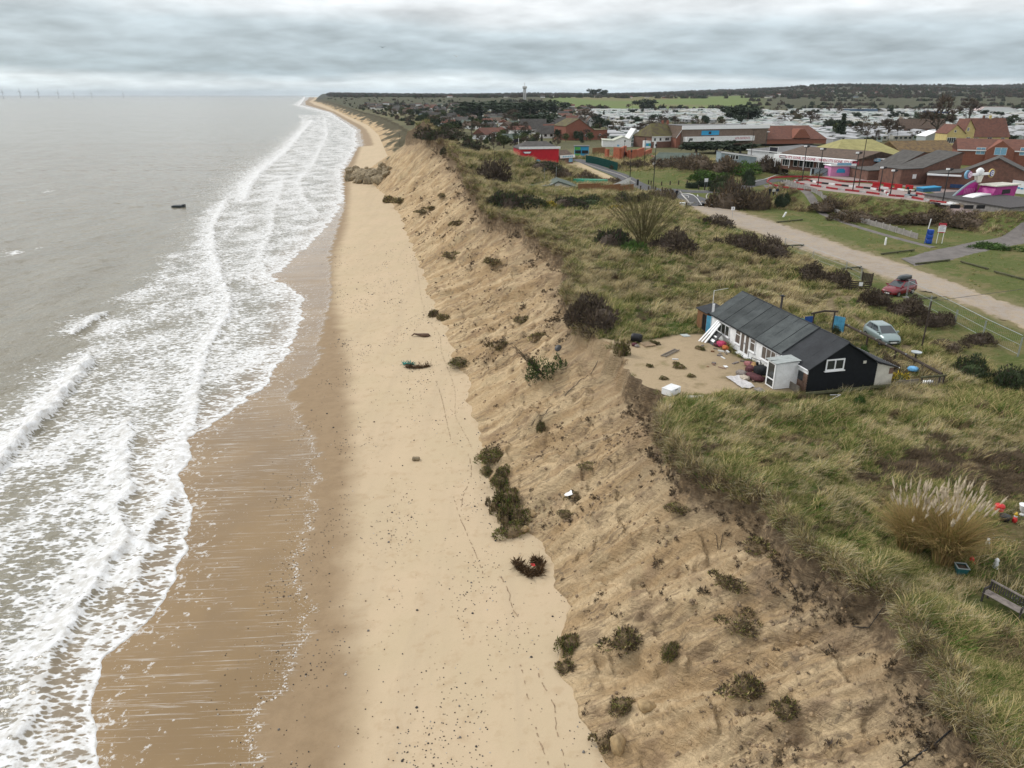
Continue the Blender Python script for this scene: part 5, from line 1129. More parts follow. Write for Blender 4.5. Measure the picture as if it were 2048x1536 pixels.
# ------------------------------------------------------------------ mesh fence, gate, timber rails, posts, sign along the track
def fence_mesh_mat():
    m, nt, b = new_mat('fence_mesh'); g = NG(nt); b.inputs['Base Color'].default_value = (.34, .37, .39, 1); b.inputs['Metallic'].default_value = .5; b.inputs['Roughness'].default_value = .5; return m
FM = fence_mesh_mat()
def heras(pts, label, h=1.9, z0=7.3, panel=True):
    W = [hit(x, y, z0) for x, y in pts]; t = thing('mesh_fence', label, 'fence', tuple(W[0]))
    for i, w in enumerate(W):
        q = w - W[0]; MB().tube([(q[0], q[1], 0), (q[0], q[1], h)], .028, 5).tube([(q[0] + .16, q[1] + .1, 0), (q[0] + .16, q[1] + .1, h * .98)], .025, 5).build('post', METALG, t); MB().cbox((q[0], q[1], .06), (.6, .25, .14)).build('foot', CONC, t)
        if i + 1 == len(W): break
        e = W[i + 1] - W[0]; d = e - q; L = np.hypot(d[0], d[1]); mb = MB()
        for zz in (.25, h * .55, h - .05): mb.tube([(q[0], q[1], q[2] + zz), (e[0], e[1], e[2] + zz)], .02 if zz > 1.2 else .012, 4)
        n = int(L / .22)
        for k in range(1, n): f = k / n; mb.tube([(q[0] + d[0] * f, q[1] + d[1] * f, q[2] + d[2] * f + .25), (q[0] + d[0] * f, q[1] + d[1] * f, q[2] + d[2] * f + h - .05)], .0028, 3, cap=False)
        mb.build('mesh_panel', FM, t)
heras([(1811,596),(1857,620),(1908,648),(1963,678),(2034,714)], 'grey wire mesh fence panels along the seaward side of the gravel track, near run', 1.9)
heras([(1568,497),(1624,520),(1690,545),(1720,560)], 'thin wire fence along the gravel track, far run ending at the wooden gate', 1.5)
def plank_gate(px0, py0, px1, py1, h, label, sign=False, vert=False):
    a, b = hit(px0, py0, 7.6), hit(px1, py1, 7.6); an = math.atan2(b[1] - a[1], b[0] - a[0]); L = np.hypot(*(b - a)[:2]); t = thing('wooden_gate', label, 'gate', tuple(a), an)
    for x in (0, L): MB().tube([(x, 0, -.1), (x, 0, h + .1)], .07, 6).build('post', WOODD, t)
    if vert:
        n = int(L / .16)
        for k in range(n): MB().box((k * .16 + .02, -.02, .1), (k * .16 + .15, .02, h)).build('plank', WOODD, t)
    else:
        for k in range(5): MB().box((.05, -.03, .12 + k * h / 5.2), (L - .05, .02, .12 + k * h / 5.2 + .13)).build('bar', WOODD, t)
        MB().tube([(.1, .03, .2), (L - .1, .03, h)], .045, 4).build('brace', WOODD, t)
    if sign: MB().box((L * .45, -.06, h * .55), (L * .45 + .38, -.035, h * .55 + .42)).build('notice', W_TRIM, t)
plank_gate(1697, 582, 1738, 584, 1.15, 'dark five-bar wooden gate with a white notice at the end of the dirt track', True)
plank_gate(1722, 568, 1742, 572, 1.35, 'dark upright plank gate leaf standing open behind the five-bar gate', False, True)
for (a, b, lab) in [((1553,446),(1605,441),'low dark timber rail on the lawn near the leaning white marker'), ((1762,510),(1828,502),'low timber rail on the landward side of the track below the white marker'), ((1831,530),(1899,522),'low timber rail beside the paved ramp'), ((1921,525),(1976,540),'low timber rail on the right lawn, left of two'), ((1988,545),(2060,564),'low timber rail on the right lawn, right of two at the picture edge'),
                    ((1808,603),(1872,598),'low timber rail on the grass behind the red estate car'), ((1682,540),(1722,536),'low timber rail next to the wire fence, near piece'), ((1562,494),(1607,492),'low timber rail next to the wire fence, far piece')]:
    p0, p1 = hit(*a, 7.2), hit(*b, 7.2); t = thing('timber_rail', lab, 'timber rail', tuple(p0)); d = p1 - p0; MB().tube([(0, 0, .17), tuple(d + np.array([0, 0, .17]))], .12, 6).build('rail', MOSSW, t)
    for f in (.08, .5, .92): q = d * f; MB().tube([(q[0], q[1], q[2] - .2), (q[0], q[1], q[2] + .1)], .08, 6).build('post', WOODD, t)
def post(px, py, h, w, m, label, cat='post', z0=7.3, lean=0.):
    p = hit(px, py, z0); t = tag(MB().add([(-w, -w, -.1), (w, -w, -.1), (w, w, -.1), (-w, w, -.1), (-w + lean, -w, h * .94), (w + lean, -w, h * .94), (w + lean, w, h), (-w + lean, w, h)], [(0, 3, 2, 1), (4, 5, 6, 7), (0, 1, 5, 4), (1, 2, 6, 5), (2, 3, 7, 6), (3, 0, 4, 7)]).build('marker_post' if cat == 'post' else cat.replace(' ', '_'), m), label, cat); t.location = tuple(p); return t
post(1566, 434, .9, .12, W_TRIM, 'leaning white marker post on the lawn', lean=.45); post(1770, 490, 1.1, .10, W_TRIM, 'upright white marker post beside the gravel track')
t = thing('lifeguard_drums', 'stack of blue drums tied round a white-topped pole by the path', 'drums'); p = hit(1855, 487, 7.3); t.location = tuple(p); BD = mat('blue_drum', (.015, .07, .36), .45, .2, 4)
for k in range(3): MB().lathe([(.40, .02), (.43, .1), (.43, .6), (.40, .68)], 14, M=Matrix.Translation((.15, 0, .70 * k))).build('drum', BD, t, smooth=True)
MB().tube([(-.45, 0, 0), (-.35, 0, 2.2)], .06, 6).build('lower_pole', BD, t); MB().tube([(-.35, 0, 2.2), (-.2, 0, 3.7)], .06, 6).build('upper_pole', W_TRIM, t)
t = thing('warning_sign', 'white and red notice board on two white legs beside the blue drums', 'sign'); p = hit(1878, 487, 7.3); t.location = tuple(p); t.rotation_euler = (0, 0, -.25)
for x in (-.38, .38): MB().tube([(x, 0, 0), (x, 0, 2.6)], .045, 5).build('leg', W_TRIM, t)
REDS = mat('sign_red', (.45, .02, .04), .5, .1)
MB().box((-.52, -.03, 1.75), (.52, .03, 2.62)).build('panel', W_TRIM, t); MB().box((-.52, -.032, 2.625), (.52, .032, 3.05)).build('red_header', REDS, t); MB().box((-.52, -.032, 1.62), (.52, .032, 1.745)).build('red_footer', REDS, t)
def text(parent, s, loc, size, m, rz=0., name='lettering', ext=.01, align='CENTER', rx=90, sx=1.0):
    c = bpy.data.curves.new(name, 'FONT'); c.body = s; c.size = size; c.extrude = ext; c.align_x = align; c.align_y = 'CENTER'; c.materials.append(m); c.resolution_u = 2
    o = bpy.data.objects.new(name, c); me = o.to_mesh().copy(); o.to_mesh_clear(); bpy.data.objects.remove(o); me.name = name; o = bpy.data.objects.new(name, me); COL.objects.link(o); o.parent = parent; o.location = loc; o.rotation_euler = (R(rx), 0, rz); o.scale = (sx, 1, 1); return o
INK = mat('dark_ink', (.02, .02, .03), .6)
MB().box((-.40, -.045, 2.70), (.40, -.034, 2.78)).build('white_line', W_TRIM, t)
for k in range(5): MB().box((-.4, -.036, 2.5 - .14 * k), (.4 - .12 * (k % 3), -.0305, 2.545 - .14 * k)).build('text_line', mat('grey_ink', (.30, .30, .34), .6), t)
t = thing('square_sign', 'small square white sign with a dark mark on a thin post beside the track', 'sign'); p = hit(1464, 437, 7.2); t.location = tuple(p); MB().tube([(0, 0, 0), (0, 0, 1.9)], .035, 5).build('post', METALG, t); MB().box((-.32, -.03, 1.5), (.32, -.0, 2.1)).build('panel', W_TRIM, t); MB().box((-.07, -.045, 1.62), (.10, -.032, 2.0)).build('dark_mark', mat('grey_ink', (.30, .30, .34), .6), t)
t = thing('road_sign', 'white sign on two posts on the hedged grass island', 'sign'); p = hit(1411, 379, 7.2); t.location = tuple(p)
for x in (-.25, .25): MB().tube([(x, 0, 0), (x, 0, 2.2)], .04, 5).build('post', METALG, t)
MB().box((-.42, -.03, 1.75), (.42, .02, 2.55)).build('panel', W_TRIM, t)
t = thing('notice_case', 'pale grey box with a dark post at the seaward end of the road marking', 'box'); p = hit(1364, 417, 7.2); t.location = tuple(p); t.rotation_euler = (0, 0, -.15); MB().box((-.5, -.3, .1), (.5, .3, 1.05)).build('case', mat('pale_grey', (.50, .54, .55), .6), t); MB().box((-.55, -.35, 1.055), (.55, .35, 1.12)).build('lid', W_TRIM, t); MB().tube([(.75, 0, -.1), (.75, 0, 1.15)], .14, 7).build('post', WOODD, t)
t = thing('barrier', 'thin dark chain barrier across the road end before the gravel', 'barrier'); a, b = hit(1374, 411, 7), hit(1441, 409, 7); t.location = tuple(a); d = b - a
for f in (0, .33, .66, 1): q = d * f; MB().tube([(q[0], q[1], 0), (q[0], q[1], .55)], .05, 5).build('post', WOODD, t)
MB().tube([tuple(d * f + np.array([0, 0, .42 - .08 * math.sin(math.pi * ((f * 3) % 1))])) for f in np.linspace(0, 1, 19)], .03, 4).build('chain', BLACKP, t)
def bollards():
    m = MB().box((-.13, -.13, -.1), (.13, .13, .88)).prism([(-.13, .885), (.13, .885), (.08, .98), (-.08, .98)], -.13, .13).mesh('bollard', WOODD)
    for (x, y, row) in [(1297,368,0),(1302,369,0),(1323,371,0),(1340,370,0),(1357,369,0),(1374,369,0),(1281,380,1),(1297,381,1),(1311,381,1),(1324,383,1),(1330,385,1),(1334,386,1),(1430,397,2),(1436,399,2),(1439,407,2),(1397,379,3),(1409,380,3)]:
        o = link('bollard', m); o.location = tuple(hit(x, y, 7.1)); tag(o, ['dark timber bollard in the row along the green bank', 'dark timber bollard in the row on the seaward road side', 'dark timber bollard below the purple-brown bushes', 'dark timber bollard on the hedged grass island'][row], 'bollard', ['bollards along the green bank', 'bollards on the seaward road side', 'bollards below the bushes', 'bollards on the grass island'][row])
bollards()
post(1275, 371, 1.5, .22, BLACKP, 'dark litter bin on the verge of the road', 'litter bin')
def hedge(px, py, wpx, h, d, label):
    p, s = hitS(px, py, 7.2); rng = np.random.default_rng(px); W = wpx / s; mb = MB().box((-W / 2 + .1, .1, 0), (W / 2 - .1, d - .1, h - .1))
    for _ in range(900):
        f = rng.integers(3); x, y, z = rng.uniform(-W / 2, W / 2), rng.uniform(0, d), rng.uniform(0, h)
        if f == 0: y = 0
        elif f == 1: z = h
        else: x = W / 2 * (1 if rng.uniform() < .5 else -1)
        c = np.array([x, y, z]) + rng.normal(0, .04, 3); a, b = rng.normal(0, .13, 3), rng.normal(0, .13, 3); mb.add([c, c + a, c + b], [(0, 1, 2)])
    o = mb.build('hedge', M_EVER); o.location = tuple(p); tag(o, label, 'hedge')
hedge(1386, 377, 21, 1.15, 2.0, 'clipped dark hedge block on the grass island, seaward block'); hedge(1412, 374, 32, 1.25, 2.0, 'clipped dark hedge block on the grass island, landward block')
# ------------------------------------------------------------------ lamp posts
LAMP = mat('lamp_black', (.02, .02, .021), .5, .2, 4)
def lamp(px, py, top, label, z0=7.2, head='lantern', group=None, m=None, r=.09):
    p, s = hitS(px, py, z0); h = (py - top) / s / CP; t = thing('lamp_post' if head != 'wire' else 'utility_pole', label, 'lamp post' if head != 'wire' else 'pole', tuple(p), 0, group); m = m or LAMP
    MB().tube([(0, 0, -.1), (0, 0, .9), (0, 0, h)], [r * 1.5, r * 1.2, r * .7], 7).build('shaft', m, t)
    if head == 'lantern': MB().lathe([(.08, h), (.20, h + .12), (.26, h + .40), (.10, h + .55), (.02, h + .62)], 8).build('lantern', m, t)
    elif head == 'flood': MB().cbox((-.3, -.1, h), (.55, .25, .3)).build('flood_light', W_TRIM, t); MB().cbox((.35, -.1, h), (.5, .25, .3)).build('flood_light', m, t); MB().box((-.5, -.03, h - .3), (.5, .03, h - .2)).build('cross_arm', m, t)
    elif head == 'head': MB().cbox((.4, 0, h), (.9, .35, .16)).build('lamp_head', W_TRIM, t)
    else: MB().box((-.6, -.05, h - .5), (.6, .05, h - .4)).build('cross_arm', m, t)
    return t
WPOLE = mat('pole_wood', (.055, .042, .034), .85, .3)
for (x, y, tp, lab, z, hd) in [(1306,382,303,'tall dark lamp post right of the road at the bollards',7.1,'lantern'),(1259,371,312,'tall dark lamp post left of the road above the forecourt',7.1,'lantern'),(1288,334,286,'dark lamp post on the green bank by the red ruin wall',8,'lantern'),(1247,336,290,'dark lamp post at the corner of the red ruin wall',7.5,'lantern'),
    (1604,362,300,'floodlight pole at the far left end of the kart track',10,'flood'),(1635,374,306,'floodlight pole in the inner bend of the kart track',10,'flood'),(1705,383,314,'floodlight pole on the kart track left of the brick sheds',10,'flood'),(1758,384,340,'short floodlight pole on the kart track, left of a pair',10,'flood'),(1780,391,346,'short floodlight pole on the kart track, right of a pair',10,'flood'),(1885,405,345,'floodlight pole inside the ringed end of the kart track',10,'flood'),
    (1717,376,277,'tall utility pole between the kart track and the discount store',10,'wire'),(1500,330,266,'utility pole in front of the dark hedge of the grey cabin',8,'wire'),(1528,318,270,'street lamp with a white head before the white hall',8,'head'),(1790,295,258,'street lamp behind the yellow roof',8,'head'),(1920,325,293,'grey lamp post beside the right brick house',10,'head'),(1263,254,213,'thin pole between the caravans behind the white gable',7,'wire'),(1294,250,214,'thin pole left of the moss-roofed building',7,'wire')]:
    lamp(x, y, tp, lab, z, hd, None, WPOLE if hd == 'wire' else None)
for k, (x, y, tp) in enumerate([(872,262,236),(893,258,232),(1000,290,252),(1043,262,236),(990,362,308),(800,293,268)]): lamp(x, y, tp, ['thin pole on the far dunes, seaward one', 'thin pole on the far dunes, landward one', 'pole left of the red building', 'pole behind the red building roof', 'short dark post standing in the dune hollow', 'thin post on the cliff top behind the headland'][k], 8, 'wire', None, WPOLE, .07)
# overhead wire at the right edge
a = HP(2, 10); tag(MB().tube([(34, 58, 12.4), (45, 63, 12.2), (60, 68, 12.6), (75, 74, 13.4)], .02, 3).build('overhead_wire', BLACKP), 'thin overhead cable crossing in front of the mesh fence at the right', 'cable')
tag(MB().tube([(34, 58, 7.6), (34, 58, 12.4)], .06, 5).build('cable_pole', WPOLE), 'thin pole holding the overhead cable beside the hatchback', 'pole')

# ------------------------------------------------------------------ people
SKIN = mat('skin', (.42, .26, .19), .6); DCOAT = mat('dark_coat', (.022, .024, .032), .8, .3, 6); BCOAT = mat('navy_coat', (.018, .035, .055), .8, .3, 6); WCOAT = mat('white_coat', (.55, .55, .52), .8, .15, 6); DTROU = mat('dark_trousers', (.03, .03, .036), .8, .3, 6); WTROU = mat('white_trousers', (.55, .54, .50), .8, .15, 6); HAIRD = mat('dark_hair', (.03, .022, .018), .7); HAIRW = mat('white_hair', (.55, .53, .50), .7)
def person(px, py, face, label, coat, trousers, hair, z0=7.1, hgt=1.72, stride=.22):
    p = hit(px, py, z0); t = thing('person', label, 'person', tuple(p), face)
    J = [(0, 0, .93), (0, 0, 1.18), (0, .0, 1.42), (0, .01, 1.52), (0, .02, 1.62), (0, .02, 1.72)]; E = [(0, 1), (1, 2), (2, 3), (3, 4), (4, 5)]; RR = [(.15, .10), (.14, .10), (.13, .09), (.05, .05), (.085, .10), (.06, .07)]
    for s in (-1, 1):
        o = len(J); f = s * stride
        J += [(s * .09, 0, .90), (s * .10, f * .45, .50), (s * .10, f * .8 - .05, .09), (s * .11, f * .8 + .12, .04)]; E += [(0, o), (o, o + 1), (o + 1, o + 2), (o + 2, o + 3)]; RR += [(.09, .09), (.065, .065), (.045, .045), (.045, .035)]
        o = len(J); J += [(s * .19, 0, 1.38), (s * .24, -f * .3, 1.10), (s * .24, -f * .7 + .05, .86), (s * .24, -f * .7 + .08, .78)]; E += [(2, o), (o, o + 1), (o + 1, o + 2), (o + 2, o + 3)]; RR += [(.06, .06), (.045, .045), (.035, .035), (.04, .025)]
    me = bpy.data.meshes.new('body'); me.from_pydata([(x, y, z * hgt / 1.72) for x, y, z in J], E, []); me.materials.append(SKIN); o = link('body', me, t)
    sk = o.modifiers.new('skin', 'SKIN'); lay = me.skin_vertices[0].data if me.skin_vertices else None
    if lay is None:
        bm = bmesh.new(); bm.from_mesh(me); bm.verts.layers.skin.verify(); bm.to_mesh(me); bm.free(); lay = me.skin_vertices[0].data
    for k, r in enumerate(RR): lay[k].radius = r; lay[k].use_root = (k == 0)
    o.modifiers.new('sub', 'SUBSURF').levels = 1; o.modifiers['sub'].render_levels = 1
    k_ = hgt / 1.72
    def shell(rows, m, nm):
        mb = MB(); mb.lathe([(1, i) for i in range(len(rows))], 12); n = 12
        for i, (z, rx, ry) in enumerate(rows):
            for q in range(n): a = 2 * math.pi * q / n; mb.v[i * n + q] = (rx * math.cos(a), ry * math.sin(a), z * k_)
        return mb.build(nm, m, t, smooth=True)
    shell([(.80, .215, .165), (.95, .20, .155), (1.15, .185, .145), (1.38, .20, .145), (1.46, .12, .10)], coat, 'coat')
    for s in (-1, 1):
        f = s * stride; MB().tube([(s * .19, 0, 1.41 * k_), (s * .245, -f * .3, 1.10 * k_), (s * .245, -f * .7 + .05, .84 * k_)], [.085, .07, .055], 8).build('sleeve', coat, t, smooth=True)
        MB().tube([(s * .09, 0, .92 * k_), (s * .10, f * .45, .50 * k_), (s * .10, f * .8 - .05, .08 * k_)], [.115, .09, .07], 8).build('trouser_leg', trousers, t, smooth=True)
        MB().cbox((s * .11, f * .8 + .05, .045), (.10, .27, .10)).build('shoe', DTROU, t)
    MB().lathe([(.06, 1.61 * k_), (.108, 1.66 * k_), (.105, 1.72 * k_), (.07, 1.77 * k_), (.01, 1.79 * k_)], 10, M=Matrix.Translation((0, -.005, .01))).build('hair', hair, t, smooth=True)
person(1353, 395, math.pi, 'person in a dark coat walking alone on the seaward side of the road junction', DCOAT, DTROU, HAIRD, hgt=1.8)
person(1539, 391, math.pi * .95, 'person in dark clothes, seaward one of the three on the path', DCOAT, DTROU, HAIRD); person(1546.5, 391, math.pi, 'person in a white jacket and dark trousers, middle of the three on the path', WCOAT, DTROU, HAIRD, hgt=1.6); person(1553.5, 391, math.pi * 1.05, 'person in a navy jacket and white trousers, landward one of the three on the path', BCOAT, WTROU, HAIRW)
# ------------------------------------------------------------------ the village: main buildings
TILE = mat('tile_roof', (.115, .080, .060), .9, .35, 1.2, .3, 8, c2=(.075, .055, .042)); TILER = mat('red_tile_roof', (.155, .068, .048), .9, .3, 1.0, .3, 8, c2=(.11, .055, .042)); SLATE = mat('grey_roof', (.085, .080, .074), .9, .3, 1.0, .3, 8); GREENR = mat('green_felt_roof', (.10, .125, .105), .9, .25, 1.0); FLATR = mat('flat_roof', (.15, .15, .15), .9, .3, .4); MOSSR = mat('mossy_roof', (.105, .095, .035), .95, .4, .5, .3, 6, c2=(.08, .06, .045))
BRICK = mat('red_brick', (.21, .085, .056), .9, .3, 2.0, .2, 12, c2=(.19, .075, .05)); BRICKD = mat('dark_brick', (.165, .085, .062), .9, .35, 1.5, .2, 12, c2=(.11, .065, .05)); BROWNB = mat('brown_panel', (.17, .125, .095), .85, .25, 1.0); REDCL = mat('red_cladding', (.46, .010, .022), .5, .12, .8); YELW = mat('yellow_render', (.52, .42, .18), .8, .15, 1.0); YELR = mat('yellow_roof', (.30, .275, .115), .85, .2, .6); GREYW = mat('grey_cabin', (.25, .31, .34), .7, .15, 1); CREAMR = mat('cream_roof', (.44, .46, .38), .8, .15, .8); PINKP = mat('pink_paint', (.55, .22, .40), .6, .12, 2); MAGP = mat('magenta_paint', (.38, .03, .22), .45, .15, 2); BLUES = mat('blue_sign', (.03, .28, .50), .5, .1); LBLUE = mat('light_blue_sign', (.20, .40, .55), .5, .15, 3); CRIM = mat('crimson_letters', (.42, .01, .06), .5, .05); GRNP = mat('green_palisade', (.012, .085, .072), .6, .2, 3); GRNS = mat('green_sign', (.09, .38, .08), .5, .1); REDK = mat('red_kerb', (.30, .02, .025), .6, .25, 2); GREYB = mat('grey_block', (.25, .235, .22), .9, .25, 2, .2, 10)
def frame_of(A, B, z=None):
    """origin, heading and width of a front that runs between two base pixels"""
    if z is None: a, b = hit(*A, 7.0), hit(*B, 7.0); zz = min(a[2], b[2])
    else: a, b = P(*A, z), P(*B, z); zz = z
    d = (b - a)[:2]; s = FPX / ((a[1] + b[1]) / 2 * CP + (CAM_H - zz) * SP)
    return (a[0], a[1], zz - .05), math.atan2(d[1], d[0]), float(np.hypot(*d)), s / CP
def open_(t, W, s, wins, y=0., tops=True):
    for w in wins or ():
        u, zb, ww, hh, n = w[:5]; window(t, (u * W, y, zb), (1, 0, 0), (0, 0, 1), ww, hh, n, frame=w[6] if len(w) > 6 else W_TRIM, pane=w[5] if len(w) > 5 else GLASS, nrm=(0, -1, 0), fw=.09)
def gabled(name, label, A, B, prof, depth, wall, roof, z=None, wins=None, over=.35, cat='building', y0=0., trim=None, th=.14, closed=True):
    """front wall outline prof = [(fraction of width, height in px)], pushed back by depth; a roof slab lies on every upper edge"""
    loc, rz, W, s = frame_of(A, B, z); t = thing(name, label, cat, loc, rz); Q = [(u * W, h / s) for u, h in prof]
    MB().prism([(Q[0][0], -.6)] + Q + [(Q[-1][0], -.6)], y0, depth).build('wall', wall, t)
    rf = None
    for i, ((x0, h0), (x1, h1)) in enumerate(zip(Q[:-1], Q[1:])):
        if abs(x1 - x0) < .3: continue
        d = math.hypot(x1 - x0, h1 - h0); ex, ez = (x1 - x0) / d * over, (h1 - h0) / d * over; lo = i == 0 or h1 < h0 or True
        a = (x0 - (ex if i == 0 or h0 <= h1 else 0), h0 - (ez if i == 0 or h0 <= h1 else 0) + .02); b = (x1 + (ex if i == len(Q) - 2 or h1 <= h0 else 0), h1 + (ez if i == len(Q) - 2 or h1 <= h0 else 0) + .02)
        o = MB().prism([a, b, (b[0], b[1] + th), (a[0], a[1] + th)], y0 - over, depth + over).build('roof', roof, t); rf = rf or o
        if trim: MB().prism([(a[0], a[1] - .12), (b[0], b[1] - .12), (b[0], b[1] + th + .03), (a[0], a[1] + th + .03)], y0 - over - .06, y0 - over - .003).build('barge_board', trim, o)
    open_(t, W, s, wins, y0 - .004); return t, W, s
def longhouse(name, label, A, B, eave, ridge, depth, wall, roof, z=None, wins=None, hip=0., over=.35, cat='house', chim=(), trim=None, asym=.5):
    """ridge runs parallel to the front"""
    loc, rz, W, s = frame_of(A, B, z); e, r = eave / s, ridge / s; t = thing(name, label, cat, loc, rz); ym = depth * asym
    pr = [(0, -.6), (depth, -.6), (depth, e), (ym, r - .1), (0, e)] if not hip else [(0, -.6), (depth, -.6), (depth, e), (0, e)]
    MB().prism(pr, 0, W, axis='x').build('wall', wall, t)
    o = over; k = (r - e) / ym; zl = e - k * o; m = MB(); h = hip
    v = [(-o, -o, zl), (W + o, -o, zl), (W + o, depth + o, zl), (-o, depth + o, zl), (-o + h, ym, r), (W + o - h, ym, r)]; m.add(v + [(x, y, q + .13) for x, y, q in v], [(6, 7, 11, 10), (8, 9, 10, 11), (7, 8, 11), (9, 6, 10), (0, 1, 7, 6), (1, 2, 8, 7), (2, 3, 9, 8), (3, 0, 6, 9), (0, 4, 5, 1), (2, 5, 4, 3), (1, 5, 2), (3, 4, 0)]); ro = m.build('roof', roof, t)
    if trim: MB().box((-o, -o - .05, zl - .12), (W + o, -o - .003, zl + .16)).build('fascia', trim, ro)
    for u, m_ in chim:
        MB().box((u * W - .4, ym - .35, r - .5), (u * W + .4, ym + .35, r + 1.3)).build('chimney', m_, ro)
    open_(t, W, s, wins, -.004); return t, W, s
# lifeboat shed and neighbours
t, W, s = longhouse('lifeboat_shed', 'bright red lifeboat shed with a grey hipped roof behind the high dune', (1040, 327), (1117, 329), 34, 46, 10, REDCL, SLATE, hip=3.2, cat='shed', wins=None); MB().box((-.4, -.42, 33 / s), (W + .4, -.353, 38 / s)).build('white_band', W_WHITE, t)
MB().prism([(.7, 28 / s), (3.6, 28 / s), (3.2, 23.5 / s), (1.3, 23.5 / s)], -.06, -.004).build('sign_board', mat('navy_sign', (.02, .03, .12), .5), t); MB().prism([(1.0, 27.5 / s), (3.4, 27.5 / s), (3.05, 24.2 / s), (1.5, 24.2 / s)], -.09, -.064).build('white_emblem', W_TRIM, t)
MB().lathe([(.8, 0), (.8, .06)], 16, M=Matrix.Translation((5.6, -.004, 6.5 / s)) @ Matrix.Rotation(R(90), 4, 'X')).build('blue_roundel', BLUES, t)
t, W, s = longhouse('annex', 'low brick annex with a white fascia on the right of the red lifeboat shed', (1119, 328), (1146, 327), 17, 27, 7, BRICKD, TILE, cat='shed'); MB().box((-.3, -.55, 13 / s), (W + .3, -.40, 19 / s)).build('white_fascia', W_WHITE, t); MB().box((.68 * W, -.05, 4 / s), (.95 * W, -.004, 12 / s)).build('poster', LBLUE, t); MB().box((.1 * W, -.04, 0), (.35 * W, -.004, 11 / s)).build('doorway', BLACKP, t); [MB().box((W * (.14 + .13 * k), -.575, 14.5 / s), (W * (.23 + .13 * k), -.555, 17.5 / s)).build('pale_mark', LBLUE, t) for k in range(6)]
t = thing('flagpole', 'white flagpole with a dark flag at the left end of the lifeboat shed', 'flagpole'); p, s = hitS(1037, 318, 8); t.location = tuple(p); MB().tube([(0, 0, 0), (0, 0, 6.5)], .09, 6).build('pole', W_TRIM, t); MB().add([(-.05, 0, 6.3), (-.8, .1, 6.2), (-1.5, 0, 6.0), (-1.5, .05, 5.0), (-.8, .15, 5.1), (-.05, 0, 5.3)], [(0, 1, 4, 5), (1, 2, 3, 4)]).build('flag', DCOAT, t)
t, W, s = gabled('stall', 'blue and green painted stall at the end of the sandy forecourt', (1149, 312), (1177, 312), [(0, 20), (1, 20)], 4, BLUES, FLATR, cat='stall'); MB().box((0, -.06, 13 / s), (.42 * W, -.004, 19 / s)).build('green_board', GRNS, t); MB().box((.03 * W, -.05, 5.5 / s), (.45 * W, -.006, 12 / s)).build('hatch', BLACKP, t); MB().box((.52 * W, -.05, 5.5 / s), (.97 * W, -.006, 12 / s)).build('hatch', BLACKP, t); MB().box((0, -.06, .1), (.42 * W, -.006, 5 / s)).build('green_panel', GRNS, t)
gabled('brick_hall', 'large red-brick building with a lopsided mossy gable roof', (1131, 281), (1214, 279), [(0, 29), (.30, 43), (.66, 21), (.68, 20), (1, 20)], 14, BRICK, MOSSR, wins=[(.46, 8 / 4.9, 1.6, 1.2, 2), (.80, 10 / 4.9, 1.2, .9, 1)])
gabled('half_timbered_house', 'half-timbered gable house behind the red-brick building', (1168, 262), (1192, 262), [(0, 12), (.5, 30), (1, 12)], 8, W_WHITE, TILE, cat='house', trim=BRICK, wins=[(.2, 2.6, 1, 1, 2), (.6, 2.6, 1, 1, 2)])
longhouse('long_grey_house', 'long house with tall grey roof and white dormer left of the brick building', (1042, 266), (1092, 266), 9, 28, 9, W_WHITE, SLATE, wins=[(.2, .6, 1.2, 1.2, 2), (.65, .6, 1.2, 1.2, 2)])
gabled('white_house', 'white house with small windows behind the clipped conifers', (1073, 262), (1096, 262), [(0, 14), (1, 14)], 7, W_WHITE, SLATE, cat='house', wins=[(.15, 1.4, 1.2, 1.2, 2), (.6, 1.4, 1.2, 1.2, 2)])
longhouse('chalet', 'green-roofed chalet above the left end of the lifeboat shed', (1012, 284), (1052, 284), 8, 17, 7, CREAM, GREENR, cat='chalet', wins=[(.3, .5, 1.6, .9, 2), (.65, .5, 1.2, .9, 2)]); gabled('chalet', 'white-gabled chalet at the right of the green-roofed one', (1036, 282), (1054, 282), [(0, 8), (.5, 14), (1, 8)], 7, W_WHITE, GREENR, cat='chalet')
gabled('white_chalet', 'low white chalet with dark bushes against it', (1081, 268), (1128, 266), [(0, 5), (.4, 11), (1, 6)], 8, W_WHITE, SLATE, cat='chalet', wins=[(.15, .2, 1, .7, 2)])
# arcade with the glazed gable
gabled('arcade', 'low white building with a cream roof and a round black vent in its gable', (1205, 294), (1262, 294), [(0, 14), (.38, 13), (.70, 21), (1, 14)], 12, W_WHITE, CREAMR, wins=[(.50, .2, 1.2, 1.0, 1, LBLUE)])
t, W, s = gabled('glazed_porch', 'white steep gable with tall teal glazing next to the arcade', (1258, 293), (1280, 293), [(0, 17), (.52, 36), (1, 17)], 9, W_WHITE, W_WHITE, trim=W_TRIM); TG = mat('teal_glass', (.03, .11, .11), .1, .3, 2, spec=.7); MB().prism([(.16 * W, 2 / s), (.84 * W, 2 / s), (.84 * W, 16 / s), (.52 * W, 28 / s), (.16 * W, 16 / s)], -.05, -.004).build('glazing', TG, t)
for u in (.33, .52, .70): MB().box((u * W - .05, -.09, 2 / s), (u * W + .05, -.052, 17 / s)).build('mullion', W_TRIM, t)
for h in (8, 15): MB().box((.17 * W, -.088, h / s), (.83 * W, -.053, (h + 1) / s)).build('transom', W_TRIM, t)
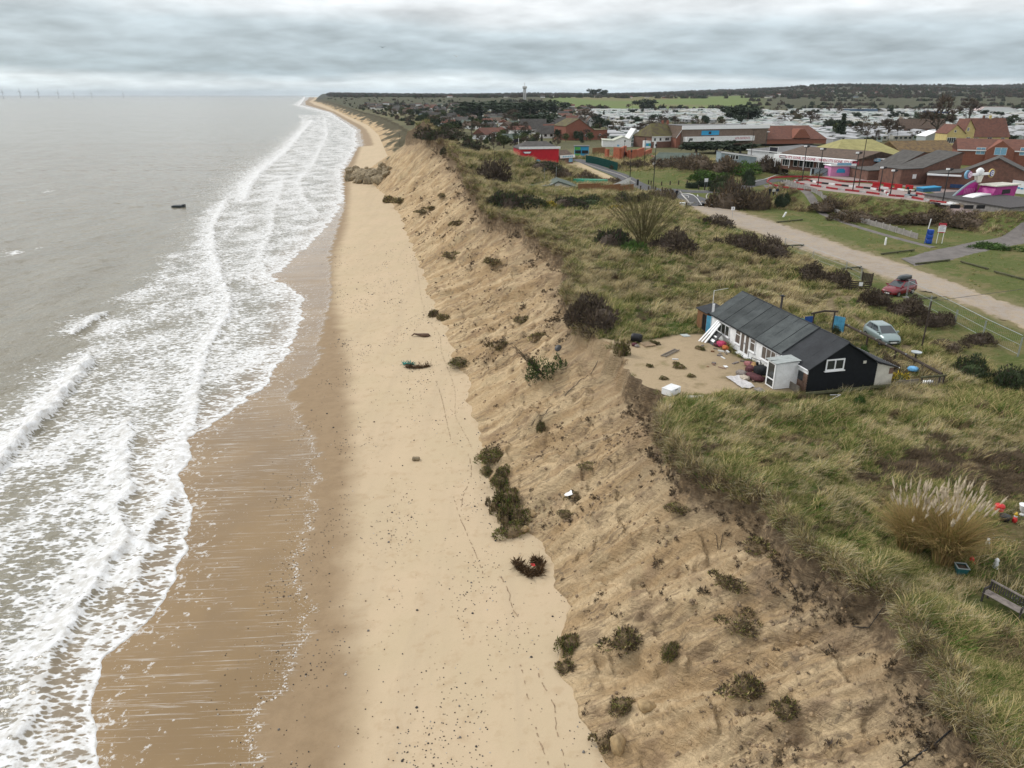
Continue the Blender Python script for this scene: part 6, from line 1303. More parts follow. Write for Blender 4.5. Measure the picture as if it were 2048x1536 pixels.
t, W, s = gabled('trailer', 'white box trailer with a blue and green sign', (1287, 296), (1312, 296), [(0, 14), (1, 14)], 3, W_TRIM, W_WHITE, over=.05, cat='trailer'); MB().box((.18 * W, -.05, 4 / s), (.58 * W, -.004, 10 / s)).build('blue_panel', BLUES, t); MB().box((.40 * W, -.07, 5 / s), (.52 * W, -.053, 9 / s)).build('green_mark', GRNS, t); MB().box((.72 * W, -.03, 6 / s), (.82 * W, -.004, 8 / s)).build('hatch', BLACKP, t)
# ruined red walls
def wall_run(name, label, pts, h, th, m, z0=7.2, cat='wall', caps=None):
    W_ = [hit(x, y, z0) for x, y in pts]; t = thing(name, label, cat, tuple(W_[0]))
    for i, (a, b) in enumerate(zip(W_[:-1], W_[1:])):
        d = b - a; an = math.atan2(d[1], d[0]); c = (a + b) / 2 - W_[0]; hh = h[i] if isinstance(h, (list, tuple)) else h; MB().cbox((c[0], c[1], c[2] + hh / 2 - .2), (np.hypot(d[0], d[1]) + .01, th, hh + .4), 0, an).build('wall_section', m, t)
    return t
wall_run('ruin_wall', 'tumbledown orange-red walls of a themed golf course', [(1211,318),(1216,319),(1228,320),(1240,322),(1250,316),(1256,320),(1270,318),(1286,312),(1302,306)], [3.4, 1.2, 4.2, 4.2, 2.4, 3.2, 3.0, 1.6], .8, mat('orange_brick', (.34, .10, .05), .9, .3, 1.5, .3, 8)); wall_run('golf_wall', 'orange plank wall behind the ruined red walls', [(1185,308),(1210,306)], 2.2, .3, WOODB)
t = thing('palisade_fence', 'dark green palisade fence along the top of the bank by the sandy forecourt', 'fence'); W_ = [hit(x, y, 7.1) for x, y in [(1172,325),(1190,328),(1212,334),(1234,341)]]; t.location = tuple(W_[0]); q = resample([w[:2] for w in W_], .32); PM = MB().box((-.10, -.02, 0), (.10, .02, 2.3)).mesh('pale', GRNP)
for k, p in enumerate(q):
    o = link('pale', PM, t, (p[0] - W_[0][0], p[1] - W_[0][1], ground(*p) - W_[0][2]))
MB().tube([(p[0] - W_[0][0], p[1] - W_[0][1] + .05, ground(*p) - W_[0][2] + 1.8) for p in q[::8]], .05, 4).build('rail', GRNP, t)
# moss roof pub, big flat-roofed hall, tiled roofs
t, W, s = longhouse('moss_roof_pub', 'white and brick building with a big brown roof blotched with yellow moss', (1303, 296), (1360, 294), 24, 48, 13, BRICKD, MOSSR, hip=4, cat='pub', wins=[(.06, 2.9, 1.2, 1.3, 1), (.25, 2.9, 1.2, 1.3, 1), (.45, 2.9, 2.2, 1.3, 2)], chim=((.66, BRICK), (.84, BRICK)), trim=W_TRIM)
MB().box((-.04, -.003, 13 / s), (W + .04, .05, 24 / s)).build('white_upper_wall', W_WHITE, t)
gabled('brick_gable', 'narrow brick gable with a white barge board between pub and flat-roofed hall', (1351, 296), (1364, 296), [(0, 22), (1, 42)], 9, BRICK, TILE, trim=W_TRIM)
t, W, s = gabled('amusement_hall', 'long flat-roofed hall with white parapets over a brown band', (1362, 288), (1534, 284), [(0, 36), (1, 33)], 22, BROWNB, FLATR, z=8.2, over=.1)
MB().box((-.2, -.5, 29 / s), (W + .2, -.11, 36.5 / s)).build('upper_parapet', W_TRIM, t); MB().box((.02 * W, -2.6, 5 / s), (.80 * W, -.006, 14.5 / s)).build('lower_parapet', W_WHITE, t); MB().box((.22 * W, -.12, 17 / s), (.42 * W, -.006, 26 / s)).build('blue_sign', BLUES, t); MB().box((.30 * W, -.15, 19 / s), (.33 * W, -.123, 24 / s)).build('sign_gap', INK, t); text(t, 'AMUSEMENTS', (.66 * W, -2.62, 10 / s), 1.25, CRIM)
for u in (.05, .29): window(t, (u * W, -2.606, 7 / s), (1, 0, 0), (0, 0, 1), 1.8, 1.1, 2, frame=W_WHITE, nrm=(0, -1, 0))
gabled('flat_roof_annex', 'broad grey flat roof with a white wall in front of the tiled roofs', (1494, 318), (1580, 324), [(0, 20), (1, 17)], 34, W_WHITE, FLATR, z=8.6, over=.3, trim=W_TRIM, wins=[(.5, 2.2, 3.0, 2.0, 1, INK)])
t, W, s = longhouse('tiled_hall', 'long red-brown tiled roof with orange gable dormer in the middle', (1534, 285), (1652, 284), 7, 32, 18, BRICK, TILER, z=8, hip=5, cat='building'); MB().prism([(.42 * W, 9 / s), (.72 * W, 9 / s), (.60 * W, 27 / s), (.52 * W, 27 / s)], -.5, 6).build('dormer', BRICK, t)
# discount store
t, W, s = longhouse('discount_store', 'long low store with red lettering on a white fascia', (1561, 332), (1711, 347), 28, 40, 16, BRICKD, TILE, z=10, cat='shop', wins=[(.02, 0.3, 2.6, 2.2, 3), (.18, .3, 1.4, 2.3, 1), (.26, .3, 4.6, 2.4, 4), (.50, .3, 2.6, 2.2, 2), (.66, .3, 3.2, 2.0, 2, LBLUE)]); MB().box((-.6, -2.4, 18 / s), (W + .2, -2.15, 27 / s)).build('fascia', W_TRIM, t); MB().box((-.6, -2.14, 25.5 / s), (W + .2, -.36, 27 / s)).build('canopy', W_WHITE, t)
MB().box((.065 * W, -2.44, 19.5 / s), (.15 * W, -2.403, 25.5 / s)).build('logo_board', mat('logo_dark', (.06, .03, .035), .5), t); [MB().box((W * (.074 + .015 * k), -2.47, 20.8 / s), (W * (.085 + .015 * k), -2.443, 24.2 / s)).build('pale_letter', W_TRIM, t) for k in range(5)]
text(t, "WHEN IT'S GONE, IT'S GONE :: WHEN IT'S GONE, IT'S GONE", (.575 * W, -2.42, 22.5 / s), .90, CRIM, ext=.02)
for u in (.0, .2, .4, .6, .8): MB().tube([(u * W, -2.2, 0), (u * W, -2.2, 18 / s)], .08, 6).build('canopy_post', W_TRIM, t)
longhouse('yellow_roof_hall', 'low hall with a big mustard-yellow roof behind the discount store', (1668, 322), (1808, 322), 14, 40, 20, BRICKD, YELR, z=10, hip=6, cat='building')
t, W, s = gabled('surf_shop', 'shop with a light blue name board right of the discount store', (1716, 342), (1804, 348), [(0, 28), (.78, 28), (.88, 35), (1, 28)], 12, BRICKD, TILE, z=10, cat='shop', wins=[(.05, .2, 4.5, 2.6, 4)], trim=W_TRIM); MB().box((0, -.9, 23 / s), (.5 * W, -.72, 29 / s)).build('name_board', LBLUE, t); MB().box((.51 * W, -.85, 18 / s), (.95 * W, -.7, 25 / s)).build('white_board', W_TRIM, t); [MB().box((W * (.07 + .045 * k), -.93, 24.8 / s), (W * (.095 + .045 * k), -.905, 27.2 / s)).build('pale_letter', W_WHITE, t) for k in range(9)]
# pink kiosk and container
t, W, s = gabled('pink_kiosk', 'pink kiosk with a blue arched shutter on the forecourt', (1660, 353), (1706, 353), [(0, 22), (1, 22)], 4, PINKP, W_WHITE, z=10, over=.3, cat='kiosk'); MB().box((-.3, -.42, 22 / s), (W + .3, -.2, 27 / s)).build('white_sign', W_TRIM, t); MB().prism([(.25 * W, 8 / s), (.62 * W, 8 / s), (.62 * W, 13 / s), (.55 * W, 17 / s), (.32 * W, 17 / s), (.25 * W, 13 / s)], -.05, -.004).build('blue_arch', BLUES, t); MB().box((.2 * W, -.55, 24 / s), (.8 * W, -.43, 29 / s)).build('sign_top', LBLUE, t)
t, W, s = gabled('grey_trailer', 'grey trailer with black end boards in front of the pink kiosk', (1622, 351), (1694, 352), [(0, 14), (1, 14)], 1.2, GREYW, FLATR, z=10, over=.02, cat='trailer')
for u0, u1 in ((0, .07), (.93, 1)): MB().box((u0 * W, -.08, 2 / s), (u1 * W, -.004, 14 / s)).build('end_board', BLACKP, t)
for k in range(4): MB().tube([(W * (.1 + .2 * k), -.05, 3 / s), (W * (.3 + .2 * k), -.05, 13 / s)], .05, 4).build('strut', BLACKP, t)
# brick sheds
gabled('brick_shed', 'brick shed with one long mono-pitch roof, leftmost of the three by the kart track', (1734, 361), (1841, 360), [(0, 20), (.42, 22), (.43, 23), (.97, 57), (1, 56)], 8, BRICKD, SLATE, z=10, cat='shed', over=.2)
gabled('brick_shed', 'brick shed with a white-edged flat front, middle of the three by the kart track', (1798, 371), (1914, 368), [(0, 33), (.33, 34), (.34, 34), (.97, 65), (1, 64)], 7, BRICKD, SLATE, z=10, cat='shed', over=.2, wins=[(.20, 1.4, .9, .9, 1, W_TRIM)])
t, W, s = gabled('brick_gable_shed', 'broad brick gable with grey tiles behind the pink fun slide', (1850, 376), (2062, 388), [(0, 30), (.32, 36), (.64, 68), (.98, 36), (1, 36)], 9, BRICKD, SLATE, z=10, cat='shed', over=.3); MB().box((.24 * W, -.08, .4), (.45 * W, -.004, 12 / s)).build('blue_board', mat('dull_blue', (.025, .06, .15), .6, .3), t); MB().box((0, -1.2, 29 / s), (.33 * W, -.3, 32 / s)).build('white_eave', W_TRIM, t)
t, W, s = longhouse('brick_house', 'red-brick house with white windows and mossy red roof behind the fun slide', (1911, 330), (2110, 336), 33, 53, 12, BRICK, TILER, z=10, wins=[(.18, 3.0, 2.2, 1.8, 2, LBLUE), (.37, 3.0, 2.6, 2.0, 2, LBLUE), (.62, 3.0, 2.2, 2.0, 2, LBLUE)], trim=W_TRIM); MB().prism([(.28 * W, 0), (.56 * W, 0), (.56 * W, 33 / s), (.42 * W, 53 / s), (.28 * W, 33 / s)], -1.0, 5).build('front_gable', BRICK, t); window(t, (.36 * W, -1.004, 3.0), (1, 0, 0), (0, 0, 1), 2.8, 1.9, 2, pane=LBLUE, nrm=(0, -1, 0))
t, W, s = longhouse('yellow_villa', 'tall yellow house with a steep red roof and a yellow chimney', (1938, 284), (2016, 284), 12, 47, 12, YELW, TILER, z=8.5, wins=[(.10, .4, 2.2, 1.4, 3), (.45, .4, 2.0, 1.6, 2), (.8, .4, 1.6, 1.4, 2)], chim=((.62, YELW), (.45, BRICKD)))
gabled('yellow_wing', 'yellow gabled wing with bay windows on the left of the yellow house', (1890, 290), (1926, 290), [(0, 24), (.45, 41), (1, 24)], 9, YELW, TILER, z=8.5, cat='house', wins=[(.05, .8, 3.6, 2.2, 4), (.36, 5.0, .9, .9, 1)]); gabled('yellow_gable', 'narrow yellow gable with a top window on the yellow house', (1922, 288), (1944, 288), [(0, 22), (.4, 50), (1, 30)], 8, YELW, TILER, z=8.5, cat='house', wins=[(.28, 5.2, .9, 1.4, 2), (.35, 1.0, 1.6, 1.8, 2)])
longhouse('brown_roof_house', 'long low house with a brown tiled roof left of the yellow house', (1802, 262), (1892, 262), 6, 24, 10, BRICKD, TILE, z=8); gabled('white_gable_house', 'small white gable behind the brown-roofed house', (1798, 248), (1812, 248), [(0, 6), (.5, 13), (1, 6)], 6, W_WHITE, TILE, cat='house'); gabled('marquee', 'white conservatory-like marquee in front of the yellow house', (1850, 284), (1890, 284), [(0, 12), (.55, 22), (1, 16)], 8, PORCHR, W_TRIM, z=8.5, cat='marquee')
longhouse('mossy_tile_house', 'long roof of orange-brown mossy tiles behind the brick sheds', (1800, 318), (1912, 316), 14, 34, 12, BRICKD, mat('orange_moss_roof', (.17, .115, .05), .95, .4, 1, .3, 8, c2=(.10, .07, .045)), z=10, cat='building')
# bungalows on the bank and behind the dune
t, W, s = longhouse('white_bungalow', 'white bungalow with green-grey roof inside the pink fence', (1305, 328), (1408, 330), 9, 22, 8, W_WHITE, GREENR, z=7.6, hip=2, cat='bungalow', wins=[(.62, .4, 1.2, 1.2, 2), (.80, .4, 1.2, 1.2, 2)]); gabled('bungalow_gable', 'white front gable at the right end of the pink-fenced bungalow', (1392, 327), (1410, 327), [(0, 8), (.5, 17), (1, 8)], 5, W_WHITE, GREENR, cat='bungalow', z=7.7)
t, W, s = gabled('grey_cabin', 'blue-grey cabin on stilts with white windows at the top of the bank', (1441, 326), (1512, 326), [(0, 22), (1, 13)], 6, GREYW, FLATR, z=8, over=.15, cat='cabin', trim=W_TRIM, wins=[(.12, 1.1, 1.5, 1.2, 2), (.26, 1.1, 1.5, 1.4, 2), (.40, 1.1, 1.0, 1.2, 1)])
t = thing('pink_fence', 'low dark red fence with pale posts round the white bungalow garden', 'fence'); Wp = [hit(x, y, 7.8) for x, y in [(1302,316),(1325,326),(1350,331),(1372,334)]]; t.location = tuple(Wp[0])
for a, b in zip(Wp[:-1], Wp[1:]):
    d = b - a; an = math.atan2(d[1], d[0]); c = (a + b) / 2 - Wp[0]; MB().cbox((c[0], c[1], c[2] + .5), (np.hypot(d[0], d[1]), .05, .95), 0, an).build('fence_panel', REDK, t)
for p in resample([w[:2] for w in Wp], 1.8): MB().tube([(p[0] - Wp[0][0], p[1] - Wp[0][1] - .06, ground(*p) - Wp[0][2] - .2), (p[0] - Wp[0][0], p[1] - Wp[0][1] - .06, ground(*p) - Wp[0][2] + 1.35)], .05, 5).build('post', CREAM, t)
t, W, s = gabled('dune_bungalow', 'white bungalow with a grey-green roof half hidden behind the dune ridge', (1062, 386), (1155, 386), [(0, 13), (.40, 15), (.58, 24), (1, 11)], 8, W_WHITE, GREENR, z=7.4, cat='bungalow', trim=GREENR, wins=[(.42, 1.3, 1.0, .8, 2), (.22, 1.0, 1.6, .7, 2)])
MB().tube([(.55 * W, 3, 2.5), (.55 * W, 3, 5.4)], .04, 5).tube([(.3 * W, 4, 2.5), (.3 * W, 4, 5.0)], .03, 5).build('aerial', METALG, t)
wall_run('wooden_fence', 'brown board fence of the yard beside the half-hidden bungalow', [(1156,385),(1200,386),(1240,387),(1266,386)], 1.8, .12, WOODB, 7.2, 'fence'); o = tag(MB().add([(-2.6, 0, .7), (1.6, .5, 1.2), (2.4, .2, 2.6), (2.2, 1.2, .6), (-2.6, .3, .5)], [(0, 1, 2), (1, 3, 2), (0, 4, 3, 1)]).build('white_sail', W_TRIM), 'white boat sail cloth sticking up beside the brown board fence', 'sail'); o.location = tuple(hit(1240, 378, 7.2))
o = tag(loft([[(x, -w, 0), (x, -w * .7, .9), (x, w * .7, .9), (x, w, 0)] for x, w in ((-4, .3), (-2, 1.3), (2, 1.4), (4.2, .5))]).build('green_cover', mat('green_sheet', (.02, .25, .15), .5, .2)), 'green covered boat lying beyond the half-hidden bungalow', 'boat'); o.location = tuple(hit(1180, 366, 7.2)); o.rotation_euler = (0, 0, -.2)
gabled('summer_house', 'small grey flat roof in front of the half-hidden bungalow', (1155, 392), (1186, 392), [(0, 9), (1, 12)], 4, GREYB, FLATR, z=7.2, cat='shed', over=.2)
# ------------------------------------------------------------------ kart track furniture, fun slide, walls
def barrier(label, pts, cols, h=.34, step=1.5, z=10.07, th=.28):
    q = resample(smooth(PL(pts, z)), step); t = thing('track_barrier', label, 'barrier', (q[0][0], q[0][1], z)); ms = {}
    for i, (a, b) in enumerate(zip(q[:-1], q[1:])):
        m = cols[i % len(cols)]; L = float(np.hypot(*(b - a)))
        if m.name not in ms: ms[m.name] = MB().box((-step / 2 + .03, -th / 2, 0), (step / 2 - .03, th / 2, h)).mesh('barrier_block', m)
        o = link('barrier_block', ms[m.name], t, ((a[0] + b[0]) / 2 - q[0][0], (a[1] + b[1]) / 2 - q[0][1], 0)); o.rotation_euler = (0, 0, math.atan2(b[1] - a[1], b[0] - a[0]))
RW = [REDK, REDK, mat('scuffed_white', (.42, .41, .40), .7, .4, 2)]
barrier('dark red barrier along the far side of the kart track', [(1534,364),(1541,357),(1567,355),(1600,354),(1642,356),(1667,360),(1684,365),(1735,364),(1800,372)], [REDK]); barrier('red and white barrier winding along the near side of the kart track', [(1618,361),(1600,360),(1586,363),(1592,368),(1635,373),(1667,379),(1700,382),(1741,387),(1775,392),(1819,395),(1868,405),(1893,407)], RW)
barrier('grey and red barrier along the inner bend of the kart track', [(1617,361),(1630,366),(1667,370),(1700,374),(1741,378),(1765,382),(1776,388),(1775,392)], [REDK, TYRE, W_WHITE]); barrier('bright red double rail on the far straight of the kart track', [(1741,372),(1785,375),(1829,379)], [mat('bright_red', (.42, .015, .02), .5)], .8); barrier('red and white curved barrier right of the double rail', [(1741,375),(1800,380),(1822,384)], [REDK, W_WHITE])
barrier('dark red barrier along the mini golf side of the kart track', [(1831,388),(1870,394),(1921,404),(1973,413)], [REDK, REDK, BRICKD]); barrier('black tyre wall at the near right end of the kart track', [(1895,416),(1930,418),(1972,417)], [TYRE], .6); barrier('dark barrier round the far left end of the kart track', [(1534,364),(1545,371),(1575,377),(1640,384)], [REDK, BRICKD], .3)
for k, (x, y, an) in enumerate([(1822, 392, .3), (1820, 383, .2)]):
    p = P(x, y, 10.07); t = thing('kart', ['silver go-kart stopped in the middle of the track', 'pale go-kart at the end of the red rail'][k], 'go-kart', tuple(p), an)
    loft([[(a, -w, .1), (a, -w, h), (a, w, h), (a, w, .1)] for a, w, h in ((-1, .5, .4), (-.3, .55, .35), (.5, .4, .35), (1, .5, .3))]).build('body', GREYW if k == 0 else CREAM, t); MB().box((-.7, -.25, .36), (-.5, .25, .85)).build('seat', BLACKP, t)
    for a in (-.7, .7):
        for q in (-.6, .6): MB().lathe([(.18, -.08), (.18, .08)], 10, M=Matrix.Translation((a, q, .18)) @ Matrix.Rotation(R(90), 4, 'X')).build('wheel', TYRE, t)
def fun_slide():
    loc, rz, W, s = frame_of((1940, 406), (2030, 398), 10); t = thing('fun_slide', 'bright pink fairground slide with spinning targets on top', 'fairground ride', loc, rz); h = lambda px: px / s
    MB().add([(.40 * W, 0, 0), (.95 * W, 0, 0), (.95 * W, 3, 0), (.40 * W, 3, 0), (.52 * W, 0, h(30)), (1.0 * W, 0, h(30)), (1.0 * W, 3, h(30)), (.52 * W, 3, h(30))], [(0, 3, 2, 1), (4, 5, 6, 7), (0, 1, 5, 4), (1, 2, 6, 5), (2, 3, 7, 6), (3, 0, 4, 7)]).build('tower', MAGP, t); MB().box((.66 * W, -.06, h(14)), (.84 * W, -.004, h(23))).build('sign', BLACKP, t); MB().box((.48 * W, -.06, h(2)), (.92 * W, -.004, h(7))).build('yellow_stripe', mat('yellow_stripe', (.55, .38, .03), .5), t)
    MB().box((.48 * W, -.3, h(30.5)), (1.02 * W, 3.2, h(33))).build('roof', CREAM, t)
    n = 12; arc = [((.02 + .5 * k / n) * W, h(6) + h(32) * math.sin(math.pi / 2 * k / n) ** 1.0) for k in range(n + 1)]; MB().prism([(.02 * W, h(2))] + arc + [(.52 * W, h(2))], 3.6, 3.9).build('arched_panel', MAGP, t)
    for k in range(7): u = .24 + .035 * k; MB().box((u * W, 3.55, h(8)), (u * W + .12, 3.595, h(24))).build('panel_bar', PINKP, t)
    MB().tube([(x, 3.75, z + .1) for x, z in arc], .2, 6).build('arch_rim', GREYW, t)
    k0 = Matrix.Translation((.50 * W, 3.6, h(52))); MB().box((-h(34), -.2, -.15), (h(34), .2, .25), M=k0).build('arm', W_TRIM, t); MB().lathe([(h(4), -.2), (h(7), .3), (h(8), .7), (h(4), 1.1), (.05, 1.2)], 14, M=k0).build('hub', W_TRIM, t, smooth=True); MB().prism([(-.9, -.2), (.9, -.2), (.5, -1.4), (-.5, -1.4)], -.3, .3, M=k0).build('hub_foot', CREAM, t)
    for sgn, rings in ((-1, (LBLUE, PINKP, W_TRIM, PINKP, W_TRIM)), (1, (mat('target_yellow', (.55, .42, .12), .5), mat('target_navy', (.04, .04, .22), .5), W_TRIM, MATS['target_navy'], W_TRIM))):
        d = None
        for j, m in enumerate(rings):
            rr = h(9) * (1 - .2 * j) * (1 if j else 1.02); xo = sgn * h(37) + (-sgn * -h(3) if j == 0 else 0); Mx = k0 @ Matrix.Translation((xo, -.28 - .035 * j if j else .1, .1)) @ Matrix.Rotation(R(90), 4, 'X'); MB().lathe([(rr, 0), (rr, .03 if j else .25)], 20, M=Mx).build('target_disc' if j == 0 else 'target_ring', m, t)
    sl = MB(); 
    for k in range(14):
        a, b = k / 14, (k + 1) / 14; f = lambda q: (.45 * W - q * W * 1.05, h(26) * (1 - q) ** 1.7 * .5 + .25 + .3 * math.sin(q * 7)); (xa, za), (xb, zb) = f(a), f(b); sl.add([(xa, .2, za), (xa, 2.2, za), (xb, 2.2, zb), (xb, .2, zb), (xa, .2, za - .25), (xa, 2.2, za - .25), (xb, 2.2, zb - .25), (xb, .2, zb - .25)], [(0, 3, 2, 1), (0, 4, 7, 3), (1, 2, 6, 5), (4, 5, 6, 7)])
    sl.build('slide_chute', W_TRIM, t); MB().box((-.1 * W, .1, .02), (.42 * W, .2, .5)).build('chute_side', MAGP, t)
fun_slide()
gabled('blue_shelter', 'blue sloping panel shed on the mini golf strip', (1846, 384), (1881, 383), [(0, 7), (1, 9)], 2, mat('teal_blue', (.03, .12, .22), .6, .2), BLUES, z=10, cat='shed', over=.05); t, W, s = gabled('white_hoarding', 'white hoarding with blue script right of the fun slide', (2020, 386), (2070, 390), [(0, 26), (1, 22)], .5, W_TRIM, W_TRIM, z=10, cat='hoarding', over=.02); [MB().box((W * (.12 + .13 * k), -.05, (10 + k % 2) / s), (W * (.22 + .13 * k), -.025, (15 - k % 3) / s)).build('blue_mark', BLUES, t) for k in range(6)]
t, W, s = gabled('block_building', 'grey block building with a dark flat roof at the right edge above the ramp', (2010, 458), (2110, 452), [(0, 44), (1, 48)], 18, GREYB, mat('dark_flat_roof', (.075, .07, .07), .9), z=7.2, over=.25, cat='building')
def concrete_fence():
    q = resample(PL([(1534,374),(1546,386),(1570,398),(1600,409),(1640,420),(1700,440),(1760,456),(1832,478)], 7.25), 1.9); t = thing('retaining_fence', 'low grey concrete panel fence along the foot of the kart track bank', 'fence', (q[0][0], q[0][1], 0)); off = np.array([.9, 1.2])
    for a, b in zip(q[:-1], q[1:]):
        a2, b2 = a + off, b + off; d = b2 - a2; c = (a2 + b2) / 2 - q[0]; z = ground(*((a2 + b2) / 2)); an = math.atan2(d[1], d[0]); MB().cbox((c[0], c[1], z + .35), (np.hypot(*d) - .14, .08, 1.0), 0, an).build('panel', GREYB, t); MB().cbox((a2[0] - q[0][0], a2[1] - q[0][1], z + .42), (.13, .16, 1.2), 0, an).build('post', CONC, t)
concrete_fence()
# ------------------------------------------------------------------ trees
def tree_bare(seed, mats):
    rng = np.random.default_rng(seed); tr = MB(); tw = MB(); tips = []
    def grow(p, d, l, r, dep):
        q = p + d * l; tr.tube([p, (p + q) / 2 + rng.normal(0, l * .04, 3), q], [r, r * .85, r * .65], 5 if dep < 2 else 3, cap=False)
        if dep == 3: tips.append((q, d)); return
        for _ in range(3 if dep else 5):
            e = d + rng.normal(0, .48 if dep else .62, 3); e[2] = abs(e[2]) * .8 + .18; e /= np.linalg.norm(e); grow(p + (q - p) * rng.uniform(.6, 1), e, l * rng.uniform(.58, .8), r * .55, dep + 1)
    grow(np.zeros(3), np.array([.03, 0, 1.]), .30, .022, 0)
    for q, d in tips:
        for _ in range(15):
            e = d + rng.normal(0, .6, 3); e /= np.linalg.norm(e); l = rng.uniform(.06, .15); s = np.cross(e, rng.normal(0, 1, 3)); s = s / np.linalg.norm(s) * .008; tw.add([q - s, q + s, q + e * l], [(0, 1, 2)])
    return tr.mesh('trunk', M_BARK), tw.mesh('crown', mats)
def tree_green(seed, m, conif=False):
    rng = np.random.default_rng(seed); tr = MB().tube([(0, 0, 0), (.01, 0, .3), (0, .01, .75)], [.035, .028, .01], 6); vs = []; fs = []; L = [(rng.normal(0, .17), rng.normal(0, .17), rng.uniform(.35, .8), rng.uniform(.14, .25)) for _ in range(9)] if not conif else [(rng.normal(0, .05), rng.normal(0, .05), z, .30 * (1.05 - z) + .03) for z in np.linspace(.15, .97, 9)]
    for _ in range(1300):
        cx0, cy0, cz, r = L[int(rng.integers(len(L)))]; d = rng.normal(0, 1, 3); d /= np.linalg.norm(d); c = np.array([cx0, cy0, cz]) + d * r * np.array([1, 1, .8]) * rng.uniform(.5, 1.05); a, b = rng.normal(0, .036, 3), rng.normal(0, .036, 3); o = len(vs); vs += [tuple(c), tuple(c + a), tuple(c + a + b), tuple(c + b)]; fs.append((o, o + 1, o + 2, o + 3))
    me = bpy.data.meshes.new('crown'); me.from_pydata(vs, [], fs); me.materials.append(m); me.update(); return tr.mesh('trunk', M_BARK), me
TREES = {'bare': [tree_bare(k, M_TWIG if k % 2 else M_PURP) for k in range(3)], 'dark': [tree_green(20 + k, M_EVER) for k in range(3)], 'conifer': [tree_green(30, M_EVER, True)], 'green': [tree_green(40, leafmat('shrub_olive', (.06, .075, .028)))]}
def tree(kind, x, y, h, w, label, group=None):
    v = TREES[kind]; a, b = v[int(RNG.integers(len(v)))]; nm = {'bare': 'bare_tree', 'dark': 'evergreen_tree', 'conifer': 'conifer_tree', 'green': 'broad_tree'}[kind]; t = thing(nm, label, 'tree', (x, y, ground(x, y) - .1), float(RNG.uniform(0, 6)), group); t.scale = (w, w, h); link('trunk', a, t); link('crown', b, t); return t
def tree_px(kind, px, base, top, wpx, label, z=7.0, group=None):
    p, s = hitS(px, base, z); tree(kind, p[0], p[1], (base - top) / s / CP, wpx / s * (1.35 if kind == 'bare' else 1.5), label, group)
for a in [('bare',1868,284,165,90,'tall twin-trunked bare tree among the caravans, left of the yellow house'),('bare',1730,284,232,70,'round bare tree right of the yellow roof, left one'),('bare',1775,278,226,90,'broad round bare tree left of the brown-roofed house'),('bare',1935,250,188,70,'tall bare tree above the yellow house'),('bare',1280,270,238,50,'bare tree right of the white glazed gable'),('bare',1310,262,232,44,'bare tree over the pub roof, left of its chimneys'),('bare',1480,244,218,60,'pale bare tree behind the flat-roofed hall'),
          ('dark',1470,246,214,46,'dark round evergreen behind the flat-roofed hall'),('dark',1495,246,212,40,'dark evergreen beside another behind the flat-roofed hall'),('dark',1292,222,196,34,'lone dark evergreen in front of the green field'),('dark',1187,200,184,18,'small dark tree on the skyline left of the field'),('dark',1205,200,186,16,'small dark tree on the skyline, companion of another'),('dark',960,236,204,80,'broad dark evergreen left of the water tower'),('dark',1020,232,206,60,'dark evergreen below the water tower, left one'),('dark',1060,240,204,70,'big dark evergreen below the water tower'),('dark',1097,232,198,44,'dark pine behind the long grey house'),('dark',1075,262,226,60,'dark evergreen mass behind the white house'),
          ('bare',1170,250,214,70,'bare tree behind the red-brick building'),('dark',1200,262,236,30,'dark conifer beside the half-timbered gable'),('bare',1030,250,210,60,'brown bare tree left of the dark evergreens'),('dark',1392,306,280,60,'dark green hedge-like tree in front of the hall, left one'),('dark',1432,306,282,60,'dark green hedge-like tree in front of the hall, middle one'),('dark',1480,308,284,56,'dark green hedge-like tree in front of the hall, right one'),('green',1885,250,228,40,'bright olive bush-like tree behind the brown-roofed house'),('dark',1850,252,224,50,'dark broad tree behind the brown-roofed house'),('conifer',1680,280,236,26,'dark pointed conifer among the boats behind the tiled hall'),('bare',1580,250,218,50,'bare tree in front of the caravans above the tiled hall'),('bare',1620,252,214,46,'bare tree behind the tiled hall roof'),('dark',1668,262,240,30,'dark shrub-like tree behind the tiled hall')]: tree_px(*a[:5], a[5], 6.5)
# water tower
p = P(1046, 193, 10); D = p[1]; D = 1900.; x = (1046 - 1024) / FPX * D * 1.07; t = thing('water_tower', 'pale water tower with an aerial on the skyline', 'water tower', (x, D, ground(x, D))); CT = mat('tower_concrete', (.45, .45, .44), .8, .1); zz = 28 + (190 - 177) / FPX * D * 1.07 - ground(x, D)
for k in range(4): a = k * math.pi / 2 + .4; MB().tube([(3 * math.cos(a), 3 * math.sin(a), 0), (2.6 * math.cos(a), 2.6 * math.sin(a), zz - 5)], 1.0, 6).build('leg', CT, t)
MB().lathe([(2, zz - 6), (5.5, zz - 4), (5.5, zz), (2, zz + 1)], 16).build('tank', CT, t); MB().tube([(0, 0, zz), (0, 0, zz + 9)], .6, 5).build('mast', CT, t)
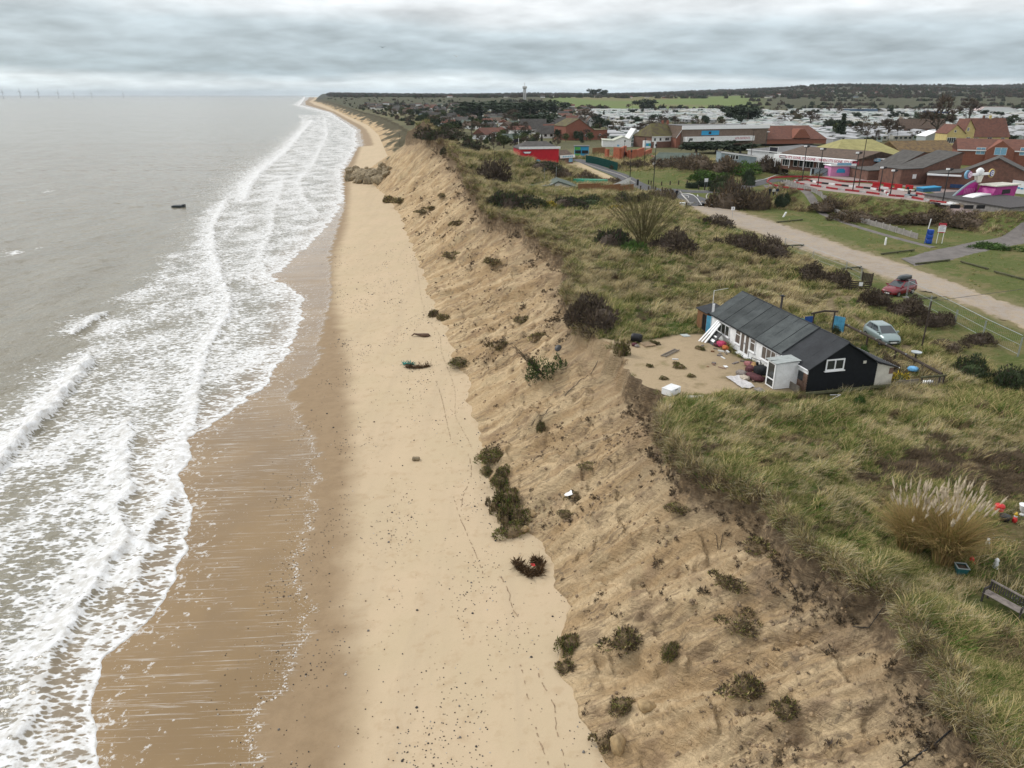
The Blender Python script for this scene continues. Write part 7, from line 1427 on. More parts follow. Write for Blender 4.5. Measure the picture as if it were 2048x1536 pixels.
# ------------------------------------------------------------------ small houses between dunes and fields
def unit_house(seed):
    rng = np.random.default_rng(seed); W, Dp, e, r = rng.uniform(8, 13), rng.uniform(6, 8), rng.uniform(2.3, 2.9), rng.uniform(4.6, 6.2)
    wl = MB().prism([(-Dp / 2, -.6), (Dp / 2, -.6), (Dp / 2, e), (0, r - .1), (-Dp / 2, e)], -W / 2, W / 2, axis='x'); o = .35; zl = e - (r - e) / (Dp / 2) * o; v = [(-W / 2 - o, -Dp / 2 - o, zl), (W / 2 + o, -Dp / 2 - o, zl), (W / 2 + o, Dp / 2 + o, zl), (-W / 2 - o, Dp / 2 + o, zl), (-W / 2 - o, 0, r), (W / 2 + o, 0, r)]
    rf = MB().add(v + [(a, b, c + .14) for a, b, c in v], [(6, 7, 11, 10), (8, 9, 10, 11), (7, 8, 11), (9, 6, 10), (0, 1, 7, 6), (2, 3, 9, 8), (0, 4, 5, 1), (2, 5, 4, 3)]); wn = []
    for sx in (-.32, .0, .3): wn.append(MB().box((sx * W, -Dp / 2 - .06, .8), (sx * W + 1.5, -Dp / 2 - .004, 2.0)))
    for y in (-1.8, .6): wn.append(MB().box((W / 2 + .004, y, .8), (W / 2 + .06, y + 1.3, 2.0)))
    return wl, rf, wn
WALLS = [W_WHITE, W_WHITE, CREAM, BRICK, W_WHITE, GREYW]; ROOFS = [TILE, SLATE, SLATE, TILER, GREENR]
HM = []
for k in range(9):
    wl, rf, wn = unit_house(k); HM.append((wl.mesh('wall', WALLS[k % 6]), rf.mesh('roof', ROOFS[(k * 2 + k // 5) % 5]), [w.mesh('window', GLASS) for w in wn], ['white', 'white', 'cream', 'red-brick', 'white', 'blue-grey'][k % 6], ['brown', 'grey', 'grey', 'red', 'green-grey'][(k * 2 + k // 5) % 5]))
def small_house(x, y, rz, k, where, wins=True):
    a, b, c, cn, rn = HM[k % 9]; t = thing('village_house', '%s house with a %s roof %s' % (cn, rn, where), 'house', (x, y, ground(x, y)), rz, '%s houses with %s roofs %s' % (cn, rn, where)); link('wall', a, t); link('roof', b, t)
    if wins:
        for w in c: link('window', w, t)
rng = np.random.default_rng(77); placed = []
def free(x, y, r):
    for a, b, q in placed:
        if (a - x) ** 2 + (b - y) ** 2 < (r + q) ** 2: return False
    placed.append((x, y, r)); return True
n = 0
for _ in range(1500):
    Y = 330 * (1500 / 330.) ** rng.uniform(); X = toe(Y) + 45 + rng.uniform(0, 1) * (.02 * Y + .24 * Y + 20)
    if X > .10 * Y - 5 or n > 200 or (Y < 420 and X > -12): continue
    if not free(X, Y, 8): continue
    where = 'in the village near the beach path' if Y < 480 else ('in the village behind the dunes' if Y < 800 else 'far along the coast'); small_house(X, Y, rng.choice([0, .3, -.5, 1.57, 1.2]), int(rng.choice([0, 0, 1, 1, 2, 4, 5, 6, 7, 3, 8])), where, Y < 700); n += 1
n = 0
for _ in range(700):
    Y = rng.uniform(2000, 2600) if rng.uniform() < .5 else rng.uniform(1150, 1500); X = rng.uniform(-.1, .62) * Y
    if Y < 1600 and X > -.02 * Y: continue
    if n > 40 or not free(X, Y, 16): continue
    small_house(X, Y, rng.uniform(-.5, .5), int(rng.integers(9)), 'on the far edge of the fields', False); n += 1
# ------------------------------------------------------------------ holiday park: static caravans
CW = mat('caravan_white', (.36, .37, .375), .5, .10, .3); CC = mat('caravan_cream', (.36, .35, .30), .5, .1, .3); CG = mat('caravan_green', (.31, .37, .34), .5, .1, .3); CRF = mat('caravan_roof', (.38, .39, .40), .6, .15, .3)
CV = []
for k, m in enumerate((CW, CW, CC, CG)):
    b = MB().prism([(-1.8, .35), (1.8, .35), (1.8, 2.75), (0, 3.1), (-1.8, 2.75)], -5, 5, axis='x').mesh('body', m); r = MB().prism([(-1.95, 2.76), (-1.95, 2.70), (0, 3.05), (1.95, 2.70), (1.95, 2.76), (0, 3.20)], -5.1, 5.1, axis='x').mesh('roof', CRF); w = [MB().box((x, -1.86, 1.25), (x + q, -1.804, 2.15)).mesh('window', GLASS) for x, q in ((-4.3, 1.6), (-1.6, 1.0), (.6, 1.4), (3, 1.2))] + [MB().box((5.004, -1.2, 1.2), (5.06, 1.2, 2.2)).mesh('window', GLASS)]; CV.append((b, r, w))
spots = []
for _ in range(30000):
    Y = rng.uniform(330, 1150); lo = .10 * Y - 5 if Y > 560 else .13 * Y; X = rng.uniform(lo, .80 * Y + 30)
    if Y < 330 + 60 * abs(math.sin(X * .02)) or (Y < 420 and X < 60): continue
    gx, gy = round(X / 13.5) * 13.5 + (6 if int(Y / 9.5) % 2 else 0), round(Y / 10.5) * 10.5
    if noise2(np.array([gx * .012]), np.array([gy * .016]), 500)[0] > .24: continue
    spots.append((gy, gx))
spots = sorted(set(spots)); far_c = MB(); ci = 0
for gy, gx in spots:
    if not free(gx, gy, 4.2): continue
    X, Y = gx + rng.normal(0, .8), gy + rng.normal(0, .6); an = rng.normal(0, .12) + (1.57 if noise2(np.array([gx * .02]), np.array([gy * .02]), 501)[0] > .1 else 0); k = int(rng.integers(4)); z = ground(X, Y)
    if ci < 290:
        b, r, w = CV[k]; t = thing('static_caravan', 'pale static caravan, one of hundreds in the holiday park', 'caravan', (X, Y, z), an, 'static caravans in the holiday park'); link('body', b, t); link('roof', r, t)
        for q in w: link('window', q, t)
        ci += 1
    else:
        M = Matrix.Translation((X, Y, z)) @ Matrix.Rotation(an, 4, 'Z'); far_c.prism([(-1.8, .3), (1.8, .3), (1.8, 2.75), (0, 3.1), (-1.8, 2.75)], -5, 5, axis='x', mi=k, M=M); far_c.box((-4.2, -1.86, 1.25), (-2.6, -1.81, 2.1), 4, M); far_c.box((-.4, -1.86, 1.25), (1.4, -1.81, 2.1), 4, M)
o = far_c.build('caravan_rows', [CW, CW, CC, CG, GLASS]); o['kind'] = 'stuff'
gabled('clubhouse', 'low blue-fronted clubhouse with a white roof among the caravans', (1855, 232), (1898, 232), [(0, 10), (1, 9)], 12, mat('club_blue', (.02, .06, .16), .5), W_TRIM, cat='building'); gabled('park_hall', 'broad low hall with a pink-white roof at the right of the caravan park', (1958, 228), (2040, 228), [(0, 7), (.1, 14), (.7, 14), (1, 6)], 20, W_WHITE, mat('pink_roof', (.52, .42, .40), .7), cat='building'); longhouse('blue_roof_block', 'long dark blue roofed block in the caravan park', (1690, 226), (1756, 226), 4, 8, 10, GREYW, mat('dark_blue_roof', (.02, .05, .09), .6), cat='building')
# ------------------------------------------------------------------ scattered trees of village, park and fields; far woods as one mass
cnt = {'bare': 0, 'dark': 0, 'green': 0, 'conifer': 0}
for _ in range(3000):
    Y = 300 * (1300 / 300.) ** rng.uniform(); X = toe(Y) + 30 + rng.uniform() * (.85 * Y + 30 - toe(Y)); coast = X < .12 * Y; k = rng.choice(['bare', 'dark', 'green', 'conifer'], p=[.62, .12, .18, .08] if coast else [.72, .20, .06, .02])
    if (Y < 360 and X > 20) or cnt[k] > (280 if k != 'conifer' else 20) or (not coast and rng.uniform() < .1): continue
    if not free(X, Y, 2.2): continue
    h = rng.uniform(5, 9.5) * (.75 if Y < 420 else 1.0) * (1.2 if k == 'bare' else .9); w = h * rng.uniform(.9, 1.5) * (1.0 if k != 'conifer' else .6); cnt[k] += 1
    where = 'in the village near the dunes' if coast and Y < 600 else ('farther along the coast' if coast else 'between the caravans'); kind = {'bare': 'leafless brown', 'dark': 'dark evergreen', 'green': 'olive green', 'conifer': 'pointed dark conifer'}[k]
    tree(k, X, Y, h, w, '%s tree %s' % (kind, where), '%s trees %s' % (kind, where))
def far_woods():
    rng = np.random.default_rng(91); N = 16000; Y = rng.uniform(1900, 5200, N); X = (rng.uniform(-.30, .85, N)) * Y; keep = X > toe(Y) + 60; d = fbm(X * .004, Y * .006, 3, 160); edge_ = sst(2250, 2700, Y) * .85 + .30 * sst(.15, .5, d) * (Y < 2400); right = sst(.15, .45, X / Y) * sst(1500, 2000, Y) * .7
    keep &= rng.uniform(0, 1, N) < np.clip(edge_ + right - .2 * (Y < 2300), 0, 1) * (1 - sst(.04, .06, X / Y) * sst(.33, .28, X / Y) * (Y < 2250))
    # hedges along field sides
    M = 1500; hy = rng.choice([1240., 1500., 1760., 2050.], M) + rng.normal(0, 12, M); hx = rng.uniform(-.15, .8, M) * hy; kh = (hx > toe(hy) + 80) & (noise2(hx * .01, hy * .02, 161) > -.05) & ((hx / hy < .05) | (hx / hy > .30) | (hy > 2000) | (hy < 1300))
    X2 = toe(np.full(15, 1000.)); cy = 520 * (2600 / 520.) ** rng.uniform(0, 1, 500); cx_ = toe(cy) + 22 + rng.uniform(0, 1, 500) ** 1.3 * (.16 * cy)
    X = np.concatenate([X[keep], hx[kh], cx_]); Y = np.concatenate([Y[keep], hy[kh], cy]); n = len(X); Z = zland(X, Y, False) - .3
    tr = [];
    for k in range(5):
        r2 = np.random.default_rng(900 + k); vs, fs = twigs(r2, 420, .62, .95, .20, lumps=5, fill=.3); pr = proto('t', vs, fs, [[M_TWIG, M_PURP], [M_EVER, M_GORSE], [M_TWIG, M_GORSE], [M_PURP, M_DKT], [M_EVER, M_DKT]][k], r2.choice(2, len(fs))); tr.append(pr)
    sz = rng.uniform(4, 9, n) * np.where(Y > 1900, 1.35, 1) * np.where(np.arange(n) >= n - 500, .45, 1); scatter('far_woods', np.stack([X, Y, Z], 1), np.stack([np.zeros(n), np.zeros(n), rng.uniform(0, 6, n)], 1), sz, rng.integers(0, 5, n), tr)
far_woods()
def haze():
    m = bpy.data.materials.new('haze'); m.use_nodes = True; nt = m.node_tree; nt.nodes.clear(); o = nt.nodes.new('ShaderNodeOutputMaterial'); v = nt.nodes.new('ShaderNodeVolumePrincipled'); v.inputs['Color'].default_value = (.72, .80, .88, 1); v.inputs['Density'].default_value = HAZE_D; nt.links.new(v.outputs[0], o.inputs['Volume'])
    tag(MB().box((-27000, -400, -6), (27000, 26000, 130)).build('haze', m), None, None, None, 'stuff')
HAZE_D = 0.00004
haze()
# ------------------------------------------------------------------ things on the beach, rocks, sea marks
def rock_mesh(seed, m, blocky=2.2, sub=3):
    me = bpy.data.meshes.new('rock'); bm = bmesh.new(); bmesh.ops.create_icosphere(bm, subdivisions=sub, radius=1)
    for v in bm.verts:
        c = v.co.copy(); p = blocky; q = (abs(c.x) ** p + abs(c.y) ** p + abs(c.z) ** p) ** (1 / p); n = .34 * float(noise2(c.x * 1.3 + seed * 7, c.y * 1.3 + c.z, 21)) + .09 * float(noise2(c.x * 3.7 + seed, c.y * 3.3 + c.z * 3, 22)) + .03 * float(noise2(c.x * 9 + seed, c.y * 9 + c.z * 8, 23)); v.co = c / q * (1 + n)
    bm.to_mesh(me); bm.free(); me.materials.append(m); me.polygons.foreach_set('use_smooth', [sub > 2] * len(me.polygons)); return me
ROCK = mat('boulder', (.27, .215, .135), .9, .4, 2.2, .4, 9, c2=(.13, .105, .065), rvar=.2); SANDL = mat('sand_lump', (.36, .26, .14), .95, .3, 1.6, .4, 8)
RM = [rock_mesh(k, ROCK, 3.0, 2) for k in range(4)]
for me in RM: me.polygons.foreach_set('use_smooth', [False] * len(me.polygons))
rng = np.random.default_rng(3)
for k in range(85):
    u, v = rng.uniform(0, 1), rng.uniform(0, 1); px = 700 + 78 * u + rng.normal(0, 3); py = 368 - 30 * v * (1 - .25 * u) - (4 if u > .6 else 0); p, s = hitS(px, py, .5); sz = rng.uniform(.7, 1.7) * (1.2 if v < .3 else 1)
    o = link('boulder', RM[k % 4]); o.location = (p[0], p[1], max(p[2], -.6) + .2 + .9 * rng.uniform() * (u > .2)); o.scale = (sz * rng.uniform(.8, 1.4), sz * rng.uniform(.7, 1.2), sz * rng.uniform(.5, .9)); o.rotation_euler = (rng.normal(0, .3), rng.normal(0, .3), rng.uniform(0, 3))
    tag(o, 'brown boulder in the heap of rocks at the foot of the headland', 'boulder', 'boulders at the foot of the headland')
for px, py, w, lab in [(698, 348, 2.6, 'square concrete block at the seaward tip of the rock heap'), (716, 345, 2.3, 'square concrete block, second from the sea in the rock heap')]:
    p = hit(px, py, -.5); o = tag(MB().box((-w / 2, -w / 2, -.4), (w / 2, w / 2, w * .62)).build('concrete_block', ROCK, bevel=.12), lab, 'block'); o.location = tuple(p); o.rotation_euler = (.03, .05, .25)
for px, py, w, h, lab in [(1236, 1496, 44, 60, 'tall yellow sand lump at the cliff foot near the bottom of the picture'), (1292, 1416, 46, 34, 'yellow sand lump fallen on the near slope'), (1050, 1062, 26, 18, 'pinkish sand lump lying on the green sods'), (1065, 1030, 22, 18, 'sand lump above the green sods'), (1560, 1425, 30, 26, 'sand lump at the rusty sod')]:
    p, s = hitS(px, py, 2); o = link('sand_lump', rock_mesh(px * .01, SANDL, 2.1)); o.location = (p[0], p[1], ground(p[0], p[1]) + h / s * .15); o.scale = (w / s * .38, w / s * .34, h / s * .36); tag(o, lab, 'sand lump'); o.rotation_euler = (.3, -.5, px * .1)
# seaweed heaps, drift net, driftwood
WEED = leafmat('wrack', (.085, .052, .026)); TEALN = mat('teal_net', (.02, .30, .26), .7, .3, 8)
def weed(px, py, path, r, n, label, name='seaweed_heap', cat='seaweed', extra=None, m=None):
    p, s = hitS(px, py, 0); t = thing(name, label, cat, tuple(p)); rng = np.random.default_rng(px); vs = []; fs = []; Q = [((x - px) / s, -(y - py) / s * 1.9) for x, y in path]
    for _ in range(n):
        i = int(rng.integers(len(Q) - 1)); f = rng.uniform(); c = np.array([Q[i][0] + (Q[i + 1][0] - Q[i][0]) * f, Q[i][1] + (Q[i + 1][1] - Q[i][1]) * f, 0]) + np.append(rng.normal(0, r * .45, 2), abs(rng.normal(0, r * .55))); d = rng.normal(0, .12, 3); e = rng.normal(0, .05, 3); o = len(vs); vs += [tuple(c), tuple(c + d + e), tuple(c + d * 2)]; fs.append((o, o + 1, o + 2))
    me = bpy.data.meshes.new('strands'); me.from_pydata(vs, [], fs); me.materials.append(m or WEED); me.update(); link('strands', me, t)['kind'] = 'stuff'
    mb = MB()
    for a, b in zip(Q[:-1], Q[1:]): mb.tube([(a[0], a[1], .0), ((a[0] + b[0]) / 2, (a[1] + b[1]) / 2, r * .35), (b[0], b[1], .0)], [r * .5, r * .7, r * .5], 6)
    mb.build('core', m or WEED, t)
    return t, s, Q
weed(832, 736, [(812,732),(826,736),(845,737),(860,733)], .35, 500, 'brown seaweed roll with a teal net on the open beach', 'net_roll')
t, s, Q = weed(818, 730, [(806,729),(818,726),(830,731)], .14, 150, 'teal fishing net caught on the seaweed roll', 'fishing_net', 'net', None, TEALN)
weed(1060, 1142, [(1034,1128),(1042,1138),(1058,1150),(1078,1148),(1082,1130),(1066,1124)], .22, 1400, 'ring-shaped brown seaweed heap with a red scrap on the beach')
p = hit(1066, 1140, 0); o = sheet('red_scrap', 'red scrap of net on the ring-shaped seaweed heap', 'scrap', 0, 0, .26, .2, REDP, 31, .06); o.location = (p[0], p[1], p[2] + .3)
p, s = hitS(838, 673, 0); o = tag(MB().tube([(-.75, .05, .05), (-.5, .2, .22), (-.1, .1, .18), (.5, -.15, .22), (.9, -.1, .15), (1.1, .05, .05)], [.05, .09, .12, .2, .24, .08], 8).build('driftwood', mat('drift_wood', (.12, .075, .05), .9, .4, 5), smooth=True), 'brown curved driftwood on the open beach', 'driftwood'); o.location = tuple(p); o.scale = (1.25, 1.5, 1.2)
p, s = hitS(832, 920, 0); o = tag(MB().box((-.3, -.2, 0), (.3, .2, .25)).build('stone', RM[0].materials[0], bevel=.06), 'lone dark stone on the open beach', 'stone'); o.location = tuple(p)
p = hit(1138, 992, 4); o = sheet('white_scrap', 'white plastic scrap on the middle of the sand slope', 'scrap', 0, 0, .55, .4, W_TRIM, 33, .08); o.location = (p[0], p[1], p[2] + .08); o.rotation_euler = (0, -.5, .2)
p = hit(1116, 702, 5); o = tag(MB().lathe([(.05, -.05), (.34, -.04), (.36, 0), (.34, .05), (.05, .09)], 16).build('black_disc', BLACKP), 'round black dish hanging above the green-leaved shrub on the cliff', 'dish'); o.location = (p[0], p[1], p[2] + .3); o.rotation_euler = (.6, -.6, 0)
# cables hanging down the cliff
def cable(pts, label, r=.03):
    W = [hit(x, y, 5) for x, y in pts]; L = resample(np.array([w[:2] for w in W]), .35); o = tag(MB().tube([(a, b, ground(a, b) + .05) for a, b in L], r, 5).build('cable', BLACKP), label, 'cable')
cable([(1196,722),(1175,752),(1150,780),(1120,800),(1090,830),(1062,860)], 'long thin cable lying down the sand slope below the yard', .022); cable([(1900,1482),(1870,1492),(1840,1508),(1806,1534),(1790,1545)], 'black cable poking out of the near cliff', .03); cable([(1365,925),(1374,948),(1390,962),(1412,966),(1436,972)], 'black pipe curving out below the turf lip', .045); cable([(1453,1008),(1448,1030),(1430,1058),(1428,1068)], 'thin root hanging under the turf lip', .014); cable([(1566,1150),(1590,1180),(1600,1210),(1580,1235)], 'dark root hanging down the near face', .018); cable([(1705,1255),(1740,1258),(1768,1250)], 'sideways root under the near lip', .018)
# wreck in the shallows
p = P(357, 413, SEA_Z); t = thing('wreck', 'dark flat wreck awash beyond the breakers', 'wreck', (p[0], p[1], SEA_Z)); DK = mat('wet_iron', (.03, .04, .045), .4, .4, 2)
loft([[(x, -w, -.6), (x, -w, z), (x, w, z + .1), (x, w, -.6)] for x, w, z in ((-1.9, .3, .12), (-1.3, .6, .3), (1.0, .7, .36), (1.8, .6, .4))]).build('hull', DK, t); MB().box((1.2, -.6, .42), (1.8, .6, .62)).build('stern', DK, t)
# ------------------------------------------------------------------ pebbles on the sand: nobody could count them
def pebbles():
    rng = np.random.default_rng(17); N = 9000; Y = 20 * (150 / 20.) ** rng.uniform(0, 1, N) ** 1.0; f = rng.uniform(.25, 1, N); X = shore(Y) + (toe(Y) - shore(Y)) * f
    d = fbm(X * .25, Y * .10, 3, 140); keep = rng.uniform(0, 1, N) < .10 + .9 * sst(0, .5, d) * (1 - .4 * sst(.75, 1, f)); X, Y = X[keep], Y[keep]; n = len(X); Z = zland(X, Y)
    PB = [bpy.data.objects.new('p', rock_mesh(50 + k, mat(nm, c, .7, .3, 3), 2, 1)) for k, (nm, c) in enumerate((('pebble_dark', (.05, .048, .045)), ('pebble_grey', (.16, .15, .14)), ('pebble_brown', (.11, .075, .05)), ('pebble_pale', (.5, .48, .44))))]
    rot = np.stack([rng.normal(0, .3, n), rng.normal(0, .3, n), rng.uniform(0, 6, n)], 1); scatter('pebbles', np.stack([X, Y, Z + .01], 1), rot, rng.uniform(.014, .034, n) * (1 + .008 * Y) * np.where(rng.uniform(0, 1, n) < .06, 1.9, 1), rng.choice(4, n, p=[.5, .25, .19, .06]), PB)
pebbles()
# litter of roots, turf crumbs and sand clods strewn over the cliff
def clods():
    rng = np.random.default_rng(23); N = 26000; Y = 16 * (230 / 16.) ** rng.uniform(0, 1, N); v = rng.beta(1.3, 1.0, N); X = toe(Y) + (edge(Y) - toe(Y)) * v * .97; dns = fbm(X * .25, Y * .22, 3, 150); keep = rng.uniform(0, 1, N) < .05 + .6 * sst(.15, .7, dns + .5 * (v > .93)); keep &= ~((Y > 53) & (Y < 67.5) & (v > .72)); X, Y, v = X[keep], Y[keep], v[keep]; n = len(X); Z = zland(X, Y)
    tw = []
    for k in range(2):
        r2 = np.random.default_rng(60 + k); vs, fs = twigs(r2, 70, .5, .35, .22, lumps=3); tw.append(proto('k', vs, fs, [M_DKT, M_TWIG, M_BRN], r2.choice(3, len(fs))))
    cl = [bpy.data.objects.new('p', rock_mesh(70 + k, mat(nm, c, .95, .3, 3), 2.0, 1)) for k, (nm, c) in enumerate((('clod_sand', (.36, .26, .155)), ('clod_brown', (.23, .17, .11))))]
    pk = np.where(rng.uniform(0, 1, n) < .18, rng.integers(0, 2, n), rng.integers(2, 4, n)); pk = np.where((v > .86) & (rng.uniform(0, 1, n) < .7), rng.integers(0, 2, n), pk)
    sz = np.where(pk < 2, rng.uniform(.12, .42, n) * np.where(rng.uniform(0, 1, n) < .15, 1.8, 1), rng.uniform(.03, .10, n)) * (1 + Y / 160)
    scatter('cliff_litter', np.stack([X, Y, Z], 1), np.stack([rng.normal(0, .4, n), -.6 + rng.normal(0, .3, n), rng.uniform(0, 6, n)], 1), sz, pk, tw + cl)
clods()
def wrack_lines():
    mb = MB()
    for pts in ([(870,655),(882,675),(881,700),(890,725),(905,760),(912,790),(908,830),(925,860),(938,885),(945,900)], [(872,760),(885,800),(895,850),(902,880)], [(905,985),(918,1030),(932,1060),(945,1090),(958,1120),(968,1150)], [(1000,1150),(1018,1180),(1022,1210),(1040,1240)], [(1040,1330),(1052,1370),(1058,1410),(1070,1450),(1082,1490),(1098,1530)], [(1072,1335),(1085,1370),(1100,1395),(1112,1420),(1110,1460),(1125,1500),(1130,1535)], [(830,520),(838,560),(842,600),(856,640),(870,660)], [(935,905),(945,940),(938,965),(925,990),(922,1020)]):
        p = smooth(PL(pts, 0), 3); p = resample(p, .12); p = p + .06 * np.stack([noise2(p[:, 0] * 3, p[:, 1] * 3, 1), noise2(p[:, 0] * 3, p[:, 1] * 3, 2)], 1); z = zland(p[:, 0], p[:, 1])
        for i in range(len(p) - 1):
            if noise2(np.array([p[i, 0] * 2.5]), np.array([p[i, 1] * 2.5]), 5)[0] < -.05: continue
            a, b = p[i], p[i + 1]; d = (b - a) / (np.hypot(*(b - a)) + 1e-9); w = np.array([-d[1], d[0]]) * random.uniform(.012, .035); mb.add([(*(a - w), z[i] + .012), (*(a + w), z[i] + .012), (*(b + w), z[i + 1] + .03), (*(b - w), z[i + 1] + .02)], [(0, 1, 2, 3)])
    o = mb.build('wrack_line', mat('dry_wrack', (.31, .22, .14), .95, .4, 9)); o['kind'] = 'stuff'
wrack_lines()
# ------------------------------------------------------------------ wind turbines on the horizon, two gulls
def turbines():
    TM = mat('turbine_white', (.42, .45, .47), .6, .05); first = None
    for k, (px, top) in enumerate([(3,172),(17,172),(44,174),(70,174),(97,174),(105,176),(140,175),(170,174),(202,174),(236,176),(263,178),(294,178),(349,179)]):
        D = 6800 + 150 * (k % 3); x = (px - 1024) / FPX * D * 1.072; H = (189 - top) * D * 1.07 / FPX * .86
        if first is None:
            t = thing('wind_turbine', 'distant white wind turbine standing in the sea on the horizon', 'wind turbine', (x, D, SEA_Z), 0, 'wind turbines on the sea horizon'); first = t
            MB().tube([(0, 0, -3), (0, 0, 68)], [4.2, 2.8], 8).build('tower', TM, t); MB().box((-3, -6, 66), (3, 6, 71)).build('nacelle', TM, t)
            for a in (12, 132, 252): MB().tube([(0, -7, 68), (34 * math.sin(R(a)), -7, 68 + 34 * math.cos(R(a)))], [2.6, .9], 5).build('blade', TM, t)
        else: dup(first, (x, D, SEA_Z), 0, None, H / 80)
        if k == 0: first.scale = (H / 80,) * 3
turbines()
t = None
for px, py, lab in ((765, 95, 'dark gull flying high over the beach'), (913, 113, 'pale gull flying over the dunes')):
    d = P(px, py, 28 + 0.0001) if False else None; cy = (768 - py) / FPX; D = 130.0; pos = np.array([(px - 1024) / FPX * D, (CP + cy * SP) * D, CAM_H + (-SP + cy * CP) * D]); t = thing('gull', lab, 'gull', tuple(pos), .4); GM = mat('gull_white', (.6, .6, .6), .7) if px > 800 else mat('gull_dark', (.05, .05, .055), .7)
    MB().lathe([(.01, -.28), (.05, -.2), (.085, 0), (.06, .16), (.03, .24), (.01, .27)], 8, M=Matrix.Rotation(R(90), 4, 'X')).build('body', GM, t, smooth=True)
    for s in (-1, 1): MB().add([(s * .05, -.08, .03), (s * .05, .08, .03), (s * .38, .08, .20), (s * .38, -.05, .20), (s * .78, -.10, .10), (s * .05, 0, .0), (s * .38, 0, .17)], [(0, 1, 2, 3), (3, 2, 4), (0, 3, 6, 5), (1, 5, 6, 2), (3, 4, 6), (2, 6, 4)]).build('wing', GM, t)
# ------------------------------------------------------------------ bushes, each where it stands
for f in grow_later: f()
BL = [
 (1205,662,115,66,'bramble','large black-brown thorn thicket at the cliff lip left of the bungalow yard',1.0),
 (1160,650,70,52,'bramble','dark bramble spilling over the cliff lip beside the large thorn thicket',1.0),
 (1222,500,100,52,'thicket','dark low thicket at the left foot of the fan-shaped willow',.8),
 (1262,512,60,30,'leafy','bright green leafy patch under the fan-shaped willow',.8),
 (1345,505,110,42,'bramble','dark bramble at the right foot of the fan-shaped willow',.7),
 (1487,500,75,38,'bramble','dark brown bramble mound, left end of the pair beside the gravel track',.9),
 (1552,518,95,42,'bramble','dark brown bramble mound, right end of the pair beside the gravel track',.8),
 (1622,560,80,30,'bramble','low brown bramble left of the wooden gate, farther piece',.8),
 (1672,578,70,36,'bramble','low brown bramble next to the left post of the wooden gate',.8),
 (1768,612,75,34,'bramble','brown bramble in front of the red estate car',.8),
 (1822,632,90,34,'bramble','brown bramble behind the silver-green hatchback, middle of its row',.7),
 (1880,655,80,28,'bramble','brown bramble below the mesh fence, right end of its row',.7),
 (1448,456,75,24,'bramble','small dark bramble on the seaward side of the gravel track',.7),
 (1467,418,110,58,'bracken','tall purple-brown bush at the road corner, left one',.8),
 (1515,420,60,40,'bracken','purple-brown bush at the road corner, right one',.8),
 (1449,385,70,36,'gorse','dark green bush behind the purple-brown bushes at the road corner',.8),
 (1569,414,34,28,'evergreen','small dark green bush on the lawn beside the tarmac path',.9),
 (1500,372,34,38,'evergreen','dark green shrub beside the road bend, standing by itself',.9),
 (1955,762,90,46,'gorse','black-green gorse right of the bungalow garden, left half',.8),
 (2032,778,100,52,'gorse','black-green gorse at the right picture edge below the mesh fence',.8),
 (1965,690,80,22,'bramble','low brown bramble on the grass right of the hatchback',.7),
 (1905,705,70,18,'bracken','thin low brown growth between hatchback and gorse',.7),
 (980,365,100,44,'bramble','dark brown bramble filling the hollow below the high dune',.7),
 (1085,344,80,20,'thicket','dark bush on the dune shoulder left below the red building',.8),
 (1130,358,56,22,'bracken','low brown scrub along the sandy forecourt, near the red building',.8),
 (1170,362,60,18,'bracken','low brown scrub along the sandy forecourt, middle',.8),
 (1220,368,50,14,'bracken','low brown scrub along the sandy forecourt, road end',.8),
 (1015,418,80,34,'thicket','dark gorse with green tips on the dune, seaward end of the long belt',.7),
 (1062,412,70,22,'gorse','dark gorse in the long belt, second from the sea',.7),
 (1130,416,80,24,'thicket','dark gorse in the long belt, between the two yellow gorse bushes',.7),
 (1185,412,80,22,'gorse','dark gorse in the long belt, just left of the second yellow bush',.7),
 (1250,408,70,24,'thicket','dark gorse in the long belt, landward of the second yellow bush',.7),
 (1325,400,70,24,'bracken','brown scrub beside the end of the asphalt road',.8),
 (1098,417,36,16,'flower','gorse in yellow flower, the seaward one',.8),
 (1232,420,32,12,'flower','gorse in yellow flower, the landward and smaller one',.8),
 (1340,338,80,26,'bracken','brown scrub on the bank below the pink-fenced bungalow',.8),
 (1400,340,90,30,'bracken','brown scrub on the bank, middle clump',.8),
 (1450,346,80,28,'bracken','brown scrub on the bank, right clump below the grey cabin',.8),
 (1415,360,70,20,'leafy','green scrub on the bank above the clipped hedge',.8),
 (1490,352,80,26,'leafy','green scrub on the bank beside the road bend',.8),
 (1535,345,80,30,'bramble','brown scrub on the bank in front of the discount store',.8),
 (1265,338,50,18,'bracken','brown scrub above the green bank by the lamp posts',.8),
 (1730,445,120,22,'bracken','brown scrub on the kart track bank, left of centre',.6),
 (1800,425,90,15,'bramble','dark bramble at the top of the kart track bank',.6),
 (1860,450,110,24,'bracken','brown scrub on the kart track bank above the blue barrels',.6),
 (1950,455,130,27,'bracken','pale brown scrub on the kart track bank beside the block wall',.6),
 (1660,425,90,24,'bracken','brown scrub on the kart track bank, upper left',.6),
 (1995,500,90,14,'leafy','low green growth beside the paved ramp',.7),
]
for (x, y, w, h, k, lab, dy) in BL: bush(x, y, w, h, k, lab, {'flower': 'gorse_bush', 'gorse': 'gorse_bush', 'bramble': 'bramble_bush', 'leafy': 'leafy_shrub', 'evergreen': 'evergreen_shrub'}.get(k, 'scrub_bush'), 'bush', None, dy)
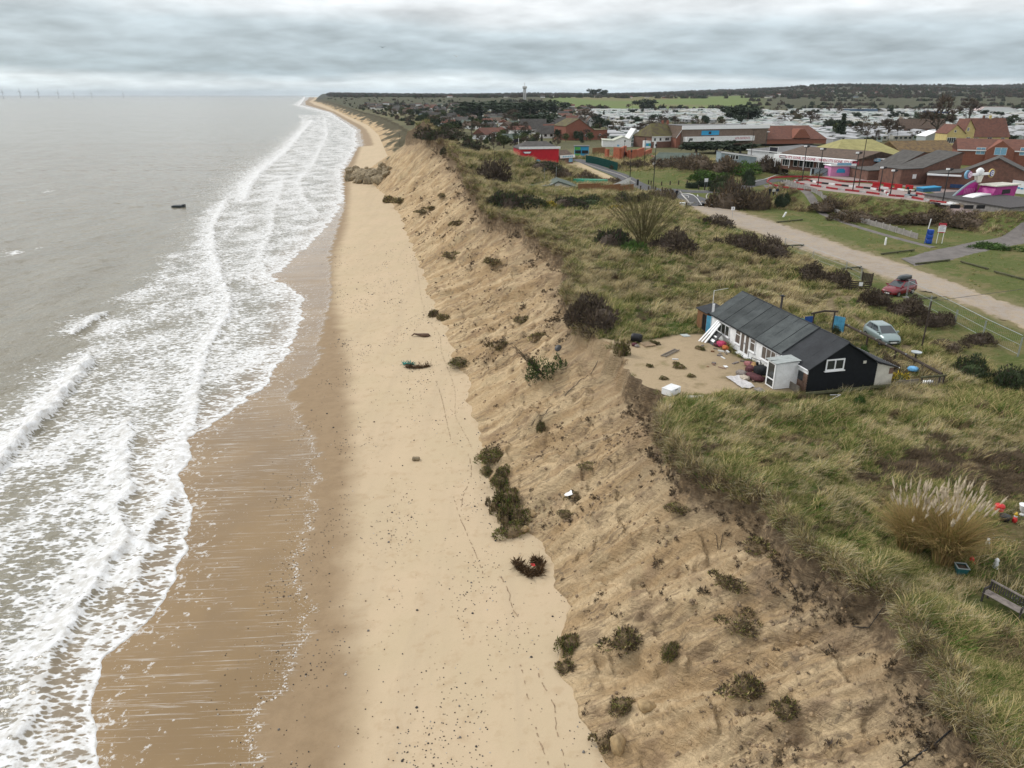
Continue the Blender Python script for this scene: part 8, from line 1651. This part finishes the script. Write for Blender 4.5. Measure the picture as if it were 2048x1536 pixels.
for k, (Y, w, r, h, lab) in enumerate([(224, 1, 5, 3.2, 'dark heather mound on the headland top, nearest one'), (234, -.5, 5.5, 3.8, 'dark heather mound on the headland top at the seaward brink'), (241, 6, 6.5, 4.2, 'dark heather mound on the headland top, farthest one'), (229, 9, 6.5, 3.6, 'dark heather mound on the headland top, landward one'), (219, 5, 4.5, 2.6, 'small dark heather mound below the headland top')]):
    x = float(edge(np.array([Y]))[0]) + w; o = link('heather_bush', bush_mesh('thicket', k % 3)); o.location = (x, Y, ground(x, Y) - .3); o.scale = (r, r * .9, h); o.rotation_euler = (0, 0, k); tag(o, lab, 'bush')
# clumps that slid down the sand cliff
CL = [(905,527,34,24,'deadtuft','grass clump half way down the far cliff, green left side'), (985,530,42,20,'deadtuft','grass clump half way down the far cliff, right of its pair'), (868,634,30,28,'deadtuft','dark round tuft at the foot of the cliff, left of two'),
 (888,640,24,26,'deadtuft','dark tuft at the foot of the cliff, right of two'), (1002,698,34,32,'deadtuft','brown tuft on the cliff left of the green bush'), (1076,684,40,32,'deadtuft','greyish round tuft on the cliff above the green bush'),
 (1045,648,40,20,'deadtuft','brown tuft pair high on the cliff below the thicket'), (1082,862,32,28,'turf','small green tuft alone on the bare slope'), (1258,1312,80,58,'deadtuft','large dark clump with a green side low on the near cliff'),
 (1340,1318,38,48,'turf','upright green-brown tuft beside the large dark clump'), (1484,1278,64,46,'deadtuft','dark tuft on the near cliff under the root mat'), (1498,1400,80,80,'deadtuft','long dark slumped sod on the near cliff'),
 (1246,1430,44,46,'deadtuft','dark tuft above the yellow sand lump at the cliff foot'), (1215,1500,44,60,'deadtuft','thin dark growth along the bottom of the cliff foot'), (920,735,44,20,'turf','flat pale green sod on the beach at the cliff foot'),
 (1575,1440,60,50,'deadtuft','rusty brown sod near the bottom of the cliff'), (984,930,44,40,'turf','green-brown sod between the two farthest of the slumped row'), (1000,975,50,50,'turf','long sod in the upper middle of the slumped row'), (1032,1045,54,60,'turf','sod just above the near end of the slumped row'), (1012,1050,30,60,'deadtuft','brown roots under the lower half of the slumped row'), (978,916,34,34,'turf','green sod at the cliff foot, farthest of the slumped row'), (972,950,34,28,'turf','brown-green sod at the cliff foot, second of the slumped row'),
 (1006,958,40,36,'turf','green sod at the cliff foot above the row'), (1020,1015,56,70,'turf','big green sod in the middle of the slumped row'), (1028,1078,54,46,'turf','dark green sod at the near end of the slumped row'),
 (990,1022,26,60,'deadtuft','brown root mat on the seaward side of the slumped row'), (1142,1300,56,62,'turf','large mossy sod at the cliff foot, standing by itself'), (1132,1345,40,34,'deadtuft','dark roots under the large mossy sod'),
 (1460,1190,44,50,'deadtuft','dark root mat hanging under the turf, upper part'), (1520,1110,70,46,'deadtuft','dark root mat hanging under the turf, beside the lip'), (800,410,26,24,'deadtuft','dark clump at the far cliff foot'), (780,405,30,30,'deadtuft','dark clump at the foot of the headland'),
 (862,418,24,14,'deadtuft','small tuft on the far slope, right one'), (845,430,26,12,'deadtuft','small tuft on the far slope, left one'), (920,455,30,18,'deadtuft','round tuft high on the far slope'), (882,400,20,14,'deadtuft','tuft on the far slope under the dune'), (1180,940,30,14,'deadtuft','loose dark roots strewn on the middle slope'),
 (1150,1000,32,18,'deadtuft','loose dark roots beside the white scrap'), (1128,1035,34,14,'deadtuft','loose dark roots above the small sand cone'), (1360,1030,50,24,'deadtuft','grey strewn litter under the lip')]
for (x, y, w, h, k, lab) in CL: bush(x, y, w * 1.1, h * (.50 if k == 'deadtuft' else .55), k, lab, 'grass_tuft' if k == 'deadtuft' else 'grass_sod', 'tuft' if k == 'deadtuft' else 'sod', None, random.uniform(.7, 1.5), 3.0, random.uniform(0, 6))

def fan_willow():
    p, s = hitS(1287, 502); t = thing('willow_shrub', 'tall leafless willow shrub fanning out of the dune grass', 'shrub', (p[0], p[1] + .6, p[2] - .1))
    rng = np.random.default_rng(5); H = 140 / s; st = MB(); tw = MB()
    for k in range(54):
        a = rng.uniform(0, 2 * math.pi); ln = rng.uniform(.05, 1.05); hh = H * rng.uniform(.6, 1.0) * (1 - .20 * ln); R0 = ln * 88 / s
        pts = [(0.5 * math.cos(a) * rng.uniform(), .5 * math.sin(a) * rng.uniform(), 0)]
        for q in (.25, .5, .75, 1.0): pts.append((R0 * math.cos(a) * q ** 1.1 + rng.normal(0, .06), R0 * math.sin(a) * q ** 1.1 * .8 + rng.normal(0, .06), hh * q ** .8))
        st.tube(pts, [.042, .03, .022, .014, .006], 4)
        for _ in range(95):
            q = rng.uniform(.22, 1.0); i = min(3, int(q * 4)); f = q * 4 - i; A = np.array(pts[i]); B = np.array(pts[i + 1]); C = A + (B - A) * f
            d = (B - A) / np.linalg.norm(B - A) + rng.normal(0, .38, 3); l = rng.uniform(.4, 1.1); e = C + d * l; sd = np.cross(d, rng.normal(0, 1, 3)); sd = sd / np.linalg.norm(sd) * .016
            tw.add([C - sd, C + sd, e], [(0, 1, 2)])
    st.build('stem', M_WILL, t); tw.build('twig_mass', M_WILL, t)['kind'] = 'stuff'
fan_willow()
def cliff_bush():
    p, s = hitS(1085, 768, 3); t = thing('slumped_shrub', 'green-leaved shrub with bare branches that slid half way down the cliff', 'shrub', tuple(p))
    rng = np.random.default_rng(8); st = MB()
    for k in range(16):
        a = rng.uniform(2.2, 4.2); l = 95 / s * rng.uniform(.5, 1); pts = [(0, 0, .2)]; x = y = 0; z = .2
        for q in range(4): x += math.cos(a) * l * .2 + rng.normal(0, .1); y += math.sin(a) * l * .12 + rng.normal(0, .1); z += l * .22 * rng.uniform(.6, 1.1); pts.append((x, y, z))
        st.tube(pts, [.05, .035, .025, .018, .006], 4)
        for _ in range(8):
            i = int(rng.integers(1, 4)); A = np.array(pts[i]); st.tube([A, A + np.array([rng.normal(-.2, .3), rng.normal(0, .3), rng.uniform(.2, .7)])], [.014, .004], 3)
    st.build('branch', M_TWIG, t)
    vs, fs = twigs(rng, 1900, 1.5, 2.4, .20, lumps=6); mm = rng.choice(3, len(fs), p=[.55, .3, .15])
    me = bpy.data.meshes.new('foliage'); me.from_pydata(vs, [], fs)
    for m in (M_LEAF, M_GORSE, M_DKT): me.materials.append(m)
    me.polygons.foreach_set('material_index', np.asarray(mm, np.int32)); me.update(); link('foliage', me, t)['kind'] = 'stuff'
cliff_bush()

def pampas():
    for k, (px, py, wpx, hpx, lab) in enumerate([(1838, 1120, 150, 150, 'pampas grass clump with pale plumes, seaward one of two'), (1910, 1150, 150, 190, 'taller pampas grass clump with pale plumes next to the planter')]):
        p, s = hitS(px, py); t = thing('pampas_grass', lab, 'pampas grass', (p[0], p[1] + .9, p[2])); rng = np.random.default_rng(40 + k); H = hpx / s * .72
        vs, fs = blades(rng, 2300, H * 1.05, .55, .80, .014, 4, .75); m2 = []
        for i in range(2300): m2 += [int(rng.choice([0, 0, 1, 2]))] * 4
        # turn the wind-blown blades into a fountain
        vs = np.array(vs); per = 9
        for i in range(2300):
            a = rng.uniform(-math.pi, math.pi); c, sn = math.cos(a), math.sin(a); q = vs[i * per:(i + 1) * per]; x, y = q[:, 0].copy(), q[:, 1].copy(); q[:, 0] = x * c - y * sn; q[:, 1] = x * sn + y * c
        me = bpy.data.meshes.new('leaf_fountain'); me.from_pydata([tuple(v) for v in vs], [], fs)
        for m in (leafmat('pampas_leaf', (.30, .215, .085)), leafmat('pampas_dry', (.235, .155, .07)), M_OLIVE): me.materials.append(m)
        me.polygons.foreach_set('material_index', np.asarray(m2, np.int32)); me.update(); link('leaf_fountain', me, t)['kind'] = 'stuff'
        sm = MB(); pm = leafmat('pampas_plume', (.50, .42, .31), .2)
        for j in range(64):
            a = rng.uniform(0, 2 * math.pi); r = rng.uniform(.1, 1.0); h = H * rng.uniform(.92, 1.34) * (1 - .16 * r); bx, by = .3 * r * math.cos(a), .3 * r * math.sin(a); tx, ty = 1.55 * r * math.cos(a) + .1, 1.3 * r * math.sin(a)
            sm.tube([(bx, by, 0), (bx + (tx - bx) * .4, by + (ty - by) * .4, h * .6), (tx, ty, h)], [.012, .010, .006], 3)
            pl = MB(); d = Vector((tx - bx + .12, ty - by, h * .8)).normalized(); L = rng.uniform(.38, .55); q0 = Vector((tx, ty, h)) - d * .1
            for q in range(26):
                f = rng.uniform(0, 1); c0 = q0 + d * L * f; wd = .085 * math.sin(math.pi * min(1, f * .9 + .12)) + .008; o = Vector(rng.normal(0, 1, 3)); o = (o - d * o.dot(d)).normalized()
                e = c0 + o * wd + d * .10; sd = d.cross(o) * .026; pl.add([c0 - sd, c0 + sd, e], [(0, 1, 2)])
            pl.tube([q0, q0 + d * L * .5, q0 + d * L], [.014, .05, .006], 5)
            pl.build('plume', pm, t)
        sm.build('plume_stalk', MATS['pampas_leaf'], t)
pampas()
